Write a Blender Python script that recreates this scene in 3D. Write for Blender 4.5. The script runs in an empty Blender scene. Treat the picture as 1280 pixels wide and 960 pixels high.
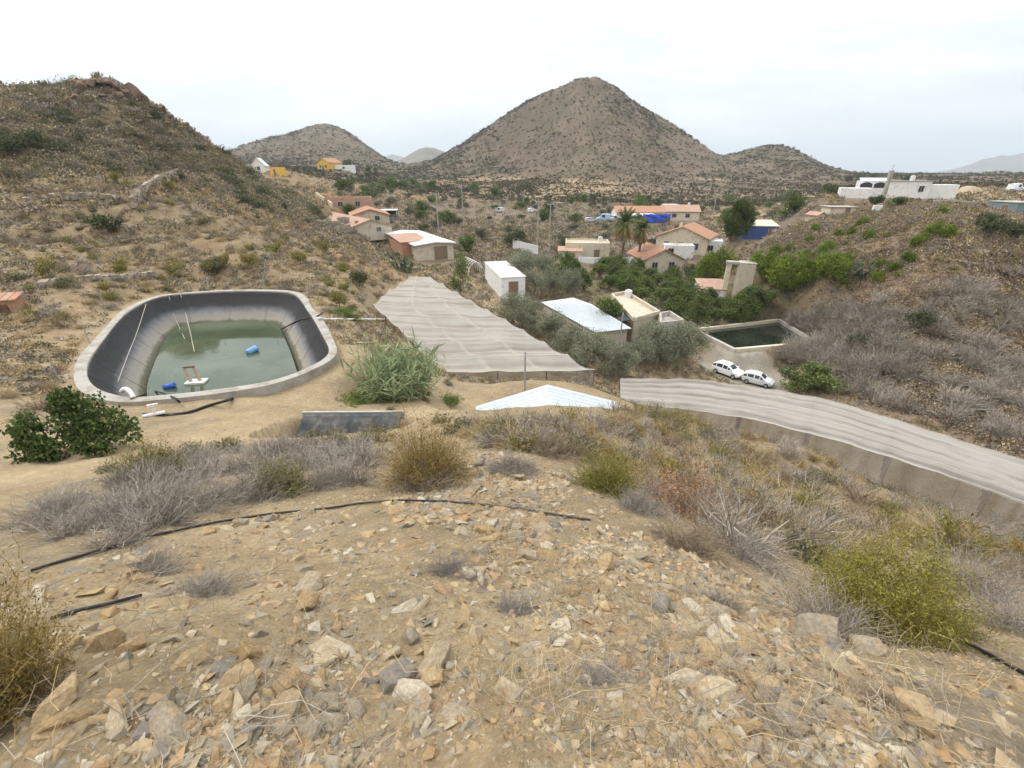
import bpy, math, random
import numpy as np
from mathutils import Vector, Matrix

sc = bpy.context.scene
COL = sc.collection
R = math.radians
rnd = random.Random(7)
nrs = np.random.RandomState(11)

# ------------------------------------------------------------------ camera
F = 550.0                      # focal length in pixels of the 1280 px wide photograph
PITCH = R(25.7)
CP, SP = math.cos(PITCH), math.sin(PITCH)
cam_d = bpy.data.cameras.new('camera')
cam_d.sensor_width = 36.0
cam_d.lens = 36.0 * F / 1280.0
cam_d.clip_start = 0.05
cam_d.clip_end = 20000.0
cam = bpy.data.objects.new('camera', cam_d)
COL.objects.link(cam)
cam.location = (0, 0, 0)
cam.rotation_euler = (R(90) - PITCH, 0, 0)
sc.camera = cam

# ------------------------------------------------------------------ world and sun (overcast)
SUN_EL, SUN_AZ = R(52), R(-70)     # azimuth measured from +Y towards +X
world = bpy.data.worlds.new('World')
sc.world = world
world.use_nodes = True
wn, wl = world.node_tree.nodes, world.node_tree.links
wn.clear()
w_out = wn.new('ShaderNodeOutputWorld')
w_bg = wn.new('ShaderNodeBackground')
w_sky = wn.new('ShaderNodeTexSky')
w_sky.sky_type = 'NISHITA'
w_sky.sun_disc = False
w_sky.sun_elevation = SUN_EL
w_sky.sun_rotation = SUN_AZ
w_tc = wn.new('ShaderNodeTexCoord')
w_map = wn.new('ShaderNodeMapping')
w_map.inputs['Scale'].default_value = (1.1, 1.1, 4.0)
w_no = wn.new('ShaderNodeTexNoise')
w_no.inputs['Scale'].default_value = 1.7
w_no.inputs['Detail'].default_value = 6
w_no.inputs['Roughness'].default_value = 0.5
w_rp = wn.new('ShaderNodeValToRGB')
w_rp.color_ramp.elements[0].position = 0.34
w_rp.color_ramp.elements[0].color = (0.62, 0.62, 0.62, 1)
w_rp.color_ramp.elements[1].position = 0.56
w_rp.color_ramp.elements[1].color = (1, 1, 1, 1)
w_no2 = wn.new('ShaderNodeTexNoise')
w_no2.inputs['Scale'].default_value = 2.6
w_no2.inputs['Detail'].default_value = 5
w_rp2 = wn.new('ShaderNodeValToRGB')
w_rp2.color_ramp.elements[0].position = 0.36
w_rp2.color_ramp.elements[0].color = (8.3, 8.65, 8.95, 1)
w_rp2.color_ramp.elements[1].position = 0.62
w_rp2.color_ramp.elements[1].color = (10.6, 10.65, 10.7, 1)
w_mix = wn.new('ShaderNodeMix')
w_mix.data_type = 'RGBA'
wl.new(w_tc.outputs['Generated'], w_map.inputs['Vector'])
wl.new(w_map.outputs['Vector'], w_no.inputs['Vector'])
wl.new(w_map.outputs['Vector'], w_no2.inputs['Vector'])
wl.new(w_no.outputs['Fac'], w_rp.inputs['Fac'])
wl.new(w_no2.outputs['Fac'], w_rp2.inputs['Fac'])
wl.new(w_rp.outputs['Color'], w_mix.inputs['Factor'])
wl.new(w_sky.outputs['Color'], w_mix.inputs['A'])
wl.new(w_rp2.outputs['Color'], w_mix.inputs['B'])
# an overcast sky is brighter overhead than near the horizon
w_sep = wn.new('ShaderNodeSeparateXYZ')
w_mr = wn.new('ShaderNodeMapRange')
w_mr.inputs['From Min'].default_value = 0.12
w_mr.inputs['From Max'].default_value = 0.85
w_mr.inputs['To Min'].default_value = 0.85
w_mr.inputs['To Max'].default_value = 1.75
w_vm = wn.new('ShaderNodeVectorMath')
w_vm.operation = 'SCALE'
wl.new(w_tc.outputs['Generated'], w_sep.inputs[0])
wl.new(w_sep.outputs['Z'], w_mr.inputs['Value'])
wl.new(w_mix.outputs['Result'], w_vm.inputs[0])
wl.new(w_mr.outputs[0], w_vm.inputs['Scale'])
wl.new(w_vm.outputs[0], w_bg.inputs['Color'])
w_bg.inputs['Strength'].default_value = 0.12
wl.new(w_bg.outputs['Background'], w_out.inputs['Surface'])

sun_d = bpy.data.lights.new('sun', 'SUN')
sun_d.energy = 1.5
sun_d.angle = R(11)
sun_d.color = (1.0, 0.95, 0.87)
sun = bpy.data.objects.new('sun', sun_d)
COL.objects.link(sun)
sun.location = (-30, -10, 60)
sd = Vector((math.sin(SUN_AZ) * math.cos(SUN_EL), math.cos(SUN_AZ) * math.cos(SUN_EL), math.sin(SUN_EL)))
sun.rotation_euler = sd.to_track_quat('Z', 'Y').to_euler()

vs = sc.view_settings
vs.view_transform = 'Standard'
vs.look = 'None'
vs.exposure = 0.31
vs.gamma = 1.0
vs.use_curve_mapping = False
sc.cycles.use_denoising = True
sc.cycles.max_bounces = 5
sc.cycles.diffuse_bounces = 2
sc.cycles.glossy_bounces = 2
sc.cycles.transmission_bounces = 3
sc.cycles.transparent_max_bounces = 8
sc.cycles.volume_bounces = 0
sc.cycles.caustics_reflective = False
sc.cycles.caustics_refractive = False
sc.cycles.use_adaptive_sampling = True
sc.cycles.adaptive_threshold = 0.03

# ------------------------------------------------------------------ helpers
def ray(u, v):
    a, b = u - 640.0, 480.0 - v
    return (a, F * CP + b * SP, -F * SP + b * CP)

def at(u, v, s):
    r = ray(u, v)
    return Vector((r[0] * s, r[1] * s, r[2] * s))

def at_z(u, v, z):
    r = ray(u, v)
    return at(u, v, z / r[2])

def _hash(ix, iy, seed):
    h = (ix.astype(np.int64) * 374761393 + iy.astype(np.int64) * 668265263 + seed * 974634523) & 0x7fffffff
    h = ((h ^ (h >> 13)) * 1274126177) & 0x7fffffff
    h = ((h ^ (h >> 16)) * 461845907) & 0x7fffffff
    return (h & 0xffffff) / float(0xffffff)

def vnoise(x, y, seed=0):
    x = np.asarray(x, float); y = np.asarray(y, float)
    ix, iy = np.floor(x), np.floor(y)
    fx, fy = x - ix, y - iy
    fx = fx * fx * fx * (fx * (fx * 6 - 15) + 10); fy = fy * fy * fy * (fy * (fy * 6 - 15) + 10)
    a = _hash(ix, iy, seed); b = _hash(ix + 1, iy, seed); c = _hash(ix, iy + 1, seed); d = _hash(ix + 1, iy + 1, seed)
    return (a + (b - a) * fx) * (1 - fy) + (c + (d - c) * fx) * fy

def fbm(x, y, wl=1.0, octs=4, seed=0, gain=0.5):
    t, a, n = 0.0, 1.0, 0.0
    for i in range(octs):
        c, s_ = math.cos(i * 1.3), math.sin(i * 1.3)
        t = t + a * (vnoise((x * c - y * s_) / wl + 17.3 * i, (x * s_ + y * c) / wl - 9.1 * i, seed + i * 7) - 0.5)
        n += a; a *= gain; wl *= 0.5
    return t * 2.0 / n            # about -1..1

def smooth(a, b, x):
    t = np.clip((x - a) / (b - a), 0, 1)
    return t * t * (3 - 2 * t)

def poly_sd(x, y, poly):
    """signed distance to a closed polygon, negative inside"""
    x = np.asarray(x, float); y = np.asarray(y, float)
    best = np.full(x.shape, 1e18); inside = np.zeros(x.shape, bool)
    n = len(poly)
    for i in range(n):
        x0, y0 = poly[i][0], poly[i][1]; x1, y1 = poly[(i + 1) % n][0], poly[(i + 1) % n][1]
        dx, dy = x1 - x0, y1 - y0
        t = np.clip(((x - x0) * dx + (y - y0) * dy) / (dx * dx + dy * dy + 1e-12), 0, 1)
        best = np.minimum(best, (x - x0 - t * dx) ** 2 + (y - y0 - t * dy) ** 2)
        c = ((y0 > y) != (y1 > y))
        with np.errstate(divide='ignore', invalid='ignore'):
            xi = (x1 - x0) * (y - y0) / ((y1 - y0) if y1 != y0 else 1e-12) + x0
        inside ^= c & (x < xi)
    d = np.sqrt(best)
    return np.where(inside, -d, d)

def line_d(x, y, pts):
    best = np.full(np.shape(x), 1e18)
    for (x0, y0), (x1, y1) in zip(pts[:-1], pts[1:]):
        dx, dy = x1 - x0, y1 - y0
        t = np.clip(((x - x0) * dx + (y - y0) * dy) / (dx * dx + dy * dy + 1e-12), 0, 1)
        best = np.minimum(best, (x - x0 - t * dx) ** 2 + (y - y0 - t * dy) ** 2)
    return np.sqrt(best)

def closed_curve(pts, n):
    """closed Catmull-Rom through 2-D points, resampled to n even steps"""
    p = np.array(pts, float); m = len(p); out = []
    for i in range(m):
        p0, p1, p2, p3 = p[i - 1], p[i], p[(i + 1) % m], p[(i + 2) % m]
        for k in range(24):
            t = k / 24.0
            out.append(0.5 * (2 * p1 + (p2 - p0) * t + (2 * p0 - 5 * p1 + 4 * p2 - p3) * t * t + (3 * p1 - p0 - 3 * p2 + p3) * t ** 3))
    out = np.array(out)
    seg = np.linalg.norm(np.roll(out, -1, 0) - out, axis=1)
    cum = np.concatenate([[0], np.cumsum(seg)])
    q = np.linspace(0, cum[-1], n, endpoint=False)
    ext = np.vstack([out, out[:1]])
    return np.stack([np.interp(q, cum, ext[:, k]) for k in range(p.shape[1])], 1)

# ------------------------------------------------------------------ terrain control nodes: pixel u, v and metres per pixel there
NODES = """
640 960 .0024  640 906 .0028  640 800 .0041  640 700 .0060  600 630 .0085  540 605 .0108  640 560 .0145  690 530 .0195
300 906 .0026  100 906 .0025  100 830 .0033  250 760 .0044  400 700 .0060  270 655 .0078  60 700 .0060  0 760 .0046
900 906 .0028  1100 906 .0030  1280 906 .0033  900 800 .0044  1080 790 .0063  1280 800 .0065  950 700 .0085  1100 700 .0120  1280 700 .0150
760 600 .0120  850 640 .0105  800 560 .0190  900 560 .0260  1000 600 .0235  1000 560 .0345  1150 640 .0270  1280 655 .0360  1280 610 .0415
700 512 .0240  800 528 .0270  900 540 .0400  820 512 .0400  900 480 .0680  775 490 .0620  800 485 .0667  866 488 .0665  944 502 .0640  1053 524 .0590  1180 562 .0525  1280 594 .0475
450 560 .0160  430 600 .0115  330 600 .0125  200 640 .0085  100 640 .0090  0 660 .0080  200 600 .0140
150 580 .0190  250 545 .0250  0 610 .0160  0 560 .0240  350 550 .0245  60 520 .0290  470 538 .0270  560 508 .0360
250 505 .0330  420 470 .0440  480 480 .0430  420 430 .0500  482 402 .0700  475 388 .0740  120 490 .0340  60 450 .0400  600 490 .0480  680 478 .0600
0 480 .0350  0 400 .0500  70 380 .0530  20 340 .0600  130 370 .0560
250 352 .0730  180 345 .0720  360 352 .0720  460 400 .0620  440 350 .0760  200 320 .0790  320 310 .0840  400 320 .0880
100 300 .0800  0 300 .0740  150 270 .0880  50 250 .0900  0 225 .0960  100 215 .1030  190 240 .1000  260 250 .1080
0 190 .1020  80 175 .1130  200 200 .1280  300 260 .1150  350 250 .1400  380 300 .1050
0 118 .1150  50 127 .1200  88 132 .1230  108 116 .1280  140 114 .1300  165 124 .1340  180 133 .1380  230 160 .1480  270 185 .1600  330 226 .1800  385 252 .1700  430 292 .1400
470 330 .1000  500 350 .0950  520 400 .0750  600 440 .0680  560 370 .0950  620 380 .1000  560 330 .1230
455 300 .1500  480 275 .1900  440 245 .2500  520 290 .1700  400 225 .3200  413 214 .4200  345 215 .2900
600 330 .1350  640 345 .1150  700 400 .0900  740 440 .0760  600 300 .1800  660 300 .1900  620 265 .3000  560 270 .2600  540 240 .3800
500 228 .5000  560 225 .5500  650 240 .4200  740 255 .3500  800 276 .2500  700 300 .1950  740 325 .1560  820 340 .1520  860 318 .1740
780 400 .0980  830 370 .1180  760 360 .1200  900 420 .0980  860 400 .1040  905 372 .1170  880 330 .1550  850 450 .0860  915 470 .0830  960 440 .0950
1000 470 .0800  1050 500 .0700  1100 520 .0650  1200 560 .0560  1280 580 .0500  980 395 .1020
940 350 .1080  940 300 .1500  980 300 .1200  1020 345 .0960  1060 400 .0880  1100 460 .0740  1100 400 .0800  1100 330 .0890  1060 290 .1080
1180 510 .0640  1200 430 .0710  1200 330 .0790  1170 262 .1130  1250 260 .1180  1280 300 .0900  1280 400 .0760  1280 500 .0630  1280 260 .1200
1120 249 .1500  1060 264 .1450  1060 248 .1900  1010 262 .2300  960 270 .2400  1200 246 .1700  1280 240 .2000
1000 248 .3400  900 262 .3200  860 262 .3200  1050 226 .5500  1150 228 .4500  1280 228 .4500  1220 219 .7500  1280 217 .8500  1150 218 .8500
580 205 .7000  640 205 .6600  735 205 .5600  735 150 .6600  800 200 .5800  680 160 .7000  880 225 .5200  840 205 .6200
500 207 .9000  540 202 .8600  570 184 .8400  600 165 .8200  625 150 .8050  650 135 .7900  675 122 .7800  697 111.5 .7700  717 102.5 .7600  735 97 .7550  755 102.5 .7500  776 115 .7450  800 133 .7400  825 149 .7350  850 165 .7300  873 180 .7250  900 196 .7200
912 206 .7600  938 193 .7900  965 183 .8000  990 186 .8100  1012 198 .8200  1045 214 .8400  950 218 .6500
280 190 1.050  330 174 1.080  385 160 1.100  405 155 1.100  420 157 1.110  450 175 1.150  490 203 1.200  400 190 .9000  330 200 .8500
"""
_n = [float(t) for t in NODES.split()]
nodes = []
for i in range(0, len(_n), 3):
    p = at(_n[i], _n[i + 1], _n[i + 2]); nodes.append((p.x, p.y, p.z))
# hidden ground behind crests, and round the sides of the frame
for u, v, s, k, dz in [(735, 100, .755, 1.45, -78), (650, 138, .79, 1.5, -50), (800, 137, .74, 1.5, -55), (600, 166, .82, 1.5, -32), (860, 182, .72, 1.6, -25),
                       (405, 155, 1.1, 1.5, -50), (330, 174, 1.08, 1.5, -35), (965, 188, .8, 1.5, -22), (1045, 214, .84, 1.6, -6),
                       (140, 108, .13, 1.5, -9), (50, 120, .12, 1.5, -6), (230, 160, .148, 1.4, -9), (0, 112, .115, 1.5, -4), (330, 226, .18, 1.35, -2),
                       (1220, 219, .75, 1.8, -8), (500, 207, .9, 1.9, -6)]:
    p = at(u, v, s); nodes.append((p.x * k, p.y * k, p.z + dz))
for a, r, z in [(-80, 3, -2.0), (-80, 10, -4.5), (-80, 30, -3), (-80, 90, 14), (-80, 400, 30), (80, 3, -2.6), (80, 10, -5.5), (80, 30, -13), (80, 90, -8), (80, 400, -3),
                (-130, 5, -1.0), (-130, 40, 10), (-130, 300, 40), (130, 5, -2.0), (130, 40, -6), (130, 300, 10), (180, 5, .2), (180, 40, 14), (180, 300, 60),
                (-60, 2500, 0), (-30, 2500, -5), (0, 2500, -5), (30, 2500, -8), (60, 2500, -8), (100, 2500, 0), (-100, 2500, 0), (180, 2500, 0),
                (-60, 9000, -20), (-30, 9000, -20), (0, 9000, -20), (30, 9000, -20), (60, 9000, -20), (120, 9000, -20), (-120, 9000, -20), (180, 9000, -20),
                (0, .3, -1.75), (90, .5, -1.8), (-90, .5, -1.62), (180, .5, -1.4), (180, 1.2, -1.1)]:
    nodes.append((r * math.sin(R(a)), r * math.cos(R(a)), z))
for u, v, z in [(866, 512, -15.1), (944, 524, -15.15), (1053, 552, -15.05), (1180, 592, -14.9), (1285, 628, -14.8)]:
    s_ = {866: -13.9, 944: -13.7, 1053: -13.5, 1180: -13.3, 1285: -13.2}[u] / ray(u, v)[2]; p = at(u, v, s_); nodes.append((p.x * .96, p.y * .96, z))
nodes = np.array(nodes)

FOOT = -1.66
KT = 2.6
def _tl(x, y):
    return np.arctan2(x, y) * KT, np.log(np.hypot(x, y) + 1e-9)
_nt, _nl = _tl(nodes[:, 0], nodes[:, 1])
_g = (nodes[:, 2] - FOOT) / (np.hypot(nodes[:, 0], nodes[:, 1]) + .4)
def _phi(r2):
    r = np.sqrt(r2); return r * r * r / (1.0 + 0.35 * r * r)       # cubic near a node, linear far off
def _phi(r2):
    return np.sqrt(r2 + 0.012)
_N = len(nodes)
_A = np.zeros((_N + 3, _N + 3))
_A[:_N, :_N] = _phi((_nt[:, None] - _nt[None]) ** 2 + (_nl[:, None] - _nl[None]) ** 2) - np.eye(_N) * 0.002
_A[:_N, _N] = 1; _A[:_N, _N + 1] = _nt; _A[:_N, _N + 2] = _nl
_A[_N, :_N] = 1; _A[_N + 1, :_N] = _nt; _A[_N + 2, :_N] = _nl
_w = np.linalg.solve(_A, np.concatenate([_g, [0, 0, 0]]))
def base_height(x, y):
    sh = x.shape; t, l = _tl(x.ravel(), y.ravel()); out = np.empty(t.shape)
    for a in range(0, len(t), 40000):
        b = slice(a, a + 40000)
        k = _phi((t[b, None] - _nt[None]) ** 2 + (l[b, None] - _nl[None]) ** 2)
        out[b] = k @ _w[:_N] + _w[_N] + _w[_N + 1] * t[b] + _w[_N + 2] * l[b]
    return (out * (np.hypot(x.ravel(), y.ravel()) + .4) + FOOT).reshape(sh)

# ---- places that shape the ground
POND_Z = -8.6
_pond_px = [(97, 462), (118, 428), (152, 391), (195, 371), (260, 364.5), (330, 363), (372, 367), (392, 388), (410, 416), (420, 440), (396, 459), (345, 479), (280, 491), (210, 499), (150, 502), (106, 488)]
POND = closed_curve([at_z(u, v, POND_Z)[:2] for u, v in _pond_px], 160)
RES_Z = -17.2
RES = [tuple(at_z(u, v, RES_Z)[:2]) for u, v in [(868, 412), (974, 400), (1020, 428), (918, 437)]]
PATH = [tuple(at_z(u, v, z)[:2]) for u, v, z in [(-60, 615, -6.2), (60, 590, -6.6), (180, 560, -7.2), (300, 540, -7.7), (420, 535, -8.2), (520, 515, -8.9), (590, 497, -10.8)]]
_ta, _tb = at_z(377, 517, -8.35), at_z(505, 516, -8.35)
_tn = Vector((_tb.y - _ta.y, _ta.x - _tb.x, 0)).normalized()
PIT = [tuple(q[:2]) for q in (_ta + _tn * .02, _tb + _tn * .02, _tb + _tn * 2.2, _ta + _tn * 2.2)]
PADS = []        # (x, y, radius, z) flattened spots under buildings, filled below
def pad(u, v, s, rad):
    p = at(u, v, s); PADS.append((p.x, p.y, rad, p.z)); return p

def height(x, y):
    z = base_height(x, y)
    r = np.hypot(x, y)
    # relief
    z = z + (fbm(x, y, 1.1, 5, 3) * 0.085 + fbm(x, y, .35, 3, 4) * .025) * smooth(.4, 2, r) * (1 - smooth(30, 90, r))
    z = z + fbm(x, y, 6.0, 4, 21) * 0.32 * smooth(6, 25, r)
    z = z + fbm(x, y, 40.0, 5, 41) * 3.0 * smooth(140, 420, r)
    z = z + smooth(-32, -42, x) * smooth(52, 66, r) * (1 - smooth(130, 160, r)) * (1.1 * np.abs(fbm(x, y, 9.0, 4, 61)) - .25)
    # gullies on the far hills
    far = smooth(230, 420, r)
    a = np.arctan2(x - 95 * .755, y - 620 * .755)
    g = np.abs(fbm(a * 60, r * 0.12, 14.0, 3, 55))
    z = z - far * 2.2 * (1 - smooth(0, .25, g)) * (1 - smooth(480, 560, r))
    # dry stone terrace steps on the left hillside
    reg = smooth(-14, -24, x) * smooth(38, 44, y) * (1 - smooth(75, 95, y))
    stepped = np.floor(z / 1.5 + .5) * 1.5 + np.clip((z / 1.5 + .5 - np.floor(z / 1.5 + .5) - .8) / .2, 0, 1) * 1.5 - .75
    z = z + reg * .55 * (stepped - z)
    for px, py, rad, pz in PADS:
        d = np.hypot(x - px, y - py)
        w = 1 - smooth(rad, rad * 1.7 + .8, d)
        z = z + (pz - z) * w
    # dirt track
    d = line_d(x, y, PATH)
    z = z + (1 - smooth(.6, 2.0, d)) * (-0.06)
    # pond: level bank, then the basin
    m = (x < 5) & (x > -45) & (y > 5) & (y < 60)
    if m.any():
        sdp = poly_sd(x[m], y[m], POND)
        zz = z[m]
        w = 1 - smooth(.6, 3.2, sdp)
        zz = zz + (np.minimum(POND_Z - .12, np.maximum(zz, POND_Z - .42)) - zz) * w
        zz = np.where(sdp < -.16, np.minimum(zz, POND_Z - .16 - np.clip((-sdp - .16) * 2.6, 0, 4.8)), zz)
        z = z.copy(); z[m] = zz
    m = (x < 0) & (x > -14) & (y > 6) & (y < 22)
    if m.any():
        sdp = poly_sd(x[m], y[m], PIT); zz = z[m].copy()
        zz = np.where(sdp < .6, np.minimum(zz, -8.45 - 1.25 * smooth(.5, -.1, sdp)), zz)
        z[m] = zz
    m = (x > 10) & (x < 60) & (y > 35) & (y < 75)
    if m.any():
        sdp = poly_sd(x[m], y[m], RES)
        zz = z[m]
        zz = zz + (RES_Z - .25 - zz) * (1 - smooth(.5, 2.0, sdp))
        zz = np.where(sdp < -.1, RES_Z - .1 - np.clip((-sdp - .1) * 5, 0, 2.4), zz)
        z[m] = zz
    return z
# building pads (pixel at the foot, metres per pixel, radius in metres)
PAD = {
    'barn': pad(545, 326, .130, 5.5), 'brick': pad(512, 322, .132, 3.0), 'box': pad(642, 368, .102, 3.5), 'corr': pad(772, 408, .090, 8.0),
    'shed': pad(684, 515, .0440, 3.6), 'lowhut': pad(890, 374, .116, 2.5), 'tower': pad(918, 374, .1145, 2.0),
    'gable': pad(822, 340, .150, 4.5), 'terra': pad(862, 316, .173, 8.0), 'cream': pad(735, 325, .156, 8.0),
    'farm': pad(800, 277, .25, 9.0), 'farm2': pad(850, 276, .25, 7.0), 'blue': pad(948, 299, .150, 4.0),
    'villa': pad(1116, 248, .1500, 10.0), 'villa2': pad(1052, 272, .142, 3.0), 'teal': pad(1266, 272, .114, 3.0),
    'rows': pad(440, 284, .160, 5.0), 'rows2': pad(462, 276, .185, 5.0), 'rows3': pad(437, 262, .20, 4.0), 'open': pad(485, 276, .20, 3.5), 'ruin': pad(424, 290, .145, 3.0),
    'yellow': pad(413, 213, .42, 9.0), 'church': pad(327, 216, .29, 4.0), 'cars': pad(925, 468, .0835, 4.0),
}
# ------------------------------------------------------------------ ground sheet: polar grid, fine where the photograph looks
th = np.concatenate([np.linspace(-180, -72, 60, endpoint=False), np.linspace(-72, 64, 760, endpoint=False), np.linspace(64, 180, 60, endpoint=False)])
th = np.radians(th)
RMIN, RMAX, NR = 0.28, 9000.0, 680
lr = np.linspace(math.log(RMIN), math.log(RMAX), NR)
TT, LL = np.meshgrid(th, lr, indexing='ij')
RR = np.exp(LL)
GX, GY = RR * np.sin(TT), RR * np.cos(TT)
GZ = height(GX, GY)
NT = len(th)

def H(x, y):
    """height of the ground mesh"""
    x = np.atleast_1d(np.asarray(x, float)); y = np.atleast_1d(np.asarray(y, float))
    t = np.arctan2(x, y); l = np.log(np.maximum(np.hypot(x, y), RMIN * 1.001))
    i = np.clip(np.searchsorted(th, t, side='right') - 1, 0, NT - 1)
    i2 = (i + 1) % NT
    t2 = np.where(i2 == 0, th[0] + 2 * math.pi, th[i2])
    ft = np.clip((t - th[i]) / (t2 - th[i]), 0, 1)
    fj = (l - lr[0]) / (lr[1] - lr[0])
    j = np.clip(np.floor(fj).astype(int), 0, NR - 2); fj = np.clip(fj - j, 0, 1)
    return (GZ[i, j] * (1 - ft) + GZ[i2, j] * ft) * (1 - fj) + (GZ[i, j + 1] * (1 - ft) + GZ[i2, j + 1] * ft) * fj

def h1(x, y):
    return float(H(x, y)[0])

def gp(u, v, smin=.001, smax=3.0):
    """where the view through pixel (u, v) of the photograph meets the ground"""
    r = ray(u, v)
    s = np.exp(np.linspace(math.log(smin), math.log(smax), 1500))
    d = r[2] * s - H(r[0] * s, r[1] * s)
    k = np.nonzero(d < 0)[0]
    if len(k) == 0:
        return None
    k = k[0]
    if k == 0:
        t = s[0]
    else:
        f = d[k - 1] / (d[k - 1] - d[k]); t = s[k - 1] + (s[k] - s[k - 1]) * f
    return Vector((r[0] * t, r[1] * t, h1(r[0] * t, r[1] * t)))

def project(P):
    P = np.asarray(P, float)
    f = P[..., 1] * CP - P[..., 2] * SP
    upc = P[..., 1] * SP + P[..., 2] * CP
    f = np.where(np.abs(f) < 1e-6, 1e-6, f)
    return 640 + F * P[..., 0] / f, 480 - F * upc / f, f

def visible(x, y, z_up=0.5, tol=0.0):
    """which of these ground points (raised by z_up) the camera can see over the ground, and that lie in the frame"""
    x = np.asarray(x, float); y = np.asarray(y, float)
    z = H(x, y) + z_up
    u, v, f = project(np.stack([x, y, z], 1))
    ok = (f > 0.05) & (u > -60) & (u < 1340) & (v > -20) & (v < 1010)
    idx = np.nonzero(ok)[0]
    r = np.hypot(x[idx], y[idx])
    vis = np.ones(len(idx), bool)
    for k in np.linspace(0.02, 0.985, 70):
        q = k ** 0.7
        vis &= (H(x[idx] * q, y[idx] * q) <= z[idx] * q + tol)
    ok[idx] = vis
    return ok
# ------------------------------------------------------------------ materials
MATS = {}
def _mat(name):
    m = bpy.data.materials.new(name); m.use_nodes = True
    nt = m.node_tree; nt.nodes.clear()
    out = nt.nodes.new('ShaderNodeOutputMaterial')
    return m, nt, nt.nodes, nt.links, out

def mat(name, col, rough=.85, var=.12, scale=3.0, bump=.0, spec=.3, metal=0.0, dirt=None, dirt_amt=.0, dirt_scale=1.2, island=.0, obj_var=.0, stripe=None):
    """principled surface whose base colour is broken up by noise; optional dirt patches, per-leaf and per-object variation, corrugation"""
    if name in MATS: return MATS[name]
    m, nt, N, L, out = _mat(name)
    b = N.new('ShaderNodeBsdfPrincipled')
    b.inputs['Roughness'].default_value = rough; b.inputs['Metallic'].default_value = metal
    b.inputs['Specular IOR Level'].default_value = spec
    L.new(b.outputs[0], out.inputs['Surface'])
    tc = N.new('ShaderNodeTexCoord')
    no = N.new('ShaderNodeTexNoise'); no.inputs['Scale'].default_value = scale; no.inputs['Detail'].default_value = 5; no.inputs['Roughness'].default_value = .65
    L.new(tc.outputs['Object'], no.inputs['Vector'])
    mr = N.new('ShaderNodeMapRange'); mr.inputs['From Min'].default_value = .28; mr.inputs['From Max'].default_value = .72
    mr.inputs['To Min'].default_value = 1 - var; mr.inputs['To Max'].default_value = 1 + var
    L.new(no.outputs['Fac'], mr.inputs['Value'])
    last = mr.outputs[0]
    def mul(a, bb):
        q = N.new('ShaderNodeMath'); q.operation = 'MULTIPLY'; L.new(a, q.inputs[0]); L.new(bb, q.inputs[1]); return q.outputs[0]
    if island:
        ge = N.new('ShaderNodeNewGeometry'); r2 = N.new('ShaderNodeMapRange')
        r2.inputs['To Min'].default_value = 1 - island; r2.inputs['To Max'].default_value = 1 + island
        L.new(ge.outputs['Random Per Island'], r2.inputs['Value']); last = mul(last, r2.outputs[0])
    if obj_var:
        oi = N.new('ShaderNodeObjectInfo'); r3 = N.new('ShaderNodeMapRange')
        r3.inputs['To Min'].default_value = 1 - obj_var; r3.inputs['To Max'].default_value = 1 + obj_var
        L.new(oi.outputs['Random'], r3.inputs['Value']); last = mul(last, r3.outputs[0])
    hsv = N.new('ShaderNodeHueSaturation'); L.new(last, hsv.inputs['Value'])
    base = N.new('ShaderNodeRGB'); base.outputs[0].default_value = (*col, 1)
    src = base.outputs[0]
    if dirt is not None:
        n2 = N.new('ShaderNodeTexNoise'); n2.inputs['Scale'].default_value = dirt_scale; n2.inputs['Detail'].default_value = 7; n2.inputs['Roughness'].default_value = .7
        mp = N.new('ShaderNodeMapping'); mp.inputs['Location'].default_value = (3.1, 7.7, 1.3); L.new(tc.outputs['Object'], mp.inputs['Vector']); L.new(mp.outputs[0], n2.inputs['Vector'])
        cr = N.new('ShaderNodeMapRange'); cr.inputs['From Min'].default_value = .62 - .3 * dirt_amt; cr.inputs['From Max'].default_value = .78 - .3 * dirt_amt
        L.new(n2.outputs['Fac'], cr.inputs['Value'])
        mx = N.new('ShaderNodeMix'); mx.data_type = 'RGBA'; L.new(cr.outputs[0], mx.inputs['Factor']); L.new(src, mx.inputs['A']); mx.inputs['B'].default_value = (*dirt, 1)
        src = mx.outputs['Result']
    L.new(src, hsv.inputs['Color']); L.new(hsv.outputs[0], b.inputs['Base Color'])
    hgt = None
    if bump:
        hgt = no.outputs['Fac']
    if stripe:
        wv = N.new('ShaderNodeTexWave'); wv.wave_type = 'BANDS'; wv.bands_direction = stripe[0]; wv.inputs['Scale'].default_value = stripe[1]; wv.inputs['Distortion'].default_value = stripe[2] if len(stripe) > 2 else 0
        L.new(tc.outputs['Object'], wv.inputs['Vector']); hgt = wv.outputs['Fac']
    if hgt is not None:
        bp = N.new('ShaderNodeBump'); bp.inputs['Strength'].default_value = bump or .4; bp.inputs['Distance'].default_value = .03
        L.new(hgt, bp.inputs['Height']); L.new(bp.outputs[0], b.inputs['Normal'])
    MATS[name] = m
    return m

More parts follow.
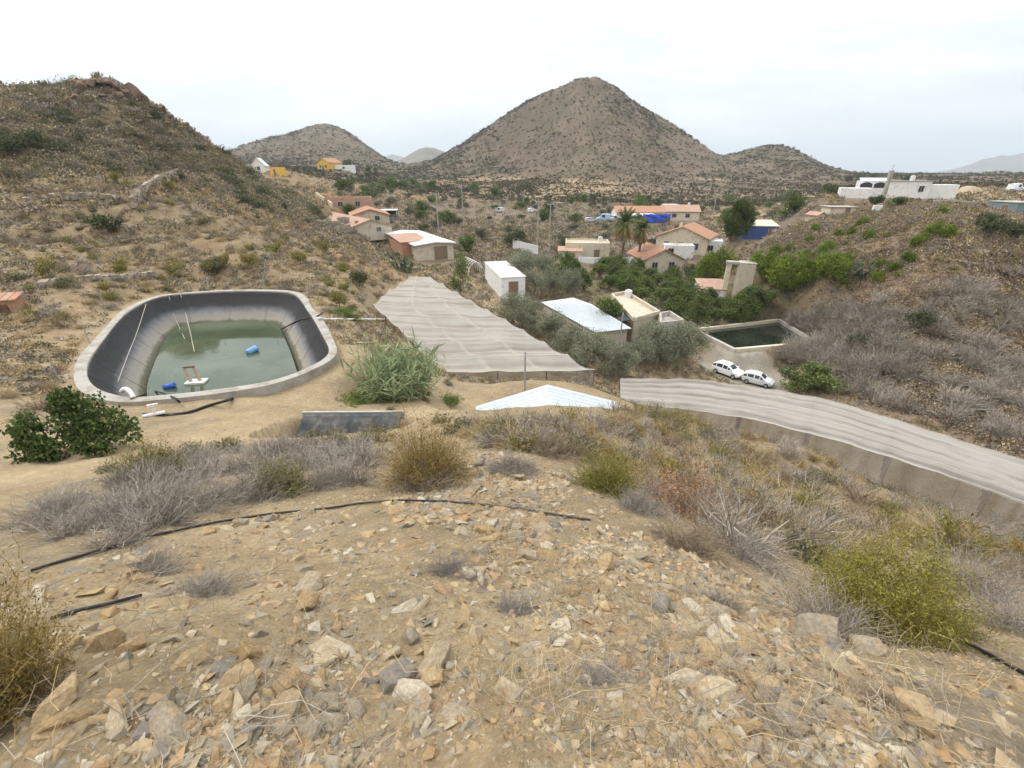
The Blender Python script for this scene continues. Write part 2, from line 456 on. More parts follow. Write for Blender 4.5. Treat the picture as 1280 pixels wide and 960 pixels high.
def leaf_mat(name, col, col2=None, trans=.25, island=.35, obj_var=.15, rough=.7, clump=.6):
    """leaf surface: colour drifts between two tones over the crown and from leaf to leaf, some light passes through"""
    if name in MATS: return MATS[name]
    m, nt, N, L, out = _mat(name)
    tc = N.new('ShaderNodeTexCoord'); no = N.new('ShaderNodeTexNoise'); no.inputs['Scale'].default_value = clump; no.inputs['Detail'].default_value = 3
    L.new(tc.outputs['Object'], no.inputs['Vector'])
    ge = N.new('ShaderNodeNewGeometry'); oi = N.new('ShaderNodeObjectInfo')
    ad = N.new('ShaderNodeMath'); ad.operation = 'MULTIPLY_ADD'; L.new(ge.outputs['Random Per Island'], ad.inputs[0]); ad.inputs[1].default_value = .5; L.new(no.outputs['Fac'], ad.inputs[2])
    cr = N.new('ShaderNodeMapRange'); cr.inputs['From Min'].default_value = .4; cr.inputs['From Max'].default_value = 1.1; L.new(ad.outputs[0], cr.inputs['Value'])
    mx = N.new('ShaderNodeMix'); mx.data_type = 'RGBA'; L.new(cr.outputs[0], mx.inputs['Factor'])
    c2 = col2 or tuple(c * 1.5 for c in col)
    mx.inputs['A'].default_value = (*col, 1); mx.inputs['B'].default_value = (*c2, 1)
    r2 = N.new('ShaderNodeMapRange'); r2.inputs['To Min'].default_value = 1 - island; r2.inputs['To Max'].default_value = 1 + island; L.new(ge.outputs['Random Per Island'], r2.inputs['Value'])
    r3 = N.new('ShaderNodeMapRange'); r3.inputs['To Min'].default_value = 1 - obj_var; r3.inputs['To Max'].default_value = 1 + obj_var; L.new(oi.outputs['Random'], r3.inputs['Value'])
    q = N.new('ShaderNodeMath'); q.operation = 'MULTIPLY'; L.new(r2.outputs[0], q.inputs[0]); L.new(r3.outputs[0], q.inputs[1])
    hs = N.new('ShaderNodeHueSaturation'); L.new(q.outputs[0], hs.inputs['Value']); L.new(mx.outputs['Result'], hs.inputs['Color'])
    d = N.new('ShaderNodeBsdfDiffuse'); L.new(hs.outputs[0], d.inputs['Color'])
    if trans:
        t = N.new('ShaderNodeBsdfTranslucent'); L.new(hs.outputs[0], t.inputs['Color'])
        ms = N.new('ShaderNodeMixShader'); ms.inputs[0].default_value = trans; L.new(d.outputs[0], ms.inputs[1]); L.new(t.outputs[0], ms.inputs[2]); L.new(ms.outputs[0], out.inputs['Surface'])
    else:
        L.new(d.outputs[0], out.inputs['Surface'])
    MATS[name] = m
    return m

def ground_mat():
    m, nt, N, L, out = _mat('ground')
    b = N.new('ShaderNodeBsdfPrincipled'); b.inputs['Roughness'].default_value = .95; b.inputs['Specular IOR Level'].default_value = .15
    L.new(b.outputs[0], out.inputs['Surface'])
    at_ = N.new('ShaderNodeAttribute'); at_.attribute_name = 'soil'
    tc = N.new('ShaderNodeTexCoord')
    src = at_.outputs['Color']
    def noise(scale, det=6, rough=.7):
        n = N.new('ShaderNodeTexNoise'); n.inputs['Scale'].default_value = scale; n.inputs['Detail'].default_value = det; n.inputs['Roughness'].default_value = rough
        L.new(tc.outputs['Object'], n.inputs['Vector']); return n.outputs['Fac']
    def rng(f, a, c, lo, hi):
        r = N.new('ShaderNodeMapRange'); r.inputs['From Min'].default_value = a; r.inputs['From Max'].default_value = c
        r.inputs['To Min'].default_value = lo; r.inputs['To Max'].default_value = hi; L.new(f, r.inputs['Value']); return r.outputs[0]
    def mixc(f, a, bcol, mode='MIX'):
        x = N.new('ShaderNodeMix'); x.data_type = 'RGBA'; x.blend_type = mode; L.new(f, x.inputs['Factor']); L.new(a, x.inputs['A'])
        if isinstance(bcol, tuple): x.inputs['B'].default_value = (*bcol, 1)
        else: L.new(bcol, x.inputs['B'])
        return x.outputs['Result']
    # pebbles at three sizes: small cells of their own tone
    def pebbles(scale, a, amt, cols):
        nonlocal src
        v = N.new('ShaderNodeTexVoronoi'); v.inputs['Scale'].default_value = scale; v.inputs['Randomness'].default_value = 1
        L.new(tc.outputs['Object'], v.inputs['Vector'])
        cr = N.new('ShaderNodeValToRGB'); e = cr.color_ramp.elements
        e[0].position = 0; e[0].color = (*cols[0], 1); e[1].position = 1; e[1].color = (*cols[-1], 1)
        for i, c in enumerate(cols[1:-1]):
            q = e.new((i + 1) / (len(cols) - 1)); q.color = (*c, 1)
        sep = N.new('ShaderNodeSeparateColor'); L.new(v.outputs['Color'], sep.inputs['Color'])
        L.new(sep.outputs[0], cr.inputs['Fac'])
        ms = N.new('ShaderNodeMath'); ms.operation = 'GREATER_THAN'; L.new(sep.outputs[1], ms.inputs[0]); ms.inputs[1].default_value = 1 - a
        ed = rng(v.outputs['Distance'], .25 / 1, .5, amt, 0)
        mm = N.new('ShaderNodeMath'); mm.operation = 'MULTIPLY'; L.new(ms.outputs[0], mm.inputs[0]); L.new(ed, mm.inputs[1])
        mk = N.new('ShaderNodeMath'); mk.operation = 'MULTIPLY'; L.new(mm.outputs[0], mk.inputs[0]); L.new(at_.outputs['Alpha'], mk.inputs[1])
        src = mixc(mk.outputs[0], src, cr.outputs[0])
        return v.outputs['Distance']
    rockc = [(.30, .21, .11), (.38, .29, .17), (.24, .19, .13), (.46, .38, .27), (.19, .17, .15), (.36, .22, .11)]
    d1 = pebbles(60, .5, .8, rockc)
    d2 = pebbles(24, .35, .85, rockc)
    d3 = pebbles(7, .22, .8, rockc)
    f1 = rng(noise(.55, 8, .75), .3, .7, .72, 1.28)
    f2 = rng(noise(9, 8, .8), .25, .75, .62, 1.38)
    q = N.new('ShaderNodeMath'); q.operation = 'MULTIPLY'; L.new(f1, q.inputs[0]); L.new(f2, q.inputs[1])
    hs = N.new('ShaderNodeHueSaturation'); L.new(q.outputs[0], hs.inputs['Value']); L.new(src, hs.inputs['Color'])
    L.new(hs.outputs[0], b.inputs['Base Color'])
    bp = N.new('ShaderNodeBump'); bp.inputs['Strength'].default_value = .8; bp.inputs['Distance'].default_value = .04
    L.new(noise(14, 8, .75), bp.inputs['Height'])
    bp2 = N.new('ShaderNodeBump'); bp2.inputs['Strength'].default_value = .6; bp2.inputs['Distance'].default_value = .02; bp2.invert = True
    L.new(d2, bp2.inputs['Height']); L.new(bp.outputs[0], bp2.inputs['Normal'])
    L.new(bp2.outputs[0], b.inputs['Normal'])
    return m

# ------------------------------------------------------------------ mesh tools
def new_obj(name, me, parent=None):
    o = bpy.data.objects.new(name, me); COL.objects.link(o)
    if parent is not None: o.parent = parent
    return o

def np_mesh(name, V, Fq, mats, fm=None, smooth_=False):
    """mesh from arrays: V (n,3), Fq (m,k) faces of one size or list of such arrays"""
    me = bpy.data.meshes.new(name)
    Fl = Fq if isinstance(Fq, list) else [Fq]
    V = np.asarray(V, np.float32)
    loops = np.concatenate([np.asarray(f, np.int32).ravel() for f in Fl])
    sizes = np.concatenate([np.full(len(f), np.asarray(f).shape[1], np.int32) for f in Fl])
    starts = np.concatenate([[0], np.cumsum(sizes)[:-1]]).astype(np.int32)
    me.vertices.add(len(V)); me.vertices.foreach_set('co', V.ravel())
    me.loops.add(len(loops)); me.loops.foreach_set('vertex_index', loops)
    me.polygons.add(len(sizes)); me.polygons.foreach_set('loop_start', starts)
    if fm is not None: me.polygons.foreach_set('material_index', np.asarray(fm, np.int32))
    me.polygons.foreach_set('use_smooth', np.full(len(sizes), smooth_, bool))
    for m in (mats if isinstance(mats, (list, tuple)) else [mats]): me.materials.append(m)
    me.update(calc_edges=True)
    return me

def tag(o, label, cat, group=None):
    o['label'] = label; o['category'] = cat
    if group: o['group'] = group
    return o

def struct(o, kind='structure'):
    o['kind'] = kind; return o

def empty(name, loc, rz=0, label=None, cat=None, group=None):
    o = bpy.data.objects.new(name, None); COL.objects.link(o); o.location = loc; o.rotation_euler = (0, 0, rz)
    o.empty_display_size = .2
    if label: tag(o, label, cat, group)
    return o

class MB:
    """collects boxes, prisms, tubes and quads, built as one mesh"""
    def __init__(s): s.v = []; s.f = []
    def add(s, V, Fs):
        b = len(s.v); s.v.extend([tuple(q) for q in V]); s.f.extend([tuple(b + i for i in f) for f in Fs]); return s
    def box(s, x0, x1, y0, y1, z0, z1):
        return s.add([(x0, y0, z0), (x1, y0, z0), (x1, y1, z0), (x0, y1, z0), (x0, y0, z1), (x1, y0, z1), (x1, y1, z1), (x0, y1, z1)],
                     [(0, 3, 2, 1), (4, 5, 6, 7), (0, 1, 5, 4), (1, 2, 6, 5), (2, 3, 7, 6), (3, 0, 4, 7)])
    def prism(s, pts, z0, z1):
        n = len(pts)
        V = [(p[0], p[1], z0) for p in pts] + [(p[0], p[1], z1) for p in pts]
        return s.add(V, [tuple(range(n - 1, -1, -1)), tuple(range(n, 2 * n))] + [(i, (i + 1) % n, n + (i + 1) % n, n + i) for i in range(n)])
    def hexa(s, a):       # 8 corners, bottom 4 then top 4
        return s.add(a, [(0, 3, 2, 1), (4, 5, 6, 7), (0, 1, 5, 4), (1, 2, 6, 5), (2, 3, 7, 6), (3, 0, 4, 7)])
    def tube(s, pts, r, n=6, r2=None, cap=True):
        pts = [Vector(p) for p in pts]; m = len(pts); V = []; prev = None
        for i, p in enumerate(pts):
            t = (pts[min(i + 1, m - 1)] - pts[max(i - 1, 0)]); t = t.normalized() if t.length > 1e-9 else Vector((0, 0, 1))
            a = t.cross(Vector((0, 0, 1)) if abs(t.z) < .9 else Vector((1, 0, 0))).normalized() if prev is None else (prev - t * prev.dot(t)).normalized()
            prev = a; c = t.cross(a)
            rr = r if r2 is None else r + (r2 - r) * i / max(1, m - 1)
            V += [p + (a * math.cos(2 * math.pi * k / n) + c * math.sin(2 * math.pi * k / n)) * rr for k in range(n)]
        Fs = [(i * n + k, i * n + (k + 1) % n, (i + 1) * n + (k + 1) % n, (i + 1) * n + k) for i in range(m - 1) for k in range(n)]
        if cap: Fs += [tuple(range(n - 1, -1, -1)), tuple(range((m - 1) * n, m * n))]
        return s.add(V, Fs)
    def xf(s, M):
        s.v = [tuple(M @ Vector(q)) for q in s.v]; return s
    def build(s, name, m, parent=None, smooth_=False, bevel=0):
        me = bpy.data.meshes.new(name); me.from_pydata(s.v, [], s.f); me.materials.append(m)
        if smooth_: me.polygons.foreach_set('use_smooth', [True] * len(me.polygons))
        me.update()
        o = new_obj(name, me, parent)
        if bevel:
            md = o.modifiers.new('bevel', 'BEVEL'); md.width = bevel; md.segments = 2; md.limit_method = 'ANGLE'
        return o

def copy_tree(o, parent=None):
    c = o.copy(); COL.objects.link(c)
    if parent is not None: c.parent = parent
    for ch in [q for q in bpy.data.objects if q.parent == o]: copy_tree(ch, c)
    return c

# ------------------------------------------------------------------ build the ground
def soil_colours(X, Y, Z):
    r = np.hypot(X, Y)
    n1 = fbm(X, Y, 3.0, 5, 101); n2 = fbm(X, Y, 14.0, 5, 102); n3 = fbm(X, Y, 70.0, 5, 103); n4 = fbm(X, Y, .8, 4, 104)
    def C(c): return np.array(c)[None, None, :]
    def mix(a, c, w): return a + (C(c) - a) * np.clip(w, 0, 1)[..., None]
    col = np.zeros(X.shape + (3,)) + C((.285, .215, .122))                 # ochre rubble
    peb = np.ones(X.shape)
    col = mix(col, (.27, .205, .118), .3 + 1.1 * n1)
    col = mix(col, (.34, .265, .155), n4 * 1.2); col = mix(col, (.20, .165, .125), smooth(.05, .4, fbm(X, Y, 1.6, 4, 109)) * .6)
    # dry grass litter between shrubs
    col = mix(col, (.25, .185, .105), smooth(5, 10, r) * (.75 + .8 * n2) * smooth(-4, 1, X))
    # left hillside: ochre with rusty dry grass
    lh = smooth(-8, -20, X) * smooth(18, 34, Y)
    col = mix(col, (.2, .15, .086), lh * (.6 + n2)); col = mix(col, (.29, .175, .075), lh * smooth(.05, .5, n2 + .4 * n1) * .6)
    col = mix(col, (.125, .098, .066), lh * smooth(58, 78, r) * (.35 + .6 * n2)); col = mix(col, (.19, .14, .08), lh * .55); col = mix(col, (.30, .165, .075), lh * smooth(.0, .4, n2) * .5)
    # right slope: purple brown scrub soil
    rs = smooth(18, 28, X) * smooth(20, 34, Y + .35 * X) * (1 - smooth(115, 150, r))
    col = mix(col, (.172, .122, .082), rs * (.95 + .5 * n2)); col = mix(col, (.20, .135, .08), rs * smooth(.15, .6, n1) * .5)
    # valley floor
    va = smooth(60, 80, Y) * (1 - smooth(190, 250, r)) * (X > -30) * (X < 60)
    col = mix(col, (.155, .118, .085), va * .9)
    col = mix(col, (.1, .095, .045), va * smooth(0, .5, n2) * .6)
    # orchard ground
    gr = smooth(13, 8, np.hypot((X - 22) / 1.4, Y - 58)) if False else 1 - smooth(10, 16, np.hypot((X - 20) / 1.5, Y - 60))
    col = mix(col, (.12, .105, .055), gr * .8)
    # far hills
    fh = smooth(190, 300, r)
    hill = C((.105, .077, .049)) + 0 * col
    hill = mix(hill, (.10, .083, .048), .5 + 2.2 * n3); hill = mix(hill, (.16, .118, .08), smooth(.05, .5, n2 + .7 * n3) * .8)
    hill = mix(hill, (.17, .125, .085), (1 - smooth(4, 26, Z + 14 + 10 * n3)) * smooth(-.1, .5, n2 + .2) * .8)
    for (u_, v_, rad) in ((600, 228, 45), (640, 243, 30), (720, 236, 38), (770, 238, 26), (560, 243, 26), (690, 250, 22), (540, 262, 14)):
        q_ = gp(u_, v_)
        if q_ is not None: hill = mix(hill, (.29, .20, .12), (1 - smooth(rad * .4, rad, np.hypot(X - q_.x, (Y - q_.y) * .8) + 16 * n2)) * .75)
    for tr_ in (((672, 228), (700, 226), (740, 227), (775, 229)), ((560, 224), (600, 222), (650, 224)), ((845, 223), (880, 224), (905, 226)), ((985, 235), (1015, 241), (1045, 247), (1072, 252))):
        q_ = [gp(*w_) for w_ in tr_]; q_ = [(w_.x, w_.y) for w_ in q_ if w_ is not None]
        if len(q_) > 1: hill = mix(hill, (.33, .25, .16), (1 - smooth(1.5, 4.0, line_d(X, Y, q_))) * .8)
    col = col * (1 - fh[..., None]) + hill * fh[..., None]
    peb = peb * (1 - .8 * smooth(30, 80, r))
    # sandy track, pond bank
    d = line_d(X, Y, PATH)
    w = (1 - smooth(.8, 2.6, d + .8 * n1)) * .9
    col = mix(col, (.36, .275, .165), w); peb = peb * (1 - .6 * w)
    sdp = poly_sd(X, Y, POND)
    w2 = (1 - smooth(.3, 2.6, sdp + 1.2 * n1)) * (r < 80) * .75
    col = mix(col, (.31, .235, .14), w2)
    # yard and drive by the cars
    c = PAD['cars']; w3 = 1 - smooth(3.5, 6, np.hypot(X - c.x, Y - c.y) + n1)
    col = mix(col, (.27, .245, .2), w3)
    return np.clip(col, 0.01, 1), peb

V = np.stack([GX, GY, GZ], -1).reshape(-1, 3)
ii, jj = np.meshgrid(np.arange(NT), np.arange(NR - 1), indexing='ij')
i2 = (ii + 1) % NT
Fq = np.stack([ii * NR + jj, ii * NR + jj + 1, i2 * NR + jj + 1, i2 * NR + jj], -1).reshape(-1, 4)[:, ::-1]
Vc = np.vstack([V, [[0, 0, float(GZ[:, 0].mean())]]])
fan = np.stack([np.full(NT, len(V)), ((np.arange(NT) + 1) % NT) * NR, np.arange(NT) * NR], -1)
me = np_mesh('ground', Vc, [Fq, fan], ground_mat(), smooth_=True)
soil, peb = soil_colours(GX, GY, GZ)
ca = me.color_attributes.new('soil', 'FLOAT_COLOR', 'POINT')
buf = np.ones((len(Vc), 4), np.float32); buf[:-1, :3] = soil.reshape(-1, 3); buf[:-1, 3] = peb.ravel(); buf[-1, :3] = soil[0, 0]
ca.data.foreach_set('color', buf.ravel())
ground = struct(new_obj('ground', me))
print('ground z range', GZ.min(), GZ.max())

# ------------------------------------------------------------------ far mountains beyond the plain
def ridge(name, pix, s, seed, col):
    """a mountain chain following a skyline, its own width and depth"""
    us = np.linspace(pix[0][0], pix[-1][0], 120)
    vsn = np.interp(us, [p[0] for p in pix], [p[1] for p in pix])
    P = np.array([at(u, v, s) for u, v in zip(us, vsn)])
    K = 24; X = np.zeros((120, 2 * K + 1)); Y = X.copy(); Zz = X.copy()
    for k in range(2 * K + 1):
        t = (k - K) / K; q = 1 + .28 * t
        X[:, k] = P[:, 0] * q; Y[:, k] = P[:, 1] * q
        hgt = P[:, 2] + 40
        spur = fbm(us * s, np.full(120, k * 30.0), 300 * s / 5, 4, seed)
        Zz[:, k] = -40 + hgt * (1 - abs(t)) ** 1.15 * (1 + .35 * spur * min(1, abs(t) * 4))
    idx = np.arange(120 * (2 * K + 1)).reshape(120, -1)
    Fq = np.stack([idx[:-1, :-1], idx[1:, :-1], idx[1:, 1:], idx[:-1, 1:]], -1).reshape(-1, 4)
    me = np_mesh(name, np.stack([X, Y, Zz], -1).reshape(-1, 3), Fq, mat('mountain', col, .95, .25, .004), smooth_=True)
    return struct(new_obj(name, me))
ridge('mountains', [(1120, 222), (1165, 216), (1190, 212), (1215, 205), (1228, 199), (1240, 197), (1252, 194), (1262, 195), (1275, 192), (1300, 186), (1340, 190), (1400, 182), (1500, 205)], 5.5, 5, (.16, .14, .11))
ridge('mountains', [(440, 206), (470, 200), (480, 196), (490, 193), (500, 195), (515, 200), (560, 204)], 5.8, 6, (.16, .14, .11))
ridge('mountains', [(455, 215), (490, 205), (505, 197), (515, 191), (524, 186), (533, 184), (543, 185), (556, 190), (580, 200), (640, 215)], 2.3, 8, (.13, .12, .085))
# ================================================================== buildings and works
M_ = {
    'white': mat('white_plaster', (.72, .71, .68), .9, .08, 2, .1, dirt=(.45, .40, .33), dirt_amt=.25),
    'cream': mat('cream_plaster', (.60, .52, .39), .9, .1, 2, .1, dirt=(.40, .33, .25), dirt_amt=.3),
    'beige': mat('beige_plaster', (.50, .43, .33), .9, .1, 2, .1, dirt=(.33, .28, .22), dirt_amt=.3),
    'ochre': mat('ochre_plaster', (.66, .42, .08), .9, .1, 2, .1, dirt=(.5, .32, .1), dirt_amt=.2),
    'pink': mat('faded_tile', (.40, .265, .19), .9, .2, 3, .3, dirt=(.35, .2, .15), dirt_amt=.5, stripe=('X', 2.2)),
    'tile': mat('clay_tile', (.40, .205, .125), .9, .25, 4, .4, dirt=(.30, .19, .13), dirt_amt=.5, stripe=('X', 2.2)),
    'brick': mat('brick', (.36, .19, .11), .95, .25, 6, .3, dirt=(.3, .22, .16), dirt_amt=.5),
    'concrete': mat('concrete', (.42, .39, .34), .95, .14, 3, .3, dirt=(.28, .25, .21), dirt_amt=.4),
    'pale_concrete': mat('pale_concrete', (.36, .335, .295), .95, .16, 2.5, .4, dirt=(.27, .235, .19), dirt_amt=.5),
    'metal_roof': mat('corrugated_roof', (.48, .515, .53), .5, .05, 1.5, 0, spec=.4, dirt=(.38, .42, .43), dirt_amt=.25, stripe=('X', 3.0)),
    'white_roof': mat('white_roof', (.66, .67, .66), .6, .05, 1.2, 0, dirt=(.6, .58, .54), dirt_amt=.25, stripe=('X', 2.0)),
    'glass': mat('window_glass', (.03, .035, .04), .12, .1, 1, 0, spec=.6),
    'dark': mat('dark_opening', (.03, .028, .026), .9, .2, 2),
    'frame': mat('window_frame', (.35, .33, .30), .6, .08, 3),
    'wood': mat('weathered_wood', (.20, .14, .09), .9, .25, 5, .3),
    'steel': mat('galvanised_steel', (.42, .43, .43), .5, .12, 4, 0, metal=.6),
    'rust': mat('rusty_steel', (.13, .08, .055), .8, .3, 6, .2),
    'black_plastic': mat('black_plastic', (.022, .022, .024), .55, .3, 5, .1, dirt=(.16, .13, .1), dirt_amt=.25),
    'white_plastic': mat('white_plastic', (.68, .67, .63), .5, .08, 4, dirt=(.45, .4, .33), dirt_amt=.3),
    'blue_plastic': mat('blue_plastic', (.03, .10, .36), .4, .1, 4),
    'pale_blue_plastic': mat('pale_blue_plastic', (.16, .34, .55), .4, .1, 4),
    'blue_tarp': mat('blue_tarp', (.035, .09, .48), .55, .15, 2, .3),
    'blue_wall': mat('blue_metal', (.05, .085, .24), .6, .12, 2, .1, stripe=('X', 2)),
    'teal': mat('teal_sheet', (.16, .22, .22), .7, .12, 2, .1, stripe=('X', 2)),
    'stone': mat('dry_stone', (.30, .25, .19), .95, .3, 3, .6, island=.3),
    'rope': mat('rope', (.46, .41, .32), .9, .15, 8),
}

def opening(parent, x, z, w, h, face, kind='window', side=0, proud=.015):
    """window or door set in a wall: frame bars, pane or leaf. face = plane offset, side 0:-y 1:+x 2:+y 3:-x"""
    def put(mb, a0, a1, d0, d1, z0, z1):
        if side == 0: mb.box(a0, a1, face - d1, face - d0, z0, z1)
        elif side == 2: mb.box(a0, a1, face + d0, face + d1, z0, z1)
        elif side == 1: mb.box(face + d0, face + d1, a0, a1, z0, z1)
        else: mb.box(face - d1, face - d0, a0, a1, z0, z1)
    fr = MB(); t = .07
    put(fr, x - w / 2 - t, x - w / 2, proud - .04, proud + .05, z, z + h + t); put(fr, x + w / 2, x + w / 2 + t, proud - .04, proud + .05, z, z + h + t)
    put(fr, x - w / 2, x + w / 2, proud - .04, proud + .05, z + h, z + h + t)
    if kind == 'window':
        put(fr, x - w / 2 - t, x + w / 2 + t, proud - .04, proud + .08, z - t, z); put(fr, x - .025, x + .025, proud, proud + .035, z, z + h)
    o = fr.build(kind, M_['frame'], parent)
    p = MB(); put(p, x - w / 2, x + w / 2, proud - .03, proud, z, z + h)
    p.build('pane' if kind == 'window' else 'door_leaf', M_['glass'] if kind == 'window' else M_['wood'], o)
    return o

def gable_house(name, label, cat, loc, rz, w, d, h, rise, wall='cream', roof='tile', group=None, over=.35, wins=(), chimney=None, down=1.5, hip=False):
    """walls with gables facing -y and +y, ridge along y"""
    o = empty(name, loc, rz, label, cat, group)
    wm = MB()
    pts = [(-w / 2, -down), (w / 2, -down), (w / 2, h), (0, h + rise), (-w / 2, h)]
    V = [(x, -d / 2, z) for x, z in pts] + [(x, d / 2, z) for x, z in pts]
    wm.add(V, [(0, 1, 2, 3, 4), (9, 8, 7, 6, 5), (0, 5, 6, 1), (1, 6, 7, 2), (2, 7, 8, 3), (3, 8, 9, 4), (4, 9, 5, 0)])
    wm.build('wall', M_[wall], o)
    t = .14
    rm = MB()
    sl = rise / (w / 2)
    for sgn in (-1, 1):
        e = w / 2 + over; z_e = h - over * sl
        a = [(0, h + rise + .004), (sgn * e, z_e + .004)]
        y0, y1 = -d / 2 - over, d / 2 + over
        q = [(a[0][0], y0, a[0][1]), (a[1][0], y0, a[1][1]), (a[1][0], y1, a[1][1]), (a[0][0], y1, a[0][1])]
        if sgn < 0: q = q[::-1]
        rm.hexa(q + [(x, y, z + t) for x, y, z in q])
    r = rm.build('roof', M_[roof], o)
    if chimney: MB().box(chimney[0] - .3, chimney[0] + .3, chimney[1] - .3, chimney[1] + .3, h, h + rise + .7).build('chimney', M_['white'], r)
    for (kind, side, x, z, ww, hh) in wins:
        opening(o, x, z, ww, hh, {0: -d / 2, 1: w / 2, 2: d / 2, 3: -w / 2}[side], kind, side)
    return o

def flat_house(name, label, cat, loc, rz, w, d, h, wall='cream', roof='concrete', group=None, wins=(), parapet=.35, down=1.5, slope=0.0, over=0.0):
    o = empty(name, loc, rz, label, cat, group)
    wm = MB(); t = .2
    wm.box(-w / 2, w / 2, -d / 2, d / 2, -down, h)
    if parapet:
        wm.box(-w / 2, w / 2, -d / 2, -d / 2 + t, h, h + parapet); wm.box(-w / 2, w / 2, d / 2 - t, d / 2, h, h + parapet)
        wm.box(-w / 2, -w / 2 + t, -d / 2 + t, d / 2 - t, h, h + parapet); wm.box(w / 2 - t, w / 2, -d / 2 + t, d / 2 - t, h, h + parapet)
        wm.build('wall', M_[wall], o)
        MB().box(-w / 2 + t + .003, w / 2 - t - .003, -d / 2 + t + .003, d / 2 - t - .003, h + .003, h + .06).build('roof', M_[roof], o)
    else:
        wm.build('wall', M_[wall], o)
        rm = MB(); e = over
        b = [(-w / 2 - e, -d / 2 - e, h + .004), (w / 2 + e, -d / 2 - e, h + .004), (w / 2 + e, d / 2 + e, h + .004 + slope), (-w / 2 - e, d / 2 + e, h + .004 + slope)]
        rm.hexa(b + [(x, y, z + .09) for x, y, z in b]); rm.build('roof', M_[roof], o)
        if slope: MB().add([(-w / 2, d / 2, h), (w / 2, d / 2, h), (w / 2, d / 2, h + slope), (-w / 2, d / 2, h + slope)], [(3, 2, 1, 0)]).build('back_gable', M_[wall], o)
    for (kind, side, x, z, ww, hh) in wins:
        opening(o, x, z, ww, hh, {0: -d / 2, 1: w / 2, 2: d / 2, 3: -w / 2}[side], kind, side)
    return o

def G(P, dz=0.0):
    return Vector((P.x, P.y, h1(P.x, P.y) + dz))

# ---- left group of farm buildings up the track
b = PAD['barn']
gable_house('barn', 'long barn with a low white metal roof and cream gable wall below the left hillside', 'barn', (b.x - 4.2, b.y + 7.6, b.z + .1), R(29), 6.2, 17.5, 2.5, .28, 'beige', 'white_roof',
            wins=[('door', 0, .9, .02, 2.2, 2.1), ('window', 1, -4, 1.1, 1.2, .9)], over=.4)
b = PAD['brick']
flat_house('brick_shed', 'small bare brick shed beside the white roofed barn', 'shed', (b.x - .6, b.y + 3, b.z), R(29), 4.5, 7, 2.5, 'brick', 'pink', wins=[('door', 0, .4, .02, 1.2, 2)], parapet=0, slope=.5, over=.2)
b = PAD['rows']
gable_house('farmhouse', 'low farmhouse with a long sloping pinkish tiled roof beside the stone ruin', 'house', (b.x, b.y, b.z), R(38), 8, 20, .9, 1.2, 'beige', 'pink', wins=[('window', 0, 1.5, .1, .8, .6)])
b = PAD['rows2']
gable_house('farmhouse', 'cream farmhouse with an orange tiled roof just above the pinkish farmhouse', 'house', (b.x, b.y, b.z + .3), R(20), 8, 11, 1.3, 1.2, 'beige', 'tile', wins=[('window', 0, 1.4, .3, .9, .8)])
b = PAD['rows3']
flat_house('farmhouse', 'flat roofed pink plaster house highest on the left farm lane', 'house', (b.x, b.y, b.z), R(20), 11, 7, 2.6, 'pink', 'beige', wins=[('window', 0, -2, 1, 1, 1), ('window', 0, 2, 1, 1, 1)])
# open shelter on posts
b = G(PAD['open']); o = empty('open_shelter', b, R(10), 'open sided shelter with a pale flat roof and dark interior', 'shelter')
MB().box(-2.6, 2.6, -2, 2, 2.5, 2.62).build('roof', M_['white_roof'], o)
for sx, sy in ((-2.4, -1.8), (2.4, -1.8), (-2.4, 1.8), (2.4, 1.8)): MB().box(sx - .08, sx + .08, sy - .08, sy + .08, -1, 2.497).build('post', M_['concrete'], o)
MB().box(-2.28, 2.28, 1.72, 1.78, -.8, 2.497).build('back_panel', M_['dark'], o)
# stone ruin with a round-backed roofless wall
b = G(PAD['ruin']); o = empty('stone_ruin', b, R(25), 'tumbledown dry stone hut with a dark doorway below the farmhouse', 'ruin')
wm = MB(); n = 44
for k in range(n):
    a = math.pi * (k / (n - 1)) * 1.7 + .9
    hgt = 2.4 + .7 * math.sin(a * 2) + rnd.uniform(-.35, .35)
    for q in range(7):
        ww = rnd.uniform(.22, .36); zz = hgt * q / 7 - .6
        wm.box(3.2 * math.cos(a) - ww, 3.2 * math.cos(a) + ww, 2.5 * math.sin(a) - ww, 2.5 * math.sin(a) + ww, zz, zz + hgt / 7 - .02 + rnd.uniform(0, .03))
wm.build('wall', M_['stone'], o)
# pale wall strips lining the lane on the hillside
def wall_run(name, label, pts, h, t, m, cat='wall', down=.8):
    """free-standing wall along ground points"""
    P = [G(p) for p in pts]; o = empty(name, P[0], 0, label, cat); mb = MB()
    for a, b2 in zip(P[:-1], P[1:]):
        dv = (b2 - a); nrm = Vector((-dv.y, dv.x, 0)).normalized() * t / 2; a0, c0 = a - P[0], b2 - P[0]
        q = [a0 - nrm, c0 - nrm, c0 + nrm, a0 + nrm]
        mb.hexa([tuple(Vector((w.x, w.y, w.z - down))) for w in q] + [tuple(Vector((w.x, w.y, w.z + h))) for w in q])
    mb.build('wall_body', M_[m], o); return o
wall_run('lane_wall', 'pale plastered wall along the lane above the stone ruin', [gp(396, 248), gp(406, 255), gp(416, 262)], 1.5, .3, 'cream')
wall_run('field_wall', 'long low white wall crossing the valley field left of the cream house', [at(641, 331, .165), at(672, 333, .163)], 1.9, .2, 'white')
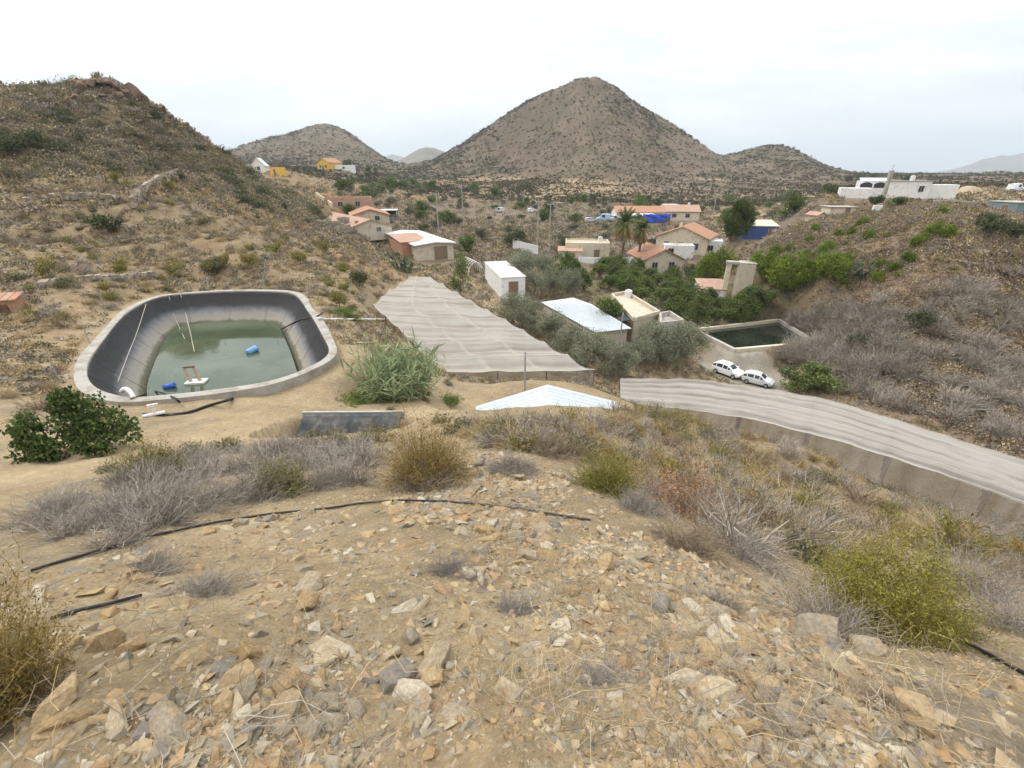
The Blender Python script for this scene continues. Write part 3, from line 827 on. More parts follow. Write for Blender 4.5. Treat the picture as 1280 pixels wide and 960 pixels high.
# yellow house and neighbours on the saddle
b = G(PAD['yellow'])
gable_house('yellow_house', 'yellow ochre house on the saddle below the left peak', 'house', b, R(-25), 8, 9, 3.6, 2.0, 'ochre', 'tile', wins=[('window', 0, -2, 1.2, 1, 1.3), ('window', 0, 2, 1.2, 1, 1.3), ('door', 0, 0, .05, 1.1, 2.2)])
p = G(at(432, 213, .42)); flat_house('outbuilding', 'low white outbuilding between the yellow house and the dark cypresses', 'house', p, R(0), 9, 5, 2.2, 'white', 'concrete', wins=[('window', 0, 0, .8, 1, .9)])
p = G(at(462, 213, .43)); flat_house('outbuilding', 'low cream outbuilding under the dark cypresses', 'house', p, R(0), 8, 5, 1.7, 'cream', 'concrete', wins=[('window', 0, 0, .5, 1, .8)])
b = G(PAD['church'])
gable_house('white_house', 'white house with a steep gable behind the left hill slope', 'house', b, R(15), 4.4, 6, 2.4, 2.3, 'white', 'white_roof', wins=[('window', 0, 0, 1, .9, 1)])
p = G(at(314, 208, .29)); flat_house('white_wall_house', 'white flat house end just showing over the hill slope', 'house', p, R(-20), 5, 4, 2.2, 'white', 'white', wins=[('window', 0, .5, .9, .8, .9)])
p = G(at(349, 222, .28)); flat_house('yellow_shed', 'small yellow shed on the lane right of the white gabled house', 'shed', p, R(-20), 4, 3, 2.2, 'ochre', 'concrete', wins=[('door', 0, 0, .05, .9, 1.8)])

# ---- valley middle
b = PAD['box']; flat_house('store_building', 'narrow white flat roofed store standing among the olive trees', 'building', (b.x - 1.3, b.y + 3.2, b.z), R(14), 3.0, 10.5, 2.55, 'white', 'white_roof', parapet=0, over=.08, wins=[('door', 0, 0, .02, 1.1, 2)])
b = PAD['cream']; flat_house('cream_house', 'flat roofed cream house in the middle of the valley with a dark doorway', 'house', (b.x, b.y + 2.5, b.z), R(-6), 8.4, 6, 2.9, 'cream', 'beige',
                             wins=[('window', 0, -2, 1, 1, 1), ('door', 0, 1.8, .02, 1, 2)])
p = G(at(712, 330, .155)); flat_house('garage', 'low beige lean-to in front of the cream house', 'shed', p, R(-6), 4.6, 3.4, 2.0, 'beige', 'pink', parapet=0, slope=.4, over=.1, wins=[('door', 0, 0, .02, 1.6, 1.7)])
wall_run('garden_wall', 'white garden wall in front of the cream house', [at(722, 336, .152), at(760, 337, .15), at(790, 335, .152)], 1.1, .2, 'white')
b = PAD['gable']; gable_house('gable_house', 'small house with an orange gable roof facing the orchard', 'house', (b.x, b.y + 3, b.z), R(6), 7.4, 8.5, 2.5, 1.75, 'beige', 'tile', wins=[('window', 0, -1.6, 1, 1, 1), ('window', 0, 1.6, 1, 1, 1)])
b = PAD['terra']; gable_house('tiled_house', 'largest cream house with a bright orange tiled roof left of the tall pine', 'house', (b.x, b.y + 3, b.z), R(-32), 10.5, 10, 3.3, 2.1, 'cream', 'tile',
                              wins=[('window', 0, -3, 1.1, 1, 1.2), ('window', 0, 0, 1.1, 1, 1.2), ('window', 0, 3, 1.1, 1, 1.2), ('window', 3, 0, 1.1, 1, 1.2)])
p = G(at(846, 322, .163)); flat_house('annex', 'white flat annex with a blue door below the largest orange tiled house', 'building', p, R(-10), 5.6, 3.0, 2.3, 'white', 'white', wins=[('window', 0, -1.6, .5, 1, 1.5)])
p = G(at(886, 316, .17)); flat_house('annex', 'white flat annex between the orange tiled house and the tall pine', 'building', p, R(-20), 4.4, 4.0, 2.6, 'white', 'white', wins=[('window', 0, 0, 1, 1, 1)])
b = PAD['farm']; gable_house('long_house', 'long low house with a faded orange roof behind the blue tarpaulin', 'house', (b.x, b.y + 4, b.z), R(90), 8, 15, 2.7, 1.5, 'white', 'tile', wins=[('window', 3, -4, 1, 1.2, 1), ('window', 3, 2, 1, 1.2, 1)])
b = PAD['farm2']; gable_house('long_house', 'brown tiled house right of the blue tarpaulin with a shaded porch', 'house', (b.x + .6, b.y + 4, b.z), R(82), 8, 11, 2.7, 1.6, 'cream', 'pink', wins=[('window', 3, -2, 1, 1.2, 1), ('window', 3, 2, 1, 1.2, 1)], chimney=(1.2, -3))
p = G(at(796, 279, .245)); o = empty('awning', p, R(0), 'white canvas awning along the front of the long low house', 'awning')
MB().hexa([(-5, -1.5, 2.0), (5, -1.5, 2.0), (5, 1.2, 2.5), (-5, 1.2, 2.5), (-5, -1.5, 2.05), (5, -1.5, 2.05), (5, 1.2, 2.55), (-5, 1.2, 2.55)]).build('canvas', M_['white'], o)
for x in (-4.9, 0, 4.9): MB().box(x - .06, x + .06, -1.45, -1.33, -.6, 2.02).build('post', M_['steel'], o)
# blue tarpaulin hung on a frame
p = G(at(820, 280, .24)); o = empty('blue_tarpaulin', p, R(-3), 'bright blue tarpaulin hung on posts before the long low house', 'tarpaulin')
NX, NZ = 22, 8; V = []; Fs = []
for j in range(NZ + 1):
    for i in range(NX + 1):
        x = -4 + 8 * i / NX; z = .15 + 2.6 * j / NZ
        V.append((x, .14 * math.sin(i * 1.3) + .12 * math.sin(i * .6 + j), z - (.18 * math.sin(math.pi * ((i % 6) / 6)) if j == NZ else 0)))
for j in range(NZ):
    for i in range(NX): a = j * (NX + 1) + i; Fs.append((a, a + 1, a + NX + 2, a + NX + 1))
t = MB().add(V, Fs).build('sheet', M_['blue_tarp'], o, True); md = t.modifiers.new('thickness', 'SOLIDIFY'); md.thickness = .02
for x in (-4, -1.3, 1.3, 4): MB().box(x - .05, x + .05, .3, .4, -.6, 2.8).build('post', M_['steel'], o)
p = G(at(838, 256, .31)); o = empty('greenhouse', p, R(0), 'small pale roofed greenhouse on the slope above the long houses', 'greenhouse')
MB().box(-2.8, 2.8, -1.5, 1.5, 1.9, 2.05).build('roof', M_['white_roof'], o)
for x in (-2.6, 0, 2.6):
    for y in (-1.4, 1.4): MB().box(x - .06, x + .06, y - .06, y + .06, -.8, 1.897).build('post', M_['steel'], o)
MB().box(-2.5, 2.5, 1.3, 1.33, -.5, 1.897).build('back_panel', M_['beige'], o)
b = PAD['blue']; flat_house('blue_shed', 'dark blue metal shed right of the tall pine with a cream roof', 'shed', (b.x + .5, b.y + 2, b.z), R(-8), 5.6, 4.4, 2.3, 'blue_wall', 'cream', parapet=0, slope=.7, over=.15, wins=[('door', 0, 1.6, .02, .9, 1.8)])
b = PAD['lowhut']; flat_house('orchard_hut', 'low white hut with a pink tiled roof left of the concrete tower', 'hut', (b.x, b.y + 1.2, b.z), R(-8), 3.6, 3.4, 1.5, 'white', 'pink', parapet=0, slope=.75, over=.15, wins=[('door', 0, -.6, .02, .7, 1.3)])
# ruined twin pillar tower
b = G(PAD['tower']); o = empty('concrete_tower', b, R(-20), 'old concrete tower with a thick and a thin pillar joined at the top', 'tower')
mb = MB(); V = [(-.4, -1.1), (1.7, -1.1), (1.7, 1.1), (-.4, 1.1)]
mb.hexa([(x, y, -1) for x, y in V] + [(x * .96 + .03, y * .96, 5.15) for x, y in V]); mb.build('thick_pillar', M_['beige'], o, bevel=.06)
MB().hexa([(-1.95, -.45, -1), (-1.25, -.45, -1), (-1.25, .45, -1), (-1.95, .45, -1), (-1.9, -.42, 4.9), (-1.3, -.42, 4.9), (-1.3, .42, 4.9), (-1.9, .42, 4.9)]).build('thin_pillar', M_['cream'], o, bevel=.05)
MB().box(-2.05, -.37, -.5, .5, 4.903, 5.25).build('lintel', M_['concrete'], o)
MB().box(-.34, 1.72, -1.08, 1.08, 5.153, 5.26).build('cap', M_['concrete'], o)
# house with the corrugated roof beside the olives
ref = PAD['corr']; zt = ref.z + 2.55
def wp(px, z): return [at_z(u, v, z) for u, v in px]
o = empty('courtyard_house', (ref.x, ref.y, ref.z), 0, 'courtyard house with a pale blue corrugated roof and beige flat roof by the olives', 'house')
def rel(P, z=None): return [(q.x - ref.x, q.y - ref.y, (q.z if z is None else z) - ref.z) for q in P]
def shrink(P, d):
    c = Vector((sum(q[0] for q in P) / len(P), sum(q[1] for q in P) / len(P)))
    return [((c + (Vector(q[:2]) - c) * d).x, (c + (Vector(q[:2]) - c) * d).y) for q in P]
A = rel(wp([(744, 417), (789, 412), (738, 385), (716, 377), (676, 380)], zt))
mb = MB(); mb.prism(shrink(A, .93), -1.5, 2.5); mb.build('wall', M_['beige'], o)
n = len(A); hz_ = [2.62, 2.62, 2.95, 2.95, 2.7]
MB().add([(x, y, hz_[i]) for i, (x, y, z) in enumerate(A)] + [(x, y, hz_[i] + .06) for i, (x, y, z) in enumerate(A)],
         [tuple(range(n))[::-1], tuple(range(n, 2 * n))] + [(i, (i + 1) % n, n + (i + 1) % n, n + i) for i in range(n)]).build('corrugated_roof', M_['metal_roof'], o)
mb = MB(); E0, E1, E2, E3 = [Vector((A[i][0], A[i][1], hz_[i] + .063)) for i in (0, 1, 2, 4)]
for k in range(1, 12):
    p0, p1 = E0.lerp(E1, k / 12), E3.lerp(E2, k / 12); dvv = (E1 - E0).normalized() * .03; hh = Vector((0, 0, .02))
    mb.hexa([tuple(w_) for w_ in (p0 - dvv, p0 + dvv, p1 + dvv, p1 - dvv)] + [tuple(w_ + hh) for w_ in (p0 - dvv, p0 + dvv, p1 + dvv, p1 - dvv)])
mb.build('sheet_ridge', M_['metal_roof'], o)['kind'] = 'stuff'
B = rel(wp([(792, 402), (823, 393), (783, 368), (765, 371)], zt)); B[3] = B[3]
mb = MB(); mb.prism([q[:2] for q in B], -1.5, 2.6); mb.build('flat_roof_wing', M_['beige'], o)
mb = MB()
for a, c in zip(B, B[1:] + B[:1]):
    a, c = Vector(a[:2]), Vector(c[:2]); nn = Vector((-(c - a).y, (c - a).x)).normalized() * .12
    mb.hexa([(*(a - nn), 2.603), (*(c - nn), 2.603), (*(c + nn), 2.603), (*(a + nn), 2.603), (*(a - nn), 2.95), (*(c - nn), 2.95), (*(c + nn), 2.95), (*(a + nn), 2.95)])
mb.build('parapet', M_['beige'], o)
Cc = rel(wp([(826, 405), (854, 402), (837, 391), (825, 393)], zt))
MB().prism([q[:2] for q in Cc], -1.5, 2.3).build('terrace_wing', M_['pale_concrete'], o)
mb = MB()
for a, c in zip(Cc, Cc[1:] + Cc[:1]):
    a, c = Vector(a[:2]), Vector(c[:2]); nn = Vector((-(c - a).y, (c - a).x)).normalized() * .1
    mb.hexa([(*(a - nn), 2.303), (*(c - nn), 2.303), (*(c + nn), 2.303), (*(a + nn), 2.303), (*(a - nn), 2.75), (*(c - nn), 2.75), (*(c + nn), 2.75), (*(a + nn), 2.75)])
mb.build('terrace_parapet', M_['concrete'], o)
D = rel(wp([(768, 404), (790, 402), (768, 387), (737, 386)], zt))
MB().prism([q[:2] for q in D], 2.66, 2.70).build('shade_net', M_['black_plastic'], o)
p = A[0]; dv = Vector(A[1][:2]) - Vector(A[0][:2])
for q in (.3, .72):
    P_ = Vector(A[0][:2]) + dv * q; w = MB().box(-.5, .5, -.03, .03, .9, 1.9); w.xf(Matrix.Translation((P_.x * .93, P_.y * .93 - .08, 0)) @ Matrix.Rotation(math.atan2(dv.y, dv.x), 4, 'Z')); w.build('window', M_['dark'], o)

# ---- house on the right-hand spur
b = PAD['villa']
o = empty('hilltop_house', b, R(-27), 'long white house with arched glazing on top of the right spur', 'house')
o.scale = (.86, .86, .92)
for nm, x0, x1, y0, y1, h in (('low_wing', -10.2, -4.6, -3, 1.5, 1.9), ('arcade', -6.6, -1.2, 1.6, 5.5, 3.2), ('main_wing', -1.15, 6.0, 1.0, 6.5, 3.15), ('end_wing', 6.05, 10.8, 1.7, 6, 2.6)):
    MB().box(x0, x1, y0, y1, -2, h).build(nm, M_['white'], o, bevel=.05)
MB().box(-1.3, 6.15, .85, 6.65, 3.153, 3.25).build('roof', M_['pale_concrete'], o)
MB().add([(-6.6, 1.5, 3.2), (-1.2, 1.5, 3.2), (-1.2, 3, 3.75), (-6.6, 3, 3.75), (-6.6, 5.5, 3.75), (-1.2, 5.5, 3.75)], [(0, 1, 2, 3), (3, 2, 5, 4)]).build('arcade_roof', M_['white_roof'], o)
for x0, x1 in ((-6.3, -4.1), (-3.8, -1.6)):
    mb = MB(); n = 10; pts = [(x0, 1.9), (x1, 1.9)] + [(x1 - (x1 - x0) * k / n, 2.6 + .35 * math.sin(math.pi * k / n)) for k in range(n + 1)]
    mb.add([(x, 1.55, z) for x, z in pts], [tuple(range(len(pts)))]); w = mb.build('window', M_['glass'], o)
opening(o, 4.5, 1.3, .8, 1.0, 1.0, 'window', 0)
p = G(at(1106, 240, .140)); o = empty('mast', p, 0, 'pale square mast rising above the white house on the spur', 'mast')
MB().hexa([(-.3, -.3, -1), (.3, -.3, -1), (.3, .3, -1), (-.3, .3, -1), (-.22, -.22, 3.5), (.22, -.22, 3.5), (.22, .22, 3.5), (-.22, .22, 3.5)]).build('shaft', M_['pale_concrete'], o)
MB().box(-.27, .27, -.27, .27, 3.503, 4.7).build('head', M_['frame'], o)
MB().tube([(0, 0, 4.7), (.02, 0, 5.6)], .04).build('aerial', M_['steel'], o)
b = PAD['villa2']; flat_house('hut', 'cream hut with a flat grey roof on the slope left of the white hilltop house', 'hut', (b.x, b.y + 1.5, b.z), R(-5), 4.2, 3, 1.7, 'cream', 'concrete', parapet=0, over=.25, wins=[('door', 0, .8, .02, .8, 1.5)])
p = G(gp(1018, 276)); gable_house('small_house', 'little tan house half hidden by grey scrub left of the cream hut', 'house', p, R(20), 2.0, 2.2, .9, .45, 'beige', 'pink', wins=[('window', 0, 0, .3, .4, .4)], over=.15)
p = G(at(1097, 259, .125)); flat_house('water_tank', 'white box tank beside the dark bush under the hilltop house', 'tank', p, R(-20), 1.1, .8, .95, 'white', 'white', parapet=.08, wins=(), down=.5)
b = PAD['teal']; flat_house('teal_shed', 'grey green sheet metal shed at the far right edge', 'shed', (b.x + .6, b.y + 1, b.z), R(8), 4.2, 3.6, 2.0, 'teal', 'concrete', parapet=0, over=.1, wins=[('door', 3, -.4, .02, .8, 1.6)])
wall_run('retaining_wall', 'grey concrete retaining wall below the plateau edge on the right', [at(1163, 262, .126), at(1195, 263, .124), at(1222, 265, .122)], .7, .25, 'concrete')
p = G(at(1208, 245, .19)); mb = MB(); n, rr = 26, 9
V = []; Fs = []
for j in range(rr):
    for i in range(n):
        q = j / (rr - 1); rad = (1 - q) ** .8; a = 2 * math.pi * i / n; w = 1 + .12 * math.sin(3 * a + j) + rnd.uniform(-.05, .05)
        V.append((3.6 * rad * math.cos(a) * w, 2.6 * rad * math.sin(a) * w, -.5 + 2.5 * math.sin(q * math.pi / 2) + rnd.uniform(-.06, .06)))
for j in range(rr - 1):
    for i in range(n): Fs.append((j * n + i, j * n + (i + 1) % n, (j + 1) * n + (i + 1) % n, (j + 1) * n + i))
t = mb.add(V, Fs).build('spoil_heap', mat('spoil', (.42, .33, .21), .95, .2, 2, .4), None, True); t.location = p
tag(t, 'pale rounded heap of earth right of the white hilltop house', 'heap')

# ---- shed below the slope with the pale blue roof
zt = -11.75
b = PAD['shed']; o = empty('tin_shed', b, 0, 'shed with a pale blue sheet metal gable roof below the stony slope', 'shed')
px = dict(lf=(595, 509), lb=(614, 522), rf=(770, 503), rb=(757, 513), a=(692, 474), an=(690, 497))
lf, rf = at_z(*px['lf'], zt), at_z(*px['rf'], zt)
ap = at_z(*px['a'], zt + 1.15)
ax = (rf - lf); ax.z = 0; wd = ax.length; ax.normalize(); ay = Vector((ax.y, -ax.x, 0))     # towards the camera
ap = (lf + rf) / 2; ap.z = zt + 1.2; dep = 3.4
mb = MB()
def loc3(q): return tuple(q - b)
for A_, B_ in ((lf, ap), (ap, rf)):
    q = [A_, A_ + ay * dep, B_ + ay * dep, B_]
    q = [Vector(w) for w in q]
    if A_ is ap: pass
    mb.hexa([loc3(w) for w in q] + [tuple(Vector(loc3(w)) + Vector((0, 0, .06))) for w in q])
for A_, B_ in ((lf, ap), (ap, rf)):       # raised seams of the sheets, eave to ridge
    for k in range(1, 8):
        p0, p1 = A_ + ay * dep * k / 8, B_ + ay * dep * k / 8; up = Vector((0, 0, .063)); w2 = ay * .02; hh = Vector((0, 0, .012))
        mb.hexa([loc3(w) for w in (p0 + up - w2, p1 + up - w2, p1 + up + w2, p0 + up + w2)] + [loc3(w) for w in (p0 + up - w2 + hh, p1 + up - w2 + hh, p1 + up + w2 + hh, p0 + up + w2 + hh)])
mb.build('roof', M_['metal_roof'], o)
mb = MB(); i_ = .25
P0, P1 = lf + ax * i_, rf - ax * i_
slope_ = 1.2 / (wd / 2)
for yy in (.2, dep - .2):
    pts = [P0 + ay * yy, P1 + ay * yy]
    V = [(pts[0].x, pts[0].y, b.z - 1.5), (pts[1].x, pts[1].y, b.z - 1.5), (pts[1].x, pts[1].y, zt + i_ * slope_ - .01), (ap.x + ay.x * yy, ap.y + ay.y * yy, zt + 1.19), (pts[0].x, pts[0].y, zt + i_ * slope_ - .01)]
    if yy == .2: W0 = V
mb.add([loc3(Vector(w)) for w in W0] + [loc3(Vector(w)) for w in V], [(4, 3, 2, 1, 0), (5, 6, 7, 8, 9), (0, 1, 6, 5), (1, 2, 7, 6), (2, 3, 8, 7), (3, 4, 9, 8), (4, 0, 5, 9)])
mb.build('wall', M_['teal'], o)
mb = MB(); q = [lf, lf + ay * dep]
mb.hexa([loc3(q[0] + Vector((0, 0, -.22)) - ax * .03), loc3(q[1] + Vector((0, 0, -.22)) - ax * .03), loc3(q[1] + Vector((0, 0, -.22)) - ax * .004), loc3(q[0] + Vector((0, 0, -.22)) - ax * .004),
         loc3(q[0] + Vector((0, 0, .05)) - ax * .03), loc3(q[1] + Vector((0, 0, .05)) - ax * .03), loc3(q[1] + Vector((0, 0, .05)) - ax * .004), loc3(q[0] + Vector((0, 0, .05)) - ax * .004)])
mb.build('fascia', mat('green_trim', (.16, .34, .25), .6, .1, 3), o)

# ---- pond
def offset_loop(L, d):
    """inward offset of the counter-walked loop with light smoothing"""
    P = np.array(L); t = np.roll(P, -1, 0) - np.roll(P, 1, 0); t /= np.linalg.norm(t, axis=1)[:, None]
    nrm = np.stack([-t[:, 1], t[:, 0]], 1)
    area = 0.5 * np.sum(P[:, 0] * np.roll(P[:, 1], -1) - np.roll(P[:, 0], -1) * P[:, 1])
    if area < 0: nrm = -nrm
    Q = P + nrm * d
    if d > .5:
        for _ in range(int(6 * d)): Q = (np.roll(Q, 1, 0) + 2 * Q + np.roll(Q, -1, 0)) / 4
    return Q
pc = POND.mean(0); o = empty('irrigation_pond', (pc[0], pc[1], POND_Z), 0, 'lined irrigation pond with a pale concrete rim and black sloping liner', 'pond')
def ring(loops, closed_end=False):
    n = len(loops[0][0]); V = []; Fs = []
    for L, z in loops:
        zz = z if np.ndim(z) else np.full(n, z)
        V += [(L[i][0] - pc[0], L[i][1] - pc[1], zz[i] - POND_Z) for i in range(n)]
    for k in range(len(loops) - 1):
        for i in range(n): Fs.append((k * n + i, k * n + (i + 1) % n, (k + 1) * n + (i + 1) % n, (k + 1) * n + i))
    if closed_end: Fs.append(tuple(range((len(loops) - 1) * n, len(loops) * n)))
    return MB().add(V, Fs)
k_ = np.arange(160)
wob = np.interp(np.arange(160), np.arange(0, 161, 8), np.append(nrs.uniform(-.12, .12, 20), 0)); topz = POND_Z + .04 + .03 * np.interp(np.arange(160), np.arange(0, 161, 5), np.append(nrs.uniform(-1, 1, 32), 0))
outer = offset_loop(POND, -.08) + wob[:, None] * .5
ring([(outer, POND_Z - 1.2), (outer, topz), (offset_loop(POND, .2), topz + .02), (offset_loop(POND, .36) , topz), (offset_loop(POND, .39), POND_Z - .15)]).build('rim', M_['pale_concrete'], o)
lm, nt, N, L, out = _mat('pond_liner')
bs = N.new('ShaderNodeBsdfPrincipled'); bs.inputs['Roughness'].default_value = .8; bs.inputs['Specular IOR Level'].default_value = .2; L.new(bs.outputs[0], out.inputs['Surface'])
tc = N.new('ShaderNodeTexCoord'); sp = N.new('ShaderNodeSeparateXYZ'); L.new(tc.outputs['Object'], sp.inputs[0])
no = N.new('ShaderNodeTexNoise'); no.inputs['Scale'].default_value = 1.6; no.inputs['Detail'].default_value = 8; no.inputs['Roughness'].default_value = .7; L.new(tc.outputs['Object'], no.inputs['Vector'])
ma = N.new('ShaderNodeMath'); ma.operation = 'MULTIPLY_ADD'; ma.inputs[1].default_value = .55; L.new(no.outputs['Fac'], ma.inputs[0]); L.new(sp.outputs['Z'], ma.inputs[2])
cr = N.new('ShaderNodeValToRGB'); L.new(ma.outputs[0], cr.inputs['Fac'])
mr = N.new('ShaderNodeMapRange'); mr.inputs['From Min'].default_value = -2.2; mr.inputs['From Max'].default_value = .35; L.new(ma.outputs[0], mr.inputs['Value']); L.new(mr.outputs[0], cr.inputs['Fac'])
e = cr.color_ramp.elements; e[0].position = 0; e[0].color = (.11, .105, .075, 1); e[1].position = 1; e[1].color = (.085, .078, .07, 1)
for ps, c in ((.2, (.13, .125, .085, 1)), (.26, (.30, .27, .22, 1)), (.42, (.24, .225, .2, 1)), (.52, (.13, .13, .14, 1)), (.62, (.042, .041, .041, 1)), (.9, (.028, .027, .027, 1))):
    q = e.new(ps); q.color = c
L.new(cr.outputs[0], bs.inputs['Base Color'])
wv = N.new('ShaderNodeTexNoise'); wv.inputs['Scale'].default_value = 3.5; wv.inputs['Detail'].default_value = 4; L.new(tc.outputs['Object'], wv.inputs['Vector'])
bp = N.new('ShaderNodeBump'); bp.inputs['Strength'].default_value = .5; bp.inputs['Distance'].default_value = .08; L.new(wv.outputs['Fac'], bp.inputs['Height']); L.new(bp.outputs[0], bs.inputs['Normal'])
lo = []; LSL = 1.35
for d in (.36, .70, 1.0, 1.3, 1.6, 1.9, 2.2, 2.7): lo.append((offset_loop(POND, d), POND_Z - .02 - (d - .36) * LSL))
ring(lo, True).build('liner', lm, o, True)
mb = MB()       # welded seams of the liner
for k in range(4, 160, 9):
    pts = []
    for Lp, z in lo[:6]:
        pts.append((Lp[k][0] - pc[0], Lp[k][1] - pc[1], z - POND_Z + .012))
    mb.tube(pts, .010, 4)
mb.build('liner_seam', mat('liner_weld', (.06, .06, .062), .6, .2, 5), o)
WZ = POND_Z - 1.95
wm_, nt, N, L, out = _mat('pond_water')
bs = N.new('ShaderNodeBsdfPrincipled'); bs.inputs['Base Color'].default_value = (.040, .050, .030, 1); bs.inputs['Roughness'].default_value = .06; bs.inputs['IOR'].default_value = 1.45; bs.inputs['Specular IOR Level'].default_value = .5
tc = N.new('ShaderNodeTexCoord'); no = N.new('ShaderNodeTexNoise'); no.inputs['Scale'].default_value = 1.2; no.inputs['Detail'].default_value = 3; L.new(tc.outputs['Object'], no.inputs['Vector'])
bp = N.new('ShaderNodeBump'); bp.inputs['Strength'].default_value = .06; bp.inputs['Distance'].default_value = .05; L.new(no.outputs['Fac'], bp.inputs['Height']); L.new(bp.outputs[0], bs.inputs['Normal'])
n2 = N.new('ShaderNodeTexNoise'); n2.inputs['Scale'].default_value = .35; n2.inputs['Detail'].default_value = 4; L.new(tc.outputs['Object'], n2.inputs['Vector'])
cr = N.new('ShaderNodeValToRGB'); L.new(n2.outputs['Fac'], cr.inputs['Fac']); cr.color_ramp.elements[0].position = .35; cr.color_ramp.elements[0].color = (.048, .064, .03, 1); cr.color_ramp.elements[1].position = .7; cr.color_ramp.elements[1].color = (.095, .115, .066, 1)
L.new(cr.outputs[0], bs.inputs['Base Color']); L.new(bs.outputs[0], out.inputs['Surface'])
wl_ = offset_loop(POND, 2.1)
w = MB().add([(q[0], q[1], WZ) for q in wl_[::-1]], [tuple(range(160))]).build('pond_water', wm_); struct(w)
wr_ = wm_.copy(); wr_.name = 'reservoir_water'
for nd in wr_.node_tree.nodes:
    if nd.type == 'BSDF_PRINCIPLED': nd.inputs['IOR'].default_value = 1.75
    if nd.type == 'VALTORGB': nd.color_ramp.elements[0].color = (.012, .016, .012, 1); nd.color_ramp.elements[1].color = (.03, .036, .026, 1)
w = MB().add([(q[0], q[1], RES_Z - .22) for q in RES[::-1]], [tuple(range(4))]).build('reservoir_water', wr_); struct(w)
# concrete tank on the right
rc = Vector((sum(q[0] for q in RES) / 4, sum(q[1] for q in RES) / 4, RES_Z)); o = empty('concrete_reservoir', rc, 0, 'rectangular concrete reservoir beside the parked cars below grey brush', 'reservoir')
for i in range(4):
    a, c = Vector((*RES[i], 0)), Vector((*RES[(i + 1) % 4], 0)); d = (c - a).normalized(); nn = Vector((-d.y, d.x, 0)) * .2
    a2, c2 = a - d * .198, c - d * .202
    q = [a2 - nn, c2 - nn, c2 + nn, a2 + nn]
    MB().hexa([(w_.x - rc.x, w_.y - rc.y, -2.2) for w_ in q] + [(w_.x - rc.x, w_.y - rc.y, .12) for w_ in q]).build('tank_wall', M_['cream'] if i in (0, 2) else M_['concrete'], o)
MB().add([(q[0] - rc.x, q[1] - rc.y, -2) for q in RES], [(0, 1, 2, 3)]).build('tank_bottom', M_['concrete'], o)

# floats, pump and ropes of the pond
def barrel(u, v, z, label, m, rz, size=1.0, tilt=80):
    p = at_z(u, v, z); o = empty('plastic_drum', (p.x, p.y, z), rz, label, 'drum')
    prof = [(0, -.46), (.24, -.46), (.28, -.42), (.285, -.2), (.30, -.17), (.285, -.14), (.285, .14), (.30, .17), (.285, .2), (.28, .42), (.24, .46), (0, .46)]
    n = 20; V = []; Fs = []
    for r_, y in prof: V += [(r_ * math.cos(2 * math.pi * k / n) * size, r_ * math.sin(2 * math.pi * k / n) * size, y * size) for k in range(n)]
    for j in range(len(prof) - 1):
        for k in range(n): Fs.append((j * n + k, j * n + (k + 1) % n, (j + 1) * n + (k + 1) % n, (j + 1) * n + k))
    M4 = Matrix.Rotation(R(tilt), 4, 'Y')
    MB().add(V, Fs).xf(M4).build('drum_body', m, o, True)
    MB().tube([(.16 * size, 0, .46 * size), (.16 * size, 0, .5 * size)], .05 * size, 10).xf(M4).build('bung', M_['white_plastic'], o)
    return o
barrel(315, 438, WZ + .12, 'pale blue plastic drum floating in the middle of the pond', M_['pale_blue_plastic'], R(60), .75)
barrel(212, 483, WZ + .08, 'dark blue plastic drum floating near the left end of the pond', M_['blue_plastic'], R(20), .6)
p = at_z(333, 395, WZ + .1); o = empty('small_float', p, 0, 'small white float at the far edge of the pond water', 'float')
MB().tube([(-.22, 0, 0), (.22, 0, 0)], .12, 10).build('float_body', M_['white_plastic'], o); MB().tube([(-.3, 0, 0), (.3, 0, 0)], .03, 6).build('axle', M_['rope'], o)
p = at_z(246, 478, WZ); o = empty('pump_raft', p, R(10), 'pale wooden pump raft with two uprights floating near the pond edge', 'raft')
MB().box(-.5, .5, -.3, .3, -.05, .1).build('deck', M_['white_plastic'], o)
for x in (-.28, .2): MB().hexa([(x - .07, -.07, .1), (x + .07, -.07, .1), (x + .07, .07, .1), (x - .07, .07, .1), (x - .17, -.06, .9), (x - .05, -.06, .9), (x - .05, .06, .9), (x - .17, .06, .9)]).build('upright', mat('pale_wood', (.5, .38, .3), .9, .15, 5), o)
MB().box(-.42, .15, -.05, .05, .9, 1.0).build('crossbar', M_['wood'], o)
def rope(name, label, cat, pts, r, m, n=6):
    P = [Vector(p) for p in pts]; c = P[0].copy()
    # smooth through the points
    Q = []
    for i in range(len(P) - 1):
        p0, p1, p2, p3 = P[max(i - 1, 0)], P[i], P[i + 1], P[min(i + 2, len(P) - 1)]
        for k in range(8):
            t = k / 8; Q.append(.5 * (2 * p1 + (p2 - p0) * t + (2 * p0 - 5 * p1 + 4 * p2 - p3) * t * t + (3 * p1 - p0 - 3 * p2 + p3) * t ** 3))
    Q.append(P[-1])
    ob = MB().tube([q - c for q in Q], r, n).build(name, m, None, True); ob.location = c; tag(ob, label, cat); return ob
def liner_pt(u, v):
    """point on the liner slope seen at this pixel: march along the ray to the sloping sheet"""
    r = ray(u, v); s = np.linspace(.025, .09, 900)
    x, y, z = r[0] * s, r[1] * s, r[2] * s
    d = -poly_sd(x, y, POND)
    zs = np.where(d < .38, POND_Z + .05, np.maximum(WZ, POND_Z - .02 - (d - .36) * LSL))
    k = np.nonzero((d > -.3) & (z < zs))[0]
    if len(k): k = k[0]; return Vector((x[k], y[k], zs[k] + .03))
    return at_z(u, v, WZ + .03)
rope('rope', 'pale rope running down the black liner at the far left of the pond', 'rope', [liner_pt(183, 381), liner_pt(172, 415), liner_pt(160, 446), liner_pt(148, 478)], .022, M_['rope'])
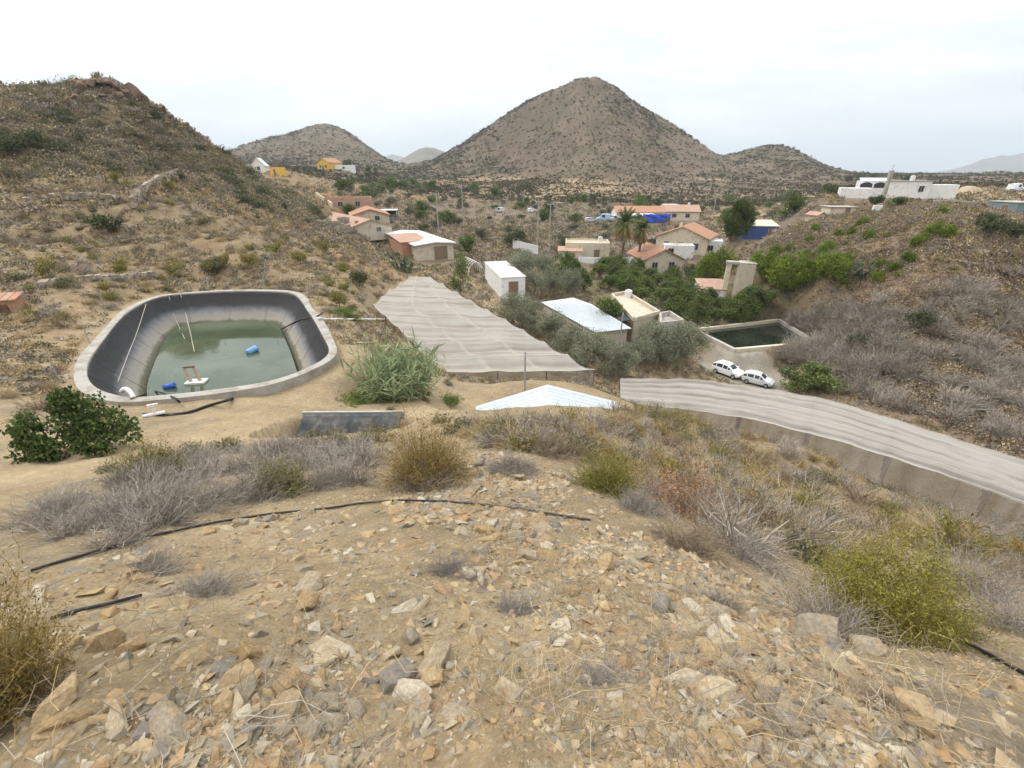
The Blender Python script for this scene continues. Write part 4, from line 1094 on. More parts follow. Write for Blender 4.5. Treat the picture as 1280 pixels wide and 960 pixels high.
rope('rope', 'pale rope hanging from the far rim down to the pond water', 'rope', [liner_pt(226, 368), liner_pt(232, 392), liner_pt(238, 416), liner_pt(243, 440)], .025, M_['rope'])
rope('rope', 'grey short rope on the far liner beside the longer hanging rope', 'rope', [liner_pt(212, 372), liner_pt(217, 392), liner_pt(224, 409), liner_pt(231, 424)], .02, M_['rope'])
rope('water_pipe', 'black pipe dropping over the right rim into the pond', 'pipe', [at_z(404, 391, POND_Z + .25), liner_pt(396, 396), liner_pt(386, 398), liner_pt(372, 402), liner_pt(352, 412)], .05, M_['black_plastic'])
rope('water_pipe', 'pale pipe leading from the right rim of the pond to the shade net', 'pipe', [at_z(398, 398, POND_Z + .2), G(gp(412, 401), .12), G(gp(440, 401), .12), G(gp(468, 402), .2), G(gp(486, 403), .3)], .075, M_['white_plastic'])
rope('water_pipe', 'black pipe curving along the dirt track in front of the pond', 'pipe', [G(gp(*q), .05) for q in ((180, 519), (205, 520), (235, 517), (262, 508), (290, 500), (318, 490))], .06, M_['black_plastic'])
rope('water_pipe', 'black pipe lying over the near rim into the pond', 'pipe', [liner_pt(165, 500), liner_pt(180, 494), liner_pt(195, 490), at_z(215, 496, POND_Z + .12), at_z(225, 503, POND_Z + .1)], .045, M_['black_plastic'])
o = rope('elbow_pipe', 'bent white plastic pipe on the near left corner of the pond rim', 'pipe', [at_z(152, 489, POND_Z + .1), at_z(156, 486, POND_Z + .3), at_z(162, 489, POND_Z + .3), at_z(167, 497, POND_Z + .1)], .09, M_['white_plastic'], 10)
p = G(gp(194, 521), .02); o = empty('valve', p, R(30), 'white plastic valve on the black pipe near the fig tree', 'valve')
MB().tube([(-.35, 0, .1), (.35, 0, .1)], .07, 8).build('valve_body', M_['white_plastic'], o); MB().tube([(0, 0, .1), (.06, .02, .45)], .05, 8).build('stem', M_['white_plastic'], o); MB().box(-.12, .22, -.03, .05, .45, .52).build('handle', M_['white_plastic'], o)
MB_l = [(137, 391, .9), (118, 430, .8), (262, 364, .9), (330, 363, .9), (80, 470, .8), (400, 400, .9)]
for i, (u, v, hh) in enumerate(MB_l):
    p = G(at_z(u, v, POND_Z)); p.x += (p.x - pc[0]) * .03; p.y += (p.y - pc[1]) * .03; p.z = h1(p.x, p.y)
    t = MB().tube([(0, 0, -.3), (.03, 0, hh + .5)], .022, 6).build('fence_post', M_['steel']); t.location = p
    tag(t, 'thin grey steel fence post standing outside the pond rim', 'fence post', 'fence posts around the pond')

# ---- brick pillar on the left edge
p = gp(12, 388); o = empty('brick_hut', G(p), R(20), 'small ruddy brick pump house with a tilted tile lid at the left edge', 'pump house')
MB().box(-.75, .75, -.5, .5, -.6, .72).build('wall', M_['brick'], o)
for k in range(4):
    MB().hexa([(-.8 + k * .42, -.58, .725), (-.42 + k * .42, -.58, .725), (-.42 + k * .42, .58, .98), (-.8 + k * .42, .58, .98), (-.8 + k * .42, -.58, .80), (-.42 + k * .42, -.58, .80), (-.42 + k * .42, .58, 1.06), (-.8 + k * .42, .58, 1.06)]).build('roof_tile', M_['tile'] if k % 2 else M_['pink'], o)
MB().box(-.3, .3, -.52, -.503, -.1, .5).build('hatch', M_['rust'], o)

# ---- shade nets
nm_, nt, N, L, out = _mat('shade_net')
d = N.new('ShaderNodeBsdfDiffuse'); t = N.new('ShaderNodeBsdfTranslucent'); tr = N.new('ShaderNodeBsdfTransparent')
tc = N.new('ShaderNodeTexCoord'); no = N.new('ShaderNodeTexNoise'); no.inputs['Scale'].default_value = .5; no.inputs['Detail'].default_value = 6; L.new(tc.outputs['Object'], no.inputs['Vector'])
cr = N.new('ShaderNodeValToRGB'); cr.color_ramp.elements[0].position = .3; cr.color_ramp.elements[0].color = (.27, .235, .19, 1); cr.color_ramp.elements[1].position = .7; cr.color_ramp.elements[1].color = (.58, .545, .49, 1)
wa = N.new('ShaderNodeAttribute'); wa.attribute_name = 'weave'; am = N.new('ShaderNodeMath'); am.operation = 'MULTIPLY_ADD'; am.inputs[1].default_value = .35; L.new(no.outputs['Fac'], am.inputs[0]); L.new(wa.outputs['Fac'], am.inputs[2])
L.new(am.outputs[0], cr.inputs['Fac']); L.new(cr.outputs[0], d.inputs['Color']); L.new(cr.outputs[0], t.inputs['Color'])
m1 = N.new('ShaderNodeMixShader'); m1.inputs[0].default_value = .3; L.new(d.outputs[0], m1.inputs[1]); L.new(t.outputs[0], m1.inputs[2])
m2 = N.new('ShaderNodeMixShader'); m2.inputs[0].default_value = .28; L.new(m1.outputs[0], m2.inputs[1]); L.new(tr.outputs[0], m2.inputs[2]); L.new(m2.outputs[0], out.inputs['Surface'])
curtain_m = nm_.copy(); curtain_m.name = 'net_curtain'
for nd in curtain_m.node_tree.nodes:
    if nd.type == 'MIX_SHADER' and abs(nd.inputs[0].default_value - .28) < .001: nd.inputs[0].default_value = .62
nm2_ = nm_.copy(); nm2_.name = 'old_shade_net'
for nd in nm2_.node_tree.nodes:
    if nd.type == 'VALTORGB': nd.color_ramp.elements[0].color = (.2, .175, .15, 1); nd.color_ramp.elements[1].color = (.54, .505, .46, 1)
wire_m = mat('net_hem', (.60, .57, .52), .8, .1, 2)
def polyline_at(P, t):
    P = np.array(P); seg = np.linalg.norm(np.diff(P, axis=0), axis=1); c = np.concatenate([[0], np.cumsum(seg)]) / seg.sum()
    return np.stack([np.interp(t, c, P[:, k]) for k in range(P.shape[1])], -1)
def shade_net(label, left, right, rows, cols, sag_r, sag_c, posts_every, along=True, walls=()):
    """net between two edge lines (top points in world space), hung over wires: rows across, cols along"""
    NR_, NC = rows * 10, cols * 10
    T = np.linspace(0, 1, NR_ + 1); Lp, Rp = polyline_at(left, T), polyline_at(right, T); Wt = np.linspace(0, 1, NC + 1)
    P = Lp[:, None] * (1 - Wt[None, :, None]) + Rp[:, None] * Wt[None, :, None]
    fr, fc = (T * rows) % 1, (Wt * cols) % 1
    sg = sag_r * (4 * fr * (1 - fr))[:, None] + sag_c * (4 * fc * (1 - fc))[None, :]
    P[..., 2] -= sg * (1 + .5 * fbm(P[..., 0], P[..., 1], 5, 2, 77)) + .05 * fbm(P[..., 0], P[..., 1], 1.2, 3, 78)
    org = Vector((Lp[0][0], Lp[0][1], h1(Lp[0][0], Lp[0][1])))
    o = empty('shade_net', org, 0, label, 'shade net'); nmat = nm_ if along else nm2_
    idx = np.arange((NR_ + 1) * (NC + 1)).reshape(NR_ + 1, -1)
    Fq = np.stack([idx[:-1, :-1], idx[:-1, 1:], idx[1:, 1:], idx[1:, :-1]], -1).reshape(-1, 4)
    me = np_mesh('netting', P.reshape(-1, 3) - np.array(org), Fq, nmat, smooth_=True)
    # cloth woven in strips: tone runs along the strips, doubled and so whiter where it is hemmed to a wire
    st = .5 + .5 * fbm(T[:, None] * rows * (8.0 if along else .35) + 0 * Wt, Wt[None, :] * cols * (.35 if along else 4.5) + 0 * T[:, None], 1.0, 4, 88 + rows)
    dw = np.minimum(np.minimum(fr, 1 - fr)[:, None] + (0 if along else 9), np.minimum(fc, 1 - fc)[None, :] * (2 if along else 1)); st = .1 + .66 * st + (.13 if along else .2) * (1 - smooth(0, .16, dw))
    wv_ = me.attributes.new('weave', 'FLOAT', 'POINT'); wv_.data.foreach_set('value', st.astype(np.float32).ravel()); new_obj('netting', me, o)
    mb = MB()
    for k in (range(rows + 1) if along else (0, rows)): mb.tube([tuple(P[k * 10, j] - np.array(org) + np.array([0, 0, .02])) for j in range(0, NC + 1, 2)], .014, 4)
    for k in range(cols + 1): mb.tube([tuple(P[j, k * 10] - np.array(org) + np.array([0, 0, .025])) for j in range(0, NR_ + 1, 2)], .010, 4)
    mb.build('hem', wire_m, o)
    for side in walls:          # hanging side curtains down to the ground
        E = {'left': P[:, 0], 'right': P[:, -1], 'near': P[0], 'far': P[-1]}[side]
        K = 6; V = []; Fs = []
        for i, e in enumerate(E):
            g = h1(e[0], e[1]) + .05
            for k in range(K + 1):
                q = k / K; lean = (0, 0) if along or side != 'left' else (-e[0] * .05, -e[1] * .05); V.append((e[0] - org.x + .12 * math.sin(i * .9) * q + lean[0] * q, e[1] - org.y - .1 * math.sin(i * .7) * q + lean[1] * q, (e[2] * (1 - q) + min(g, e[2]) * q) - org.z))
        for i in range(len(E) - 1):
            for k in range(K): a = i * (K + 1) + k; Fs.append((a, a + K + 1, a + K + 2, a + 1))
        cu = MB().add(V, Fs).build('side_curtain', curtain_m, o, True)
        wv_ = cu.data.attributes.new('weave', 'FLOAT', 'POINT'); wv_.data.foreach_set('value', (.22 + .25 * fbm(np.arange(len(V)) * .31, np.arange(len(V)) * .07, 3, 3, 9)).astype(np.float32))
    for k in range(0, rows + 1, posts_every):
        for j in range(cols + 1):
            e = P[k * 10, j * 10]; g = h1(e[0], e[1])
            if e[2] - g > .3: MB().tube([(e[0] - org.x, e[1] - org.y, g - .4 - org.z), (e[0] - org.x, e[1] - org.y, e[2] - org.z - .09)], .05, 6).build('post', M_['rust'], o)
    return o
def zz(px): return [tuple(at_z(u, v, z)) for u, v, z in px]
shade_net('broad pale shade net narrowing uphill, sagging between wires beside the olives',
          zz([(560, 465, -12.2), (512, 422, -11.3), (466, 380, -10.3), (486, 362, -10.2), (512, 345, -10.0)]), zz([(743, 462, -12.4), (672, 422, -12.0), (612, 388, -11.5), (570, 364, -10.9), (538, 346, -10.4)]), 9, 3, .27, .06, 2, walls=('near', 'right'))
shade_net('long grey shade net strip running to the right edge below the slope',
          zz([(776, 503, -14.0), (866, 512, -13.9), (944, 524, -13.7), (1053, 552, -13.5), (1180, 592, -13.3), (1285, 628, -13.2), (1400, 665, -13.2)]), zz([(776, 473, -14.6), (870, 474, -14.7), (967, 487, -14.5), (1038, 500, -14.4), (1160, 537, -14.2), (1285, 576, -14.0), (1420, 615, -13.9)]), 12, 5, .05, .22, 2, False, walls=('left', 'right'))
# rusty fence beyond the strip and wire fence before it
far_posts = [(1088, 505), (1125, 515), (1182, 537), (1234, 556), (1062, 498), (1270, 566)]
for u, v in far_posts:
    p = gp(u, v + 2)
    if p is None: continue
    t = MB().box(-.05, .05, -.05, .05, -.5, 1.5).build('fence_post', M_['rust']); t.location = G(p); t.rotation_euler = (R(rnd.uniform(-9, 9)), R(rnd.uniform(-4, 16)), rnd.uniform(0, 1))
    tag(t, 'leaning rusty fence post on the scrub side of the long net strip', 'fence post', 'rusty fence posts beyond the net strip')
for u, v in [(1002, 556), (1060, 575), (1128, 598), (1190, 622), (1250, 640), (944, 540)]:
    p = gp(u, v)
    t = MB().tube([(0, 0, -.4), (.04, .03, 1.35)], .025, 6).build('fence_post', M_['steel']); t.location = G(p); t.rotation_euler = (R(rnd.uniform(-5, 5)), R(rnd.uniform(-6, 6)), 0)
    tag(t, 'thin steel fence post between the slope and the long net strip', 'fence post', 'steel fence posts before the net strip')
p = gp(656, 492); t = MB().tube([(0, 0, -.5), (.0, 0, 2.7)], .05, 8).build('net_pole', M_['steel']); t.location = G(p); tag(t, 'tall grey pole standing at the near edge of the broad net', 'pole')
p = gp(772, 452); t = MB().tube([(0, 0, -.5), (.0, 0, 4.6)], .06, 8).build('lamp_pole', M_['steel']); t.location = G(p); tag(t, 'tall grey pole rising through the olive trees by the courtyard house', 'pole')

# hoop tunnels by the barn
p = G(at(595, 333, .115)); o = empty('hoop_tunnel', p, R(25), 'white hooped tunnel frame with torn netting right of the barn', 'hoop tunnel')
mb = MB()
for k in range(6): mb.tube([(1.3 * math.cos(a), k * .9, 2.1 * math.sin(a)) for a in np.linspace(0, math.pi, 12)], .045, 5)
for a in (.6, 1.57, 2.5): mb.tube([(1.3 * math.cos(a), 0, 2.1 * math.sin(a)), (1.3 * math.cos(a), 4.5, 2.1 * math.sin(a))], .035, 5)
mb.build('hoop_frame', M_['white_plastic'], o)
V = []; Fs = []
for k in range(2, 6):
    for a in np.linspace(.1, math.pi - .1, 12): V.append((1.32 * math.cos(a), k * .9, 2.12 * math.sin(a)))
for k in range(3):
    for i in range(11): q = k * 12 + i; Fs.append((q, q + 12, q + 13, q + 1))
MB().add(V, Fs).build('netting', nm_, o, True)

# utility poles
def pole(u, v, s, hgt, label):
    p = at(u, v, s); p = G(p); o = empty('utility_pole', p, rnd.uniform(-.5, .5), label, 'utility pole', 'utility poles in the valley')
    MB().tube([(0, 0, -.8), (0, 0, hgt)], .16, 8, .1).build('shaft', M_['pale_concrete'], o)
    MB().box(-.7, .7, -.06, .06, hgt - .5, hgt - .38).build('crossarm', M_['steel'], o)
    for x in (-.6, 0, .6): MB().tube([(x, 0, hgt - .38), (x, 0, hgt - .15)], .05, 6).build('insulator', M_['white_plastic'], o)
    return p + Vector((0, 0, hgt - .2))
tops = [pole(580, 300, .22, 10.5, 'grey utility pole left of the caravan field'), pole(671, 331, .163, 10.5, 'tall utility pole behind the low white field wall'), pole(686, 320, .172, 9.5, 'tall utility pole just left of the cream house'),
        pole(891, 270, .27, 7.5, 'utility pole behind the tall pine'), pole(549, 300, .18, 8.5, 'utility pole behind the white roofed barn')]
for i, j in ((0, 1), (4, 0), (2, 3)):
    a, b2 = tops[i], tops[j]
    pts = [a.lerp(b2, k / 14) - Vector((0, 0, 1.4 * 4 * (k / 14) * (1 - k / 14))) for k in range(15)]
    t = MB().tube([q - a for q in pts], .012, 4).build('power_line', M_['black_plastic']); t.location = a
    tag(t, ['thin power line from the caravan field to the field wall', 'thin power line behind the barn', 'thin power line from the cream house towards the tall pine'][(0, 1, 2)[[(0, 1), (4, 0), (2, 3)].index((i, j))]], 'power line')

# ---- vehicles
car_white = mat('car_paint', (.78, .79, .80), .25, .03, 1, 0, spec=.5, dirt=(.5, .46, .4), dirt_amt=.15)
tyre_m = mat('tyre', (.02, .02, .02), .85, .2, 6); rim_m = mat('wheel_rim', (.45, .46, .47), .35, .05, 4, 0, metal=.8)
lamp_m = mat('headlight_glass', (.75, .76, .75), .1, .03, 3); tail_m = mat('tail_light', (.35, .02, .02), .2, .05, 3)
def car(loc, rz, label, paint=car_white, van=False, name='parked_car', cat='car', group=None, scale=1.0):
    o = empty(name, loc, rz, label, cat, group); o.scale = (scale * (.9 if van else .86), scale, scale)
    # profile stations along x (front +x): x, half width, z low, z belt, z roof, half width at roof
    if van: S = [(-2.05, .78, .45, .95, 1.72, .68), (-1.95, .82, .3, .98, 1.86, .72), (-.6, .85, .22, 1.0, 1.95, .74), (.45, .85, .22, 1.0, 1.9, .72), (1.15, .84, .22, .98, 1.15, .72), (1.75, .80, .25, .9, .93, .66), (2.08, .70, .4, .72, .74, .58)]
    else: S = [(-1.98, .74, .42, .82, .86, .60), (-1.88, .80, .30, .90, 1.18, .62), (-1.35, .84, .22, .93, 1.44, .62), (-.4, .85, .2, .92, 1.49, .62), (.3, .85, .2, .91, 1.42, .62), (1.0, .84, .2, .90, .97, .66), (1.65, .81, .24, .80, .83, .62), (2.02, .70, .38, .62, .65, .52)]
    V = []; Fs = []; K = 10
    for x, hw, zl, zb, zr, hr in S:
        V += [(x, -hw * .82, zl), (x, -hw, zl + .14), (x, -hw, zb - .12), (x, -hw * .965, zb), (x, -hr, zr - .07), (x, -hr * .8, zr), (x, hr * .8, zr), (x, hr, zr - .07), (x, hw * .965, zb), (x, hw, zb - .12), (x, hw, zl + .14), (x, hw * .82, zl)]
    K = 12
    for i in range(len(S) - 1):
        for k in range(K): Fs.append((i * K + k, i * K + (k + 1) % K, (i + 1) * K + (k + 1) % K, (i + 1) * K + k))
    Fs += [tuple(range(K))[::-1], tuple(range((len(S) - 1) * K, len(S) * K))]
    MB().add(V, [f[::-1] for f in Fs]).build('body', paint, o, bevel=.03)
    def quad(i, j, ka, kb, fx0=.08, fx1=.92, fz0=.08, fz1=.86, out_=.012):
        def P(st, k): return Vector(V[st * K + k])
        a, b2, c, d = P(i, ka), P(j, ka), P(j, kb), P(i, kb)
        def bl(s, t): return a.lerp(b2, s).lerp(d.lerp(c, s), t)
        q = [bl(fx0, fz0), bl(fx1, fz0), bl(fx1, fz1), bl(fx0, fz1)]; nrm = (q[1] - q[0]).cross(q[3] - q[0]).normalized()
        mid = sum(q, Vector()) / 4
        if nrm.dot(mid - Vector((mid.x * .6, 0, .6))) < 0: nrm = -nrm
        return MB().add([w + nrm * out_ for w in q], [(0, 1, 2, 3)])
    last = len(S) - 1
    for ka, kb in ((3, 4), (8, 7)):
        for i, j in ((1, 2), (2, 3), (3, 4), (4, 5)) if not van else ((2, 3),):
            quad(i, j, ka, kb).build('window', M_['glass'], o)
    i = 4 if not van else 3
    quad(i, i + 1, 5, 6, .08, .9, .04, .96).build('windscreen', M_['glass'], o)
    quad(0, 1 if van else 1, 5, 6, .1, .95, .05, .95).build('rear_window', M_['glass'], o)
    for sx, sy in ((-1.25, -1), (-1.25, 1), (1.28, -1), (1.28, 1)):
        n = 20
        w = MB().tube([(sx, sy * .66, .31), (sx, sy * .865, .31)], .31, n).build('wheel', tyre_m, o, False)
        MB().tube([(sx, sy * .80, .31), (sx, sy * .872, .31)], .19, 14).build('rim', rim_m, w)
    for sy in (-1, 1):
        MB().box(1.90, 2.0, sy * .56 - .14, sy * .56 + .14, .52, .66).build('headlight', lamp_m, o)
        MB().box(-2.0, -1.93, sy * .62 - .09, sy * .62 + .09, .66, .86).build('tail_light', tail_m, o)
        MB().box(.72, .86, sy * .93 - .09, sy * .93 + .09, .93, 1.06).build('mirror', paint, o)
    MB().box(2.0, 2.03, -.26, .26, .40, .50).build('number_plate', M_['white'], o)
    return o
c1, c2 = at(910, 463, .083), at(947, 476, .0795)
dirv = math.atan2(c2.y - c1.y, c2.x - c1.x)
car(G(c1, .02), dirv - .1, 'white hatchback parked beside the concrete reservoir', scale=.86)
car(G(c2, .02), dirv + .15, 'second white car parked nose down behind the white hatchback', mat('silver_white_paint', (.6, .61, .62), .3, .05, 2), scale=.8)
car(G(at(624, 261, .30)), R(160), 'grey white van standing alone in the field below the main hill', mat('van_paint', (.5, .5, .48), .4, .08, 2), True, 'parked_van', 'van')
car(G(at(665, 258, .30)), R(20), 'small white car far off in the field right of the lone van', car_white)
car(G(at(754, 271, .25)), R(170), 'pale blue and white van among parked vehicles left of the long low house', mat('blue_van_paint', (.35, .48, .62), .4, .08, 2), True, 'parked_van', 'van', scale=1.2)
car(G(at(738, 270, .25)), R(10), 'pale car parked left of the blue and white van', mat('silver_paint', (.5, .5, .5), .35, .05, 2))
car(G(at(724, 267, .26)), R(25), 'dark red car at the left end of the parked vehicles', mat('dark_red_paint', (.17, .06, .05), .35, .05, 2))
car(G(at(768, 272, .25)), R(185), 'white van parked against the long low house', car_white, True, 'parked_van', 'van')
car(G(at(1266, 244, .20)), R(8), 'white van on the plateau above the teal shed', car_white, True, 'parked_van', 'van')

# ---- black lined trough by the track
tz = -8.35; ta, tb = at_z(379, 517, tz), at_z(503, 516, tz)
ax = tb - ta; Lx = ax.length; rz_ = math.atan2(ax.y, ax.x); o = empty('lined_trough', (ta.x, ta.y, tz), rz_, 'black plastic lined trough sunk beside the sandy track', 'trough')
nx, ny = 40, 16; V = []; Fs = []
for j in range(ny + 1):
    for i in range(nx + 1):
        x = Lx * i / nx; q = j / ny; y = -q * 1.5
        fold = .05 * math.sin(i * 1.7 + .4 * j) + .04 * math.sin(i * .7 - j * .5)
        V.append((x + .1 * math.sin(i + j) * q - q * .25, y, -1.35 * min(1, q * 1.15) ** 1.0 + fold * min(1, 4 * q)))
for j in range(ny):
    for i in range(nx): a = j * (nx + 1) + i; Fs.append((a, a + 1, a + nx + 2, a + nx + 1))
t = MB().add(V, Fs).build('black_liner', mat('black_sheet', (.045, .05, .055), .5, .3, 3, .3, dirt=(.13, .12, .11), dirt_amt=.5), o, True); md = t.modifiers.new('thickness', 'SOLIDIFY'); md.thickness = .012
MB().box(-.05, Lx + .05, .01, .10, -.3, .05).build('rim', M_['concrete'], o)

# tanks, dishes and aerials on the houses
def roof_tank(parent, x, y, z, r=.45, h=.9):
    n = 14; mb = MB(); mb.tube([(x, y, z), (x, y, z + h)], r, n); mb.tube([(x, y, z + h + .002), (x, y, z + h + .12)], r * .5, n); mb.build('water_tank', M_['white_plastic'], parent)
def aerial(parent, x, y, z, h=1.8):
    mb = MB(); mb.tube([(x, y, z), (x, y, z + h)], .025, 5)
    for k in range(4): mb.tube([(x - .35 + .05 * k, y, z + h - .12 * k), (x + .35 - .05 * k, y, z + h - .12 * k)], .012, 4)
    mb.build('aerial', M_['steel'], parent)
for o in [q for q in bpy.data.objects if q.parent is None]:
    n_ = o.name
    if n_ == 'cream_house': roof_tank(o, 2.6, 1.2, 2.96); aerial(o, -3, 1.5, 2.9)
    elif n_ == 'tiled_house': aerial(o, .6, 2, 4.8); MB().box(-2.2, -1.6, 1, 1.6, 3.4, 5.6).build('chimney', M_['cream'], o)
    elif n_ == 'gable_house': aerial(o, .1, 2, 4.0); MB().box(1.5, 2.0, 1, 1.5, 2.8, 4.4).build('chimney', M_['cream'], o)
    elif n_.startswith('long_house'): aerial(o, .3, 1, 4.0); aerial(o, -.4, -3, 3.9, 1.3)
    elif n_ == 'courtyard_house':
        bx = B[2]; roof_tank(o, bx[0] - .2, bx[1] - 1.6, 2.605, .4, .8)
    elif n_ == 'hilltop_house': roof_tank(o, 3.2, 4.5, 3.252); aerial(o, 5.2, 5, 3.25)
# ================================================================== vegetation
def _unit(a):
    return a / np.maximum(np.linalg.norm(a, axis=-1, keepdims=True), 1e-9)

def strands(n, h, w, seed, droop=.15, spread=1.0, K=4, base=.15, width=.004, wav=.08, levels=2, sub=3, minlen=.45):
    """thin ribbons growing from a base: main stems, then side twigs off them. returns V, F, (tips P with tangents)"""
    r = np.random.RandomState(seed)
    def grow(B, D, Ln, wd, dr):
        t = np.linspace(0, 1, K)[None, :, None]
        P = B[:, None] + D[:, None] * Ln[:, None, None] * t
        side = _unit(np.cross(D, r.normal(size=D.shape)))
        P = P + side[:, None] * (Ln[:, None, None] * wav * np.sin(t * r.uniform(2, 5, (len(B), 1, 1)) + r.uniform(0, 6, (len(B), 1, 1))) * t)
        P[..., 2] -= (dr * Ln[:, None] * t[..., 0] ** 2)
        P[..., 2] = np.maximum(P[..., 2], .01)
        T = np.gradient(P, axis=1)
        N_ = _unit(np.cross(T, r.normal(size=(len(B), 1, 3))))
        ww = wd * (1 - .75 * t)
        V = np.concatenate([P - N_ * ww, P + N_ * ww], -1).reshape(len(B), K, 2, 3)
        return P, V
    a = r.uniform(0, 2 * np.pi, n); el = spread * np.sqrt(r.uniform(0, 1, n)) * 1.45
    D = np.stack([np.sin(el) * np.cos(a), np.sin(el) * np.sin(a), np.cos(el)], -1)
    # ellipsoidal dome: how far to reach in this direction
    reach = 1 / np.sqrt((np.sin(el) / (w / 2)) ** 2 + (np.cos(el) / h) ** 2)
    Ln = reach * r.uniform(minlen, 1.05, n)
    ba = r.uniform(0, 2 * np.pi, n); br = base * np.sqrt(r.uniform(0, 1, n))
    B = np.stack([br * np.cos(ba), br * np.sin(ba), np.full(n, -.03)], -1)
    P, V = grow(B, D, Ln, width, droop)
    Vs = [V.reshape(-1, 3)]; cnt = [n]; tips = [P]
    if levels > 1:
        k = np.repeat(np.arange(n), sub); tt = r.uniform(.3, .95, len(k))
        f = tt * (K - 1); i0 = np.minimum(f.astype(int), K - 2); fr = (f - i0)[:, None]
        B2 = P[k, i0] * (1 - fr) + P[k, i0 + 1] * fr
        D2 = _unit(D[k] + r.normal(size=(len(k), 3)) * .55 + np.array([0, 0, .15]))
        P2, V2 = grow(B2, D2, Ln[k] * r.uniform(.15, .42, len(k)), width * .6, droop * .6)
        Vs.append(V2.reshape(-1, 3)); cnt.append(len(k)); tips.append(P2)
    V = np.concatenate(Vs); m = sum(cnt)
    b = (np.arange(m) * K * 2)[:, None, None] + (np.arange(K - 1) * 2)[None, :, None]
    Fq = (b + np.array([0, 1, 3, 2])[None, None]).reshape(-1, 4)
    return V, Fq, tips

def leaves_on(tips, n, size, seed, t0=.3, jitter=.03, aspect=.4, up=.3):
    r = np.random.RandomState(seed); P = np.concatenate(tips); K = P.shape[1]
    k = r.randint(0, len(P), n); f = r.uniform(t0, 1, n) * (K - 1); i0 = np.minimum(f.astype(int), K - 2); fr = (f - i0)[:, None]
    C = P[k, i0] * (1 - fr) + P[k, i0 + 1] * fr + r.normal(size=(n, 3)) * jitter
    return leaf_quads(C, size * r.uniform(.6, 1.4, n), seed + 1, aspect, up)

def leaf_quads(C, size, seed, aspect=.5, up=.2, out=None):
    r = np.random.RandomState(seed); n = len(C)
    A = r.normal(size=(n, 3)); A[:, 2] += up
    if out is not None: A += out
    A = _unit(A); Bv = _unit(np.cross(A, r.normal(size=(n, 3))))
    s = np.asarray(size).reshape(-1, 1) if np.ndim(size) else np.full((n, 1), size)
    V = np.stack([C - A * s * .1, C + A * s * .45 + Bv * s * aspect * .5, C + A * s, C + A * s * .45 - Bv * s * aspect * .5], 1).reshape(-1, 3)
    return V, np.arange(4 * n).reshape(-1, 4)

def crown_points(lobes, n, seed, shell=.55, noise=.25):
    """points through ellipsoidal lobes, denser towards their outside, with holes"""
    r = np.random.RandomState(seed); vol = np.array([l[3] * l[4] * l[5] for l in lobes]) ** .75; pick = r.choice(len(lobes), n * 2, p=vol / vol.sum())
    Lb = np.array(lobes)[pick]; d = _unit(r.normal(size=(n * 2, 3))); q = shell + (1 - shell) * r.uniform(0, 1, n * 2) ** .7
    q *= 1 + noise * (vnoise(d[:, 0] * 3 + 9 * pick, d[:, 1] * 3 + d[:, 2] * 4, seed) - .5) * 2
    C = Lb[:, :3] + d * q[:, None] * Lb[:, 3:6]
    hole = vnoise(C[:, 0] * 1.4 + C[:, 2] * .9, C[:, 1] * 1.4 - C[:, 2] * 1.1, seed + 3)
    keep = np.argsort(hole + .35 * r.uniform(size=n * 2))[-n:]
    return C[keep], d[keep]

BARK = mat('bark', (.16, .125, .095), .95, .25, 6, .4)
PALE_BARK = mat('pale_bark', (.27, .24, .20), .95, .2, 6, .3)

def trunk_mesh(seed, h, r0, limbs, spread, m=None, first=.35):
    rr = random.Random(seed); mb = MB()
    pts = [(0, 0, -.4)]; x = y = 0
    for k in range(1, 6):
        x += rr.uniform(-.06, .06) * h; y += rr.uniform(-.06, .06) * h; pts.append((x, y, h * k / 5))
    mb.tube(pts, r0, 8, r0 * .35)
    for k in range(limbs):
        q = rr.uniform(first, .95); i = min(4, int(q * 5)); f = q * 5 - i
        b = Vector(pts[i]).lerp(Vector(pts[i + 1]), f) if i < 5 else Vector(pts[5])
        a = rr.uniform(0, 6.28); d = Vector((math.cos(a), math.sin(a), rr.uniform(.3, 1.1))).normalized()
        L_ = spread * rr.uniform(.5, 1); p1 = b + d * L_ * .5 + Vector((0, 0, .06 * L_)); p2 = b + d * L_ + Vector((rr.uniform(-.1, .1), rr.uniform(-.1, .1), .15)) * L_
        mb.tube([b, p1, p2], r0 * .4, 5, r0 * .08)
    me = bpy.data.meshes.new('trunk'); me.from_pydata(mb.v, [], mb.f); me.materials.append(m or BARK); me.update()
    return me

def tree_kind(name, seed, lobes, n, leaf, mt, h, r0, limbs, spread, bark=None, aspect=.5, up=.2, shell=.5, outw=.6, noise=.25):
    C, d = crown_points(lobes, n, seed, shell, noise)
    V, Fq = leaf_quads(C, leaf * np.random.RandomState(seed).uniform(.6, 1.4, n), seed + 5, aspect, up, d * outw)
    return (trunk_mesh(seed, h, r0, limbs, spread, bark), np_mesh('crown', V, Fq, mt))

def plant(name, parts, names, loc, rz, scale, label, cat, group=None, tilt=(0, 0)):
    o = bpy.data.objects.new(name, None); COL.objects.link(o); o.location = loc; o.rotation_euler = (tilt[0], tilt[1], rz); o.scale = scale if isinstance(scale, tuple) else (scale,) * 3
    o.empty_display_size = .2
    tag(o, label, cat, group)
    for me, nm in zip(parts, names): new_obj(nm, me, o)
    return o

def lobes_round(w, h, z0, k, seed, flat=1.0):
    r = random.Random(seed); out = []
    for i in range(k):
        a = 6.283 * i / k + r.uniform(-.4, .4); rad = w * r.uniform(.12, .30)
        s = w * r.uniform(.2, .32)
        out.append((rad * math.cos(a), rad * math.sin(a), z0 + h * r.uniform(.25, .75), s, s, h * r.uniform(.22, .36) * flat))
    out.append((0, 0, z0 + h * .55, w * .3, w * .3, h * .42 * flat))
    return out

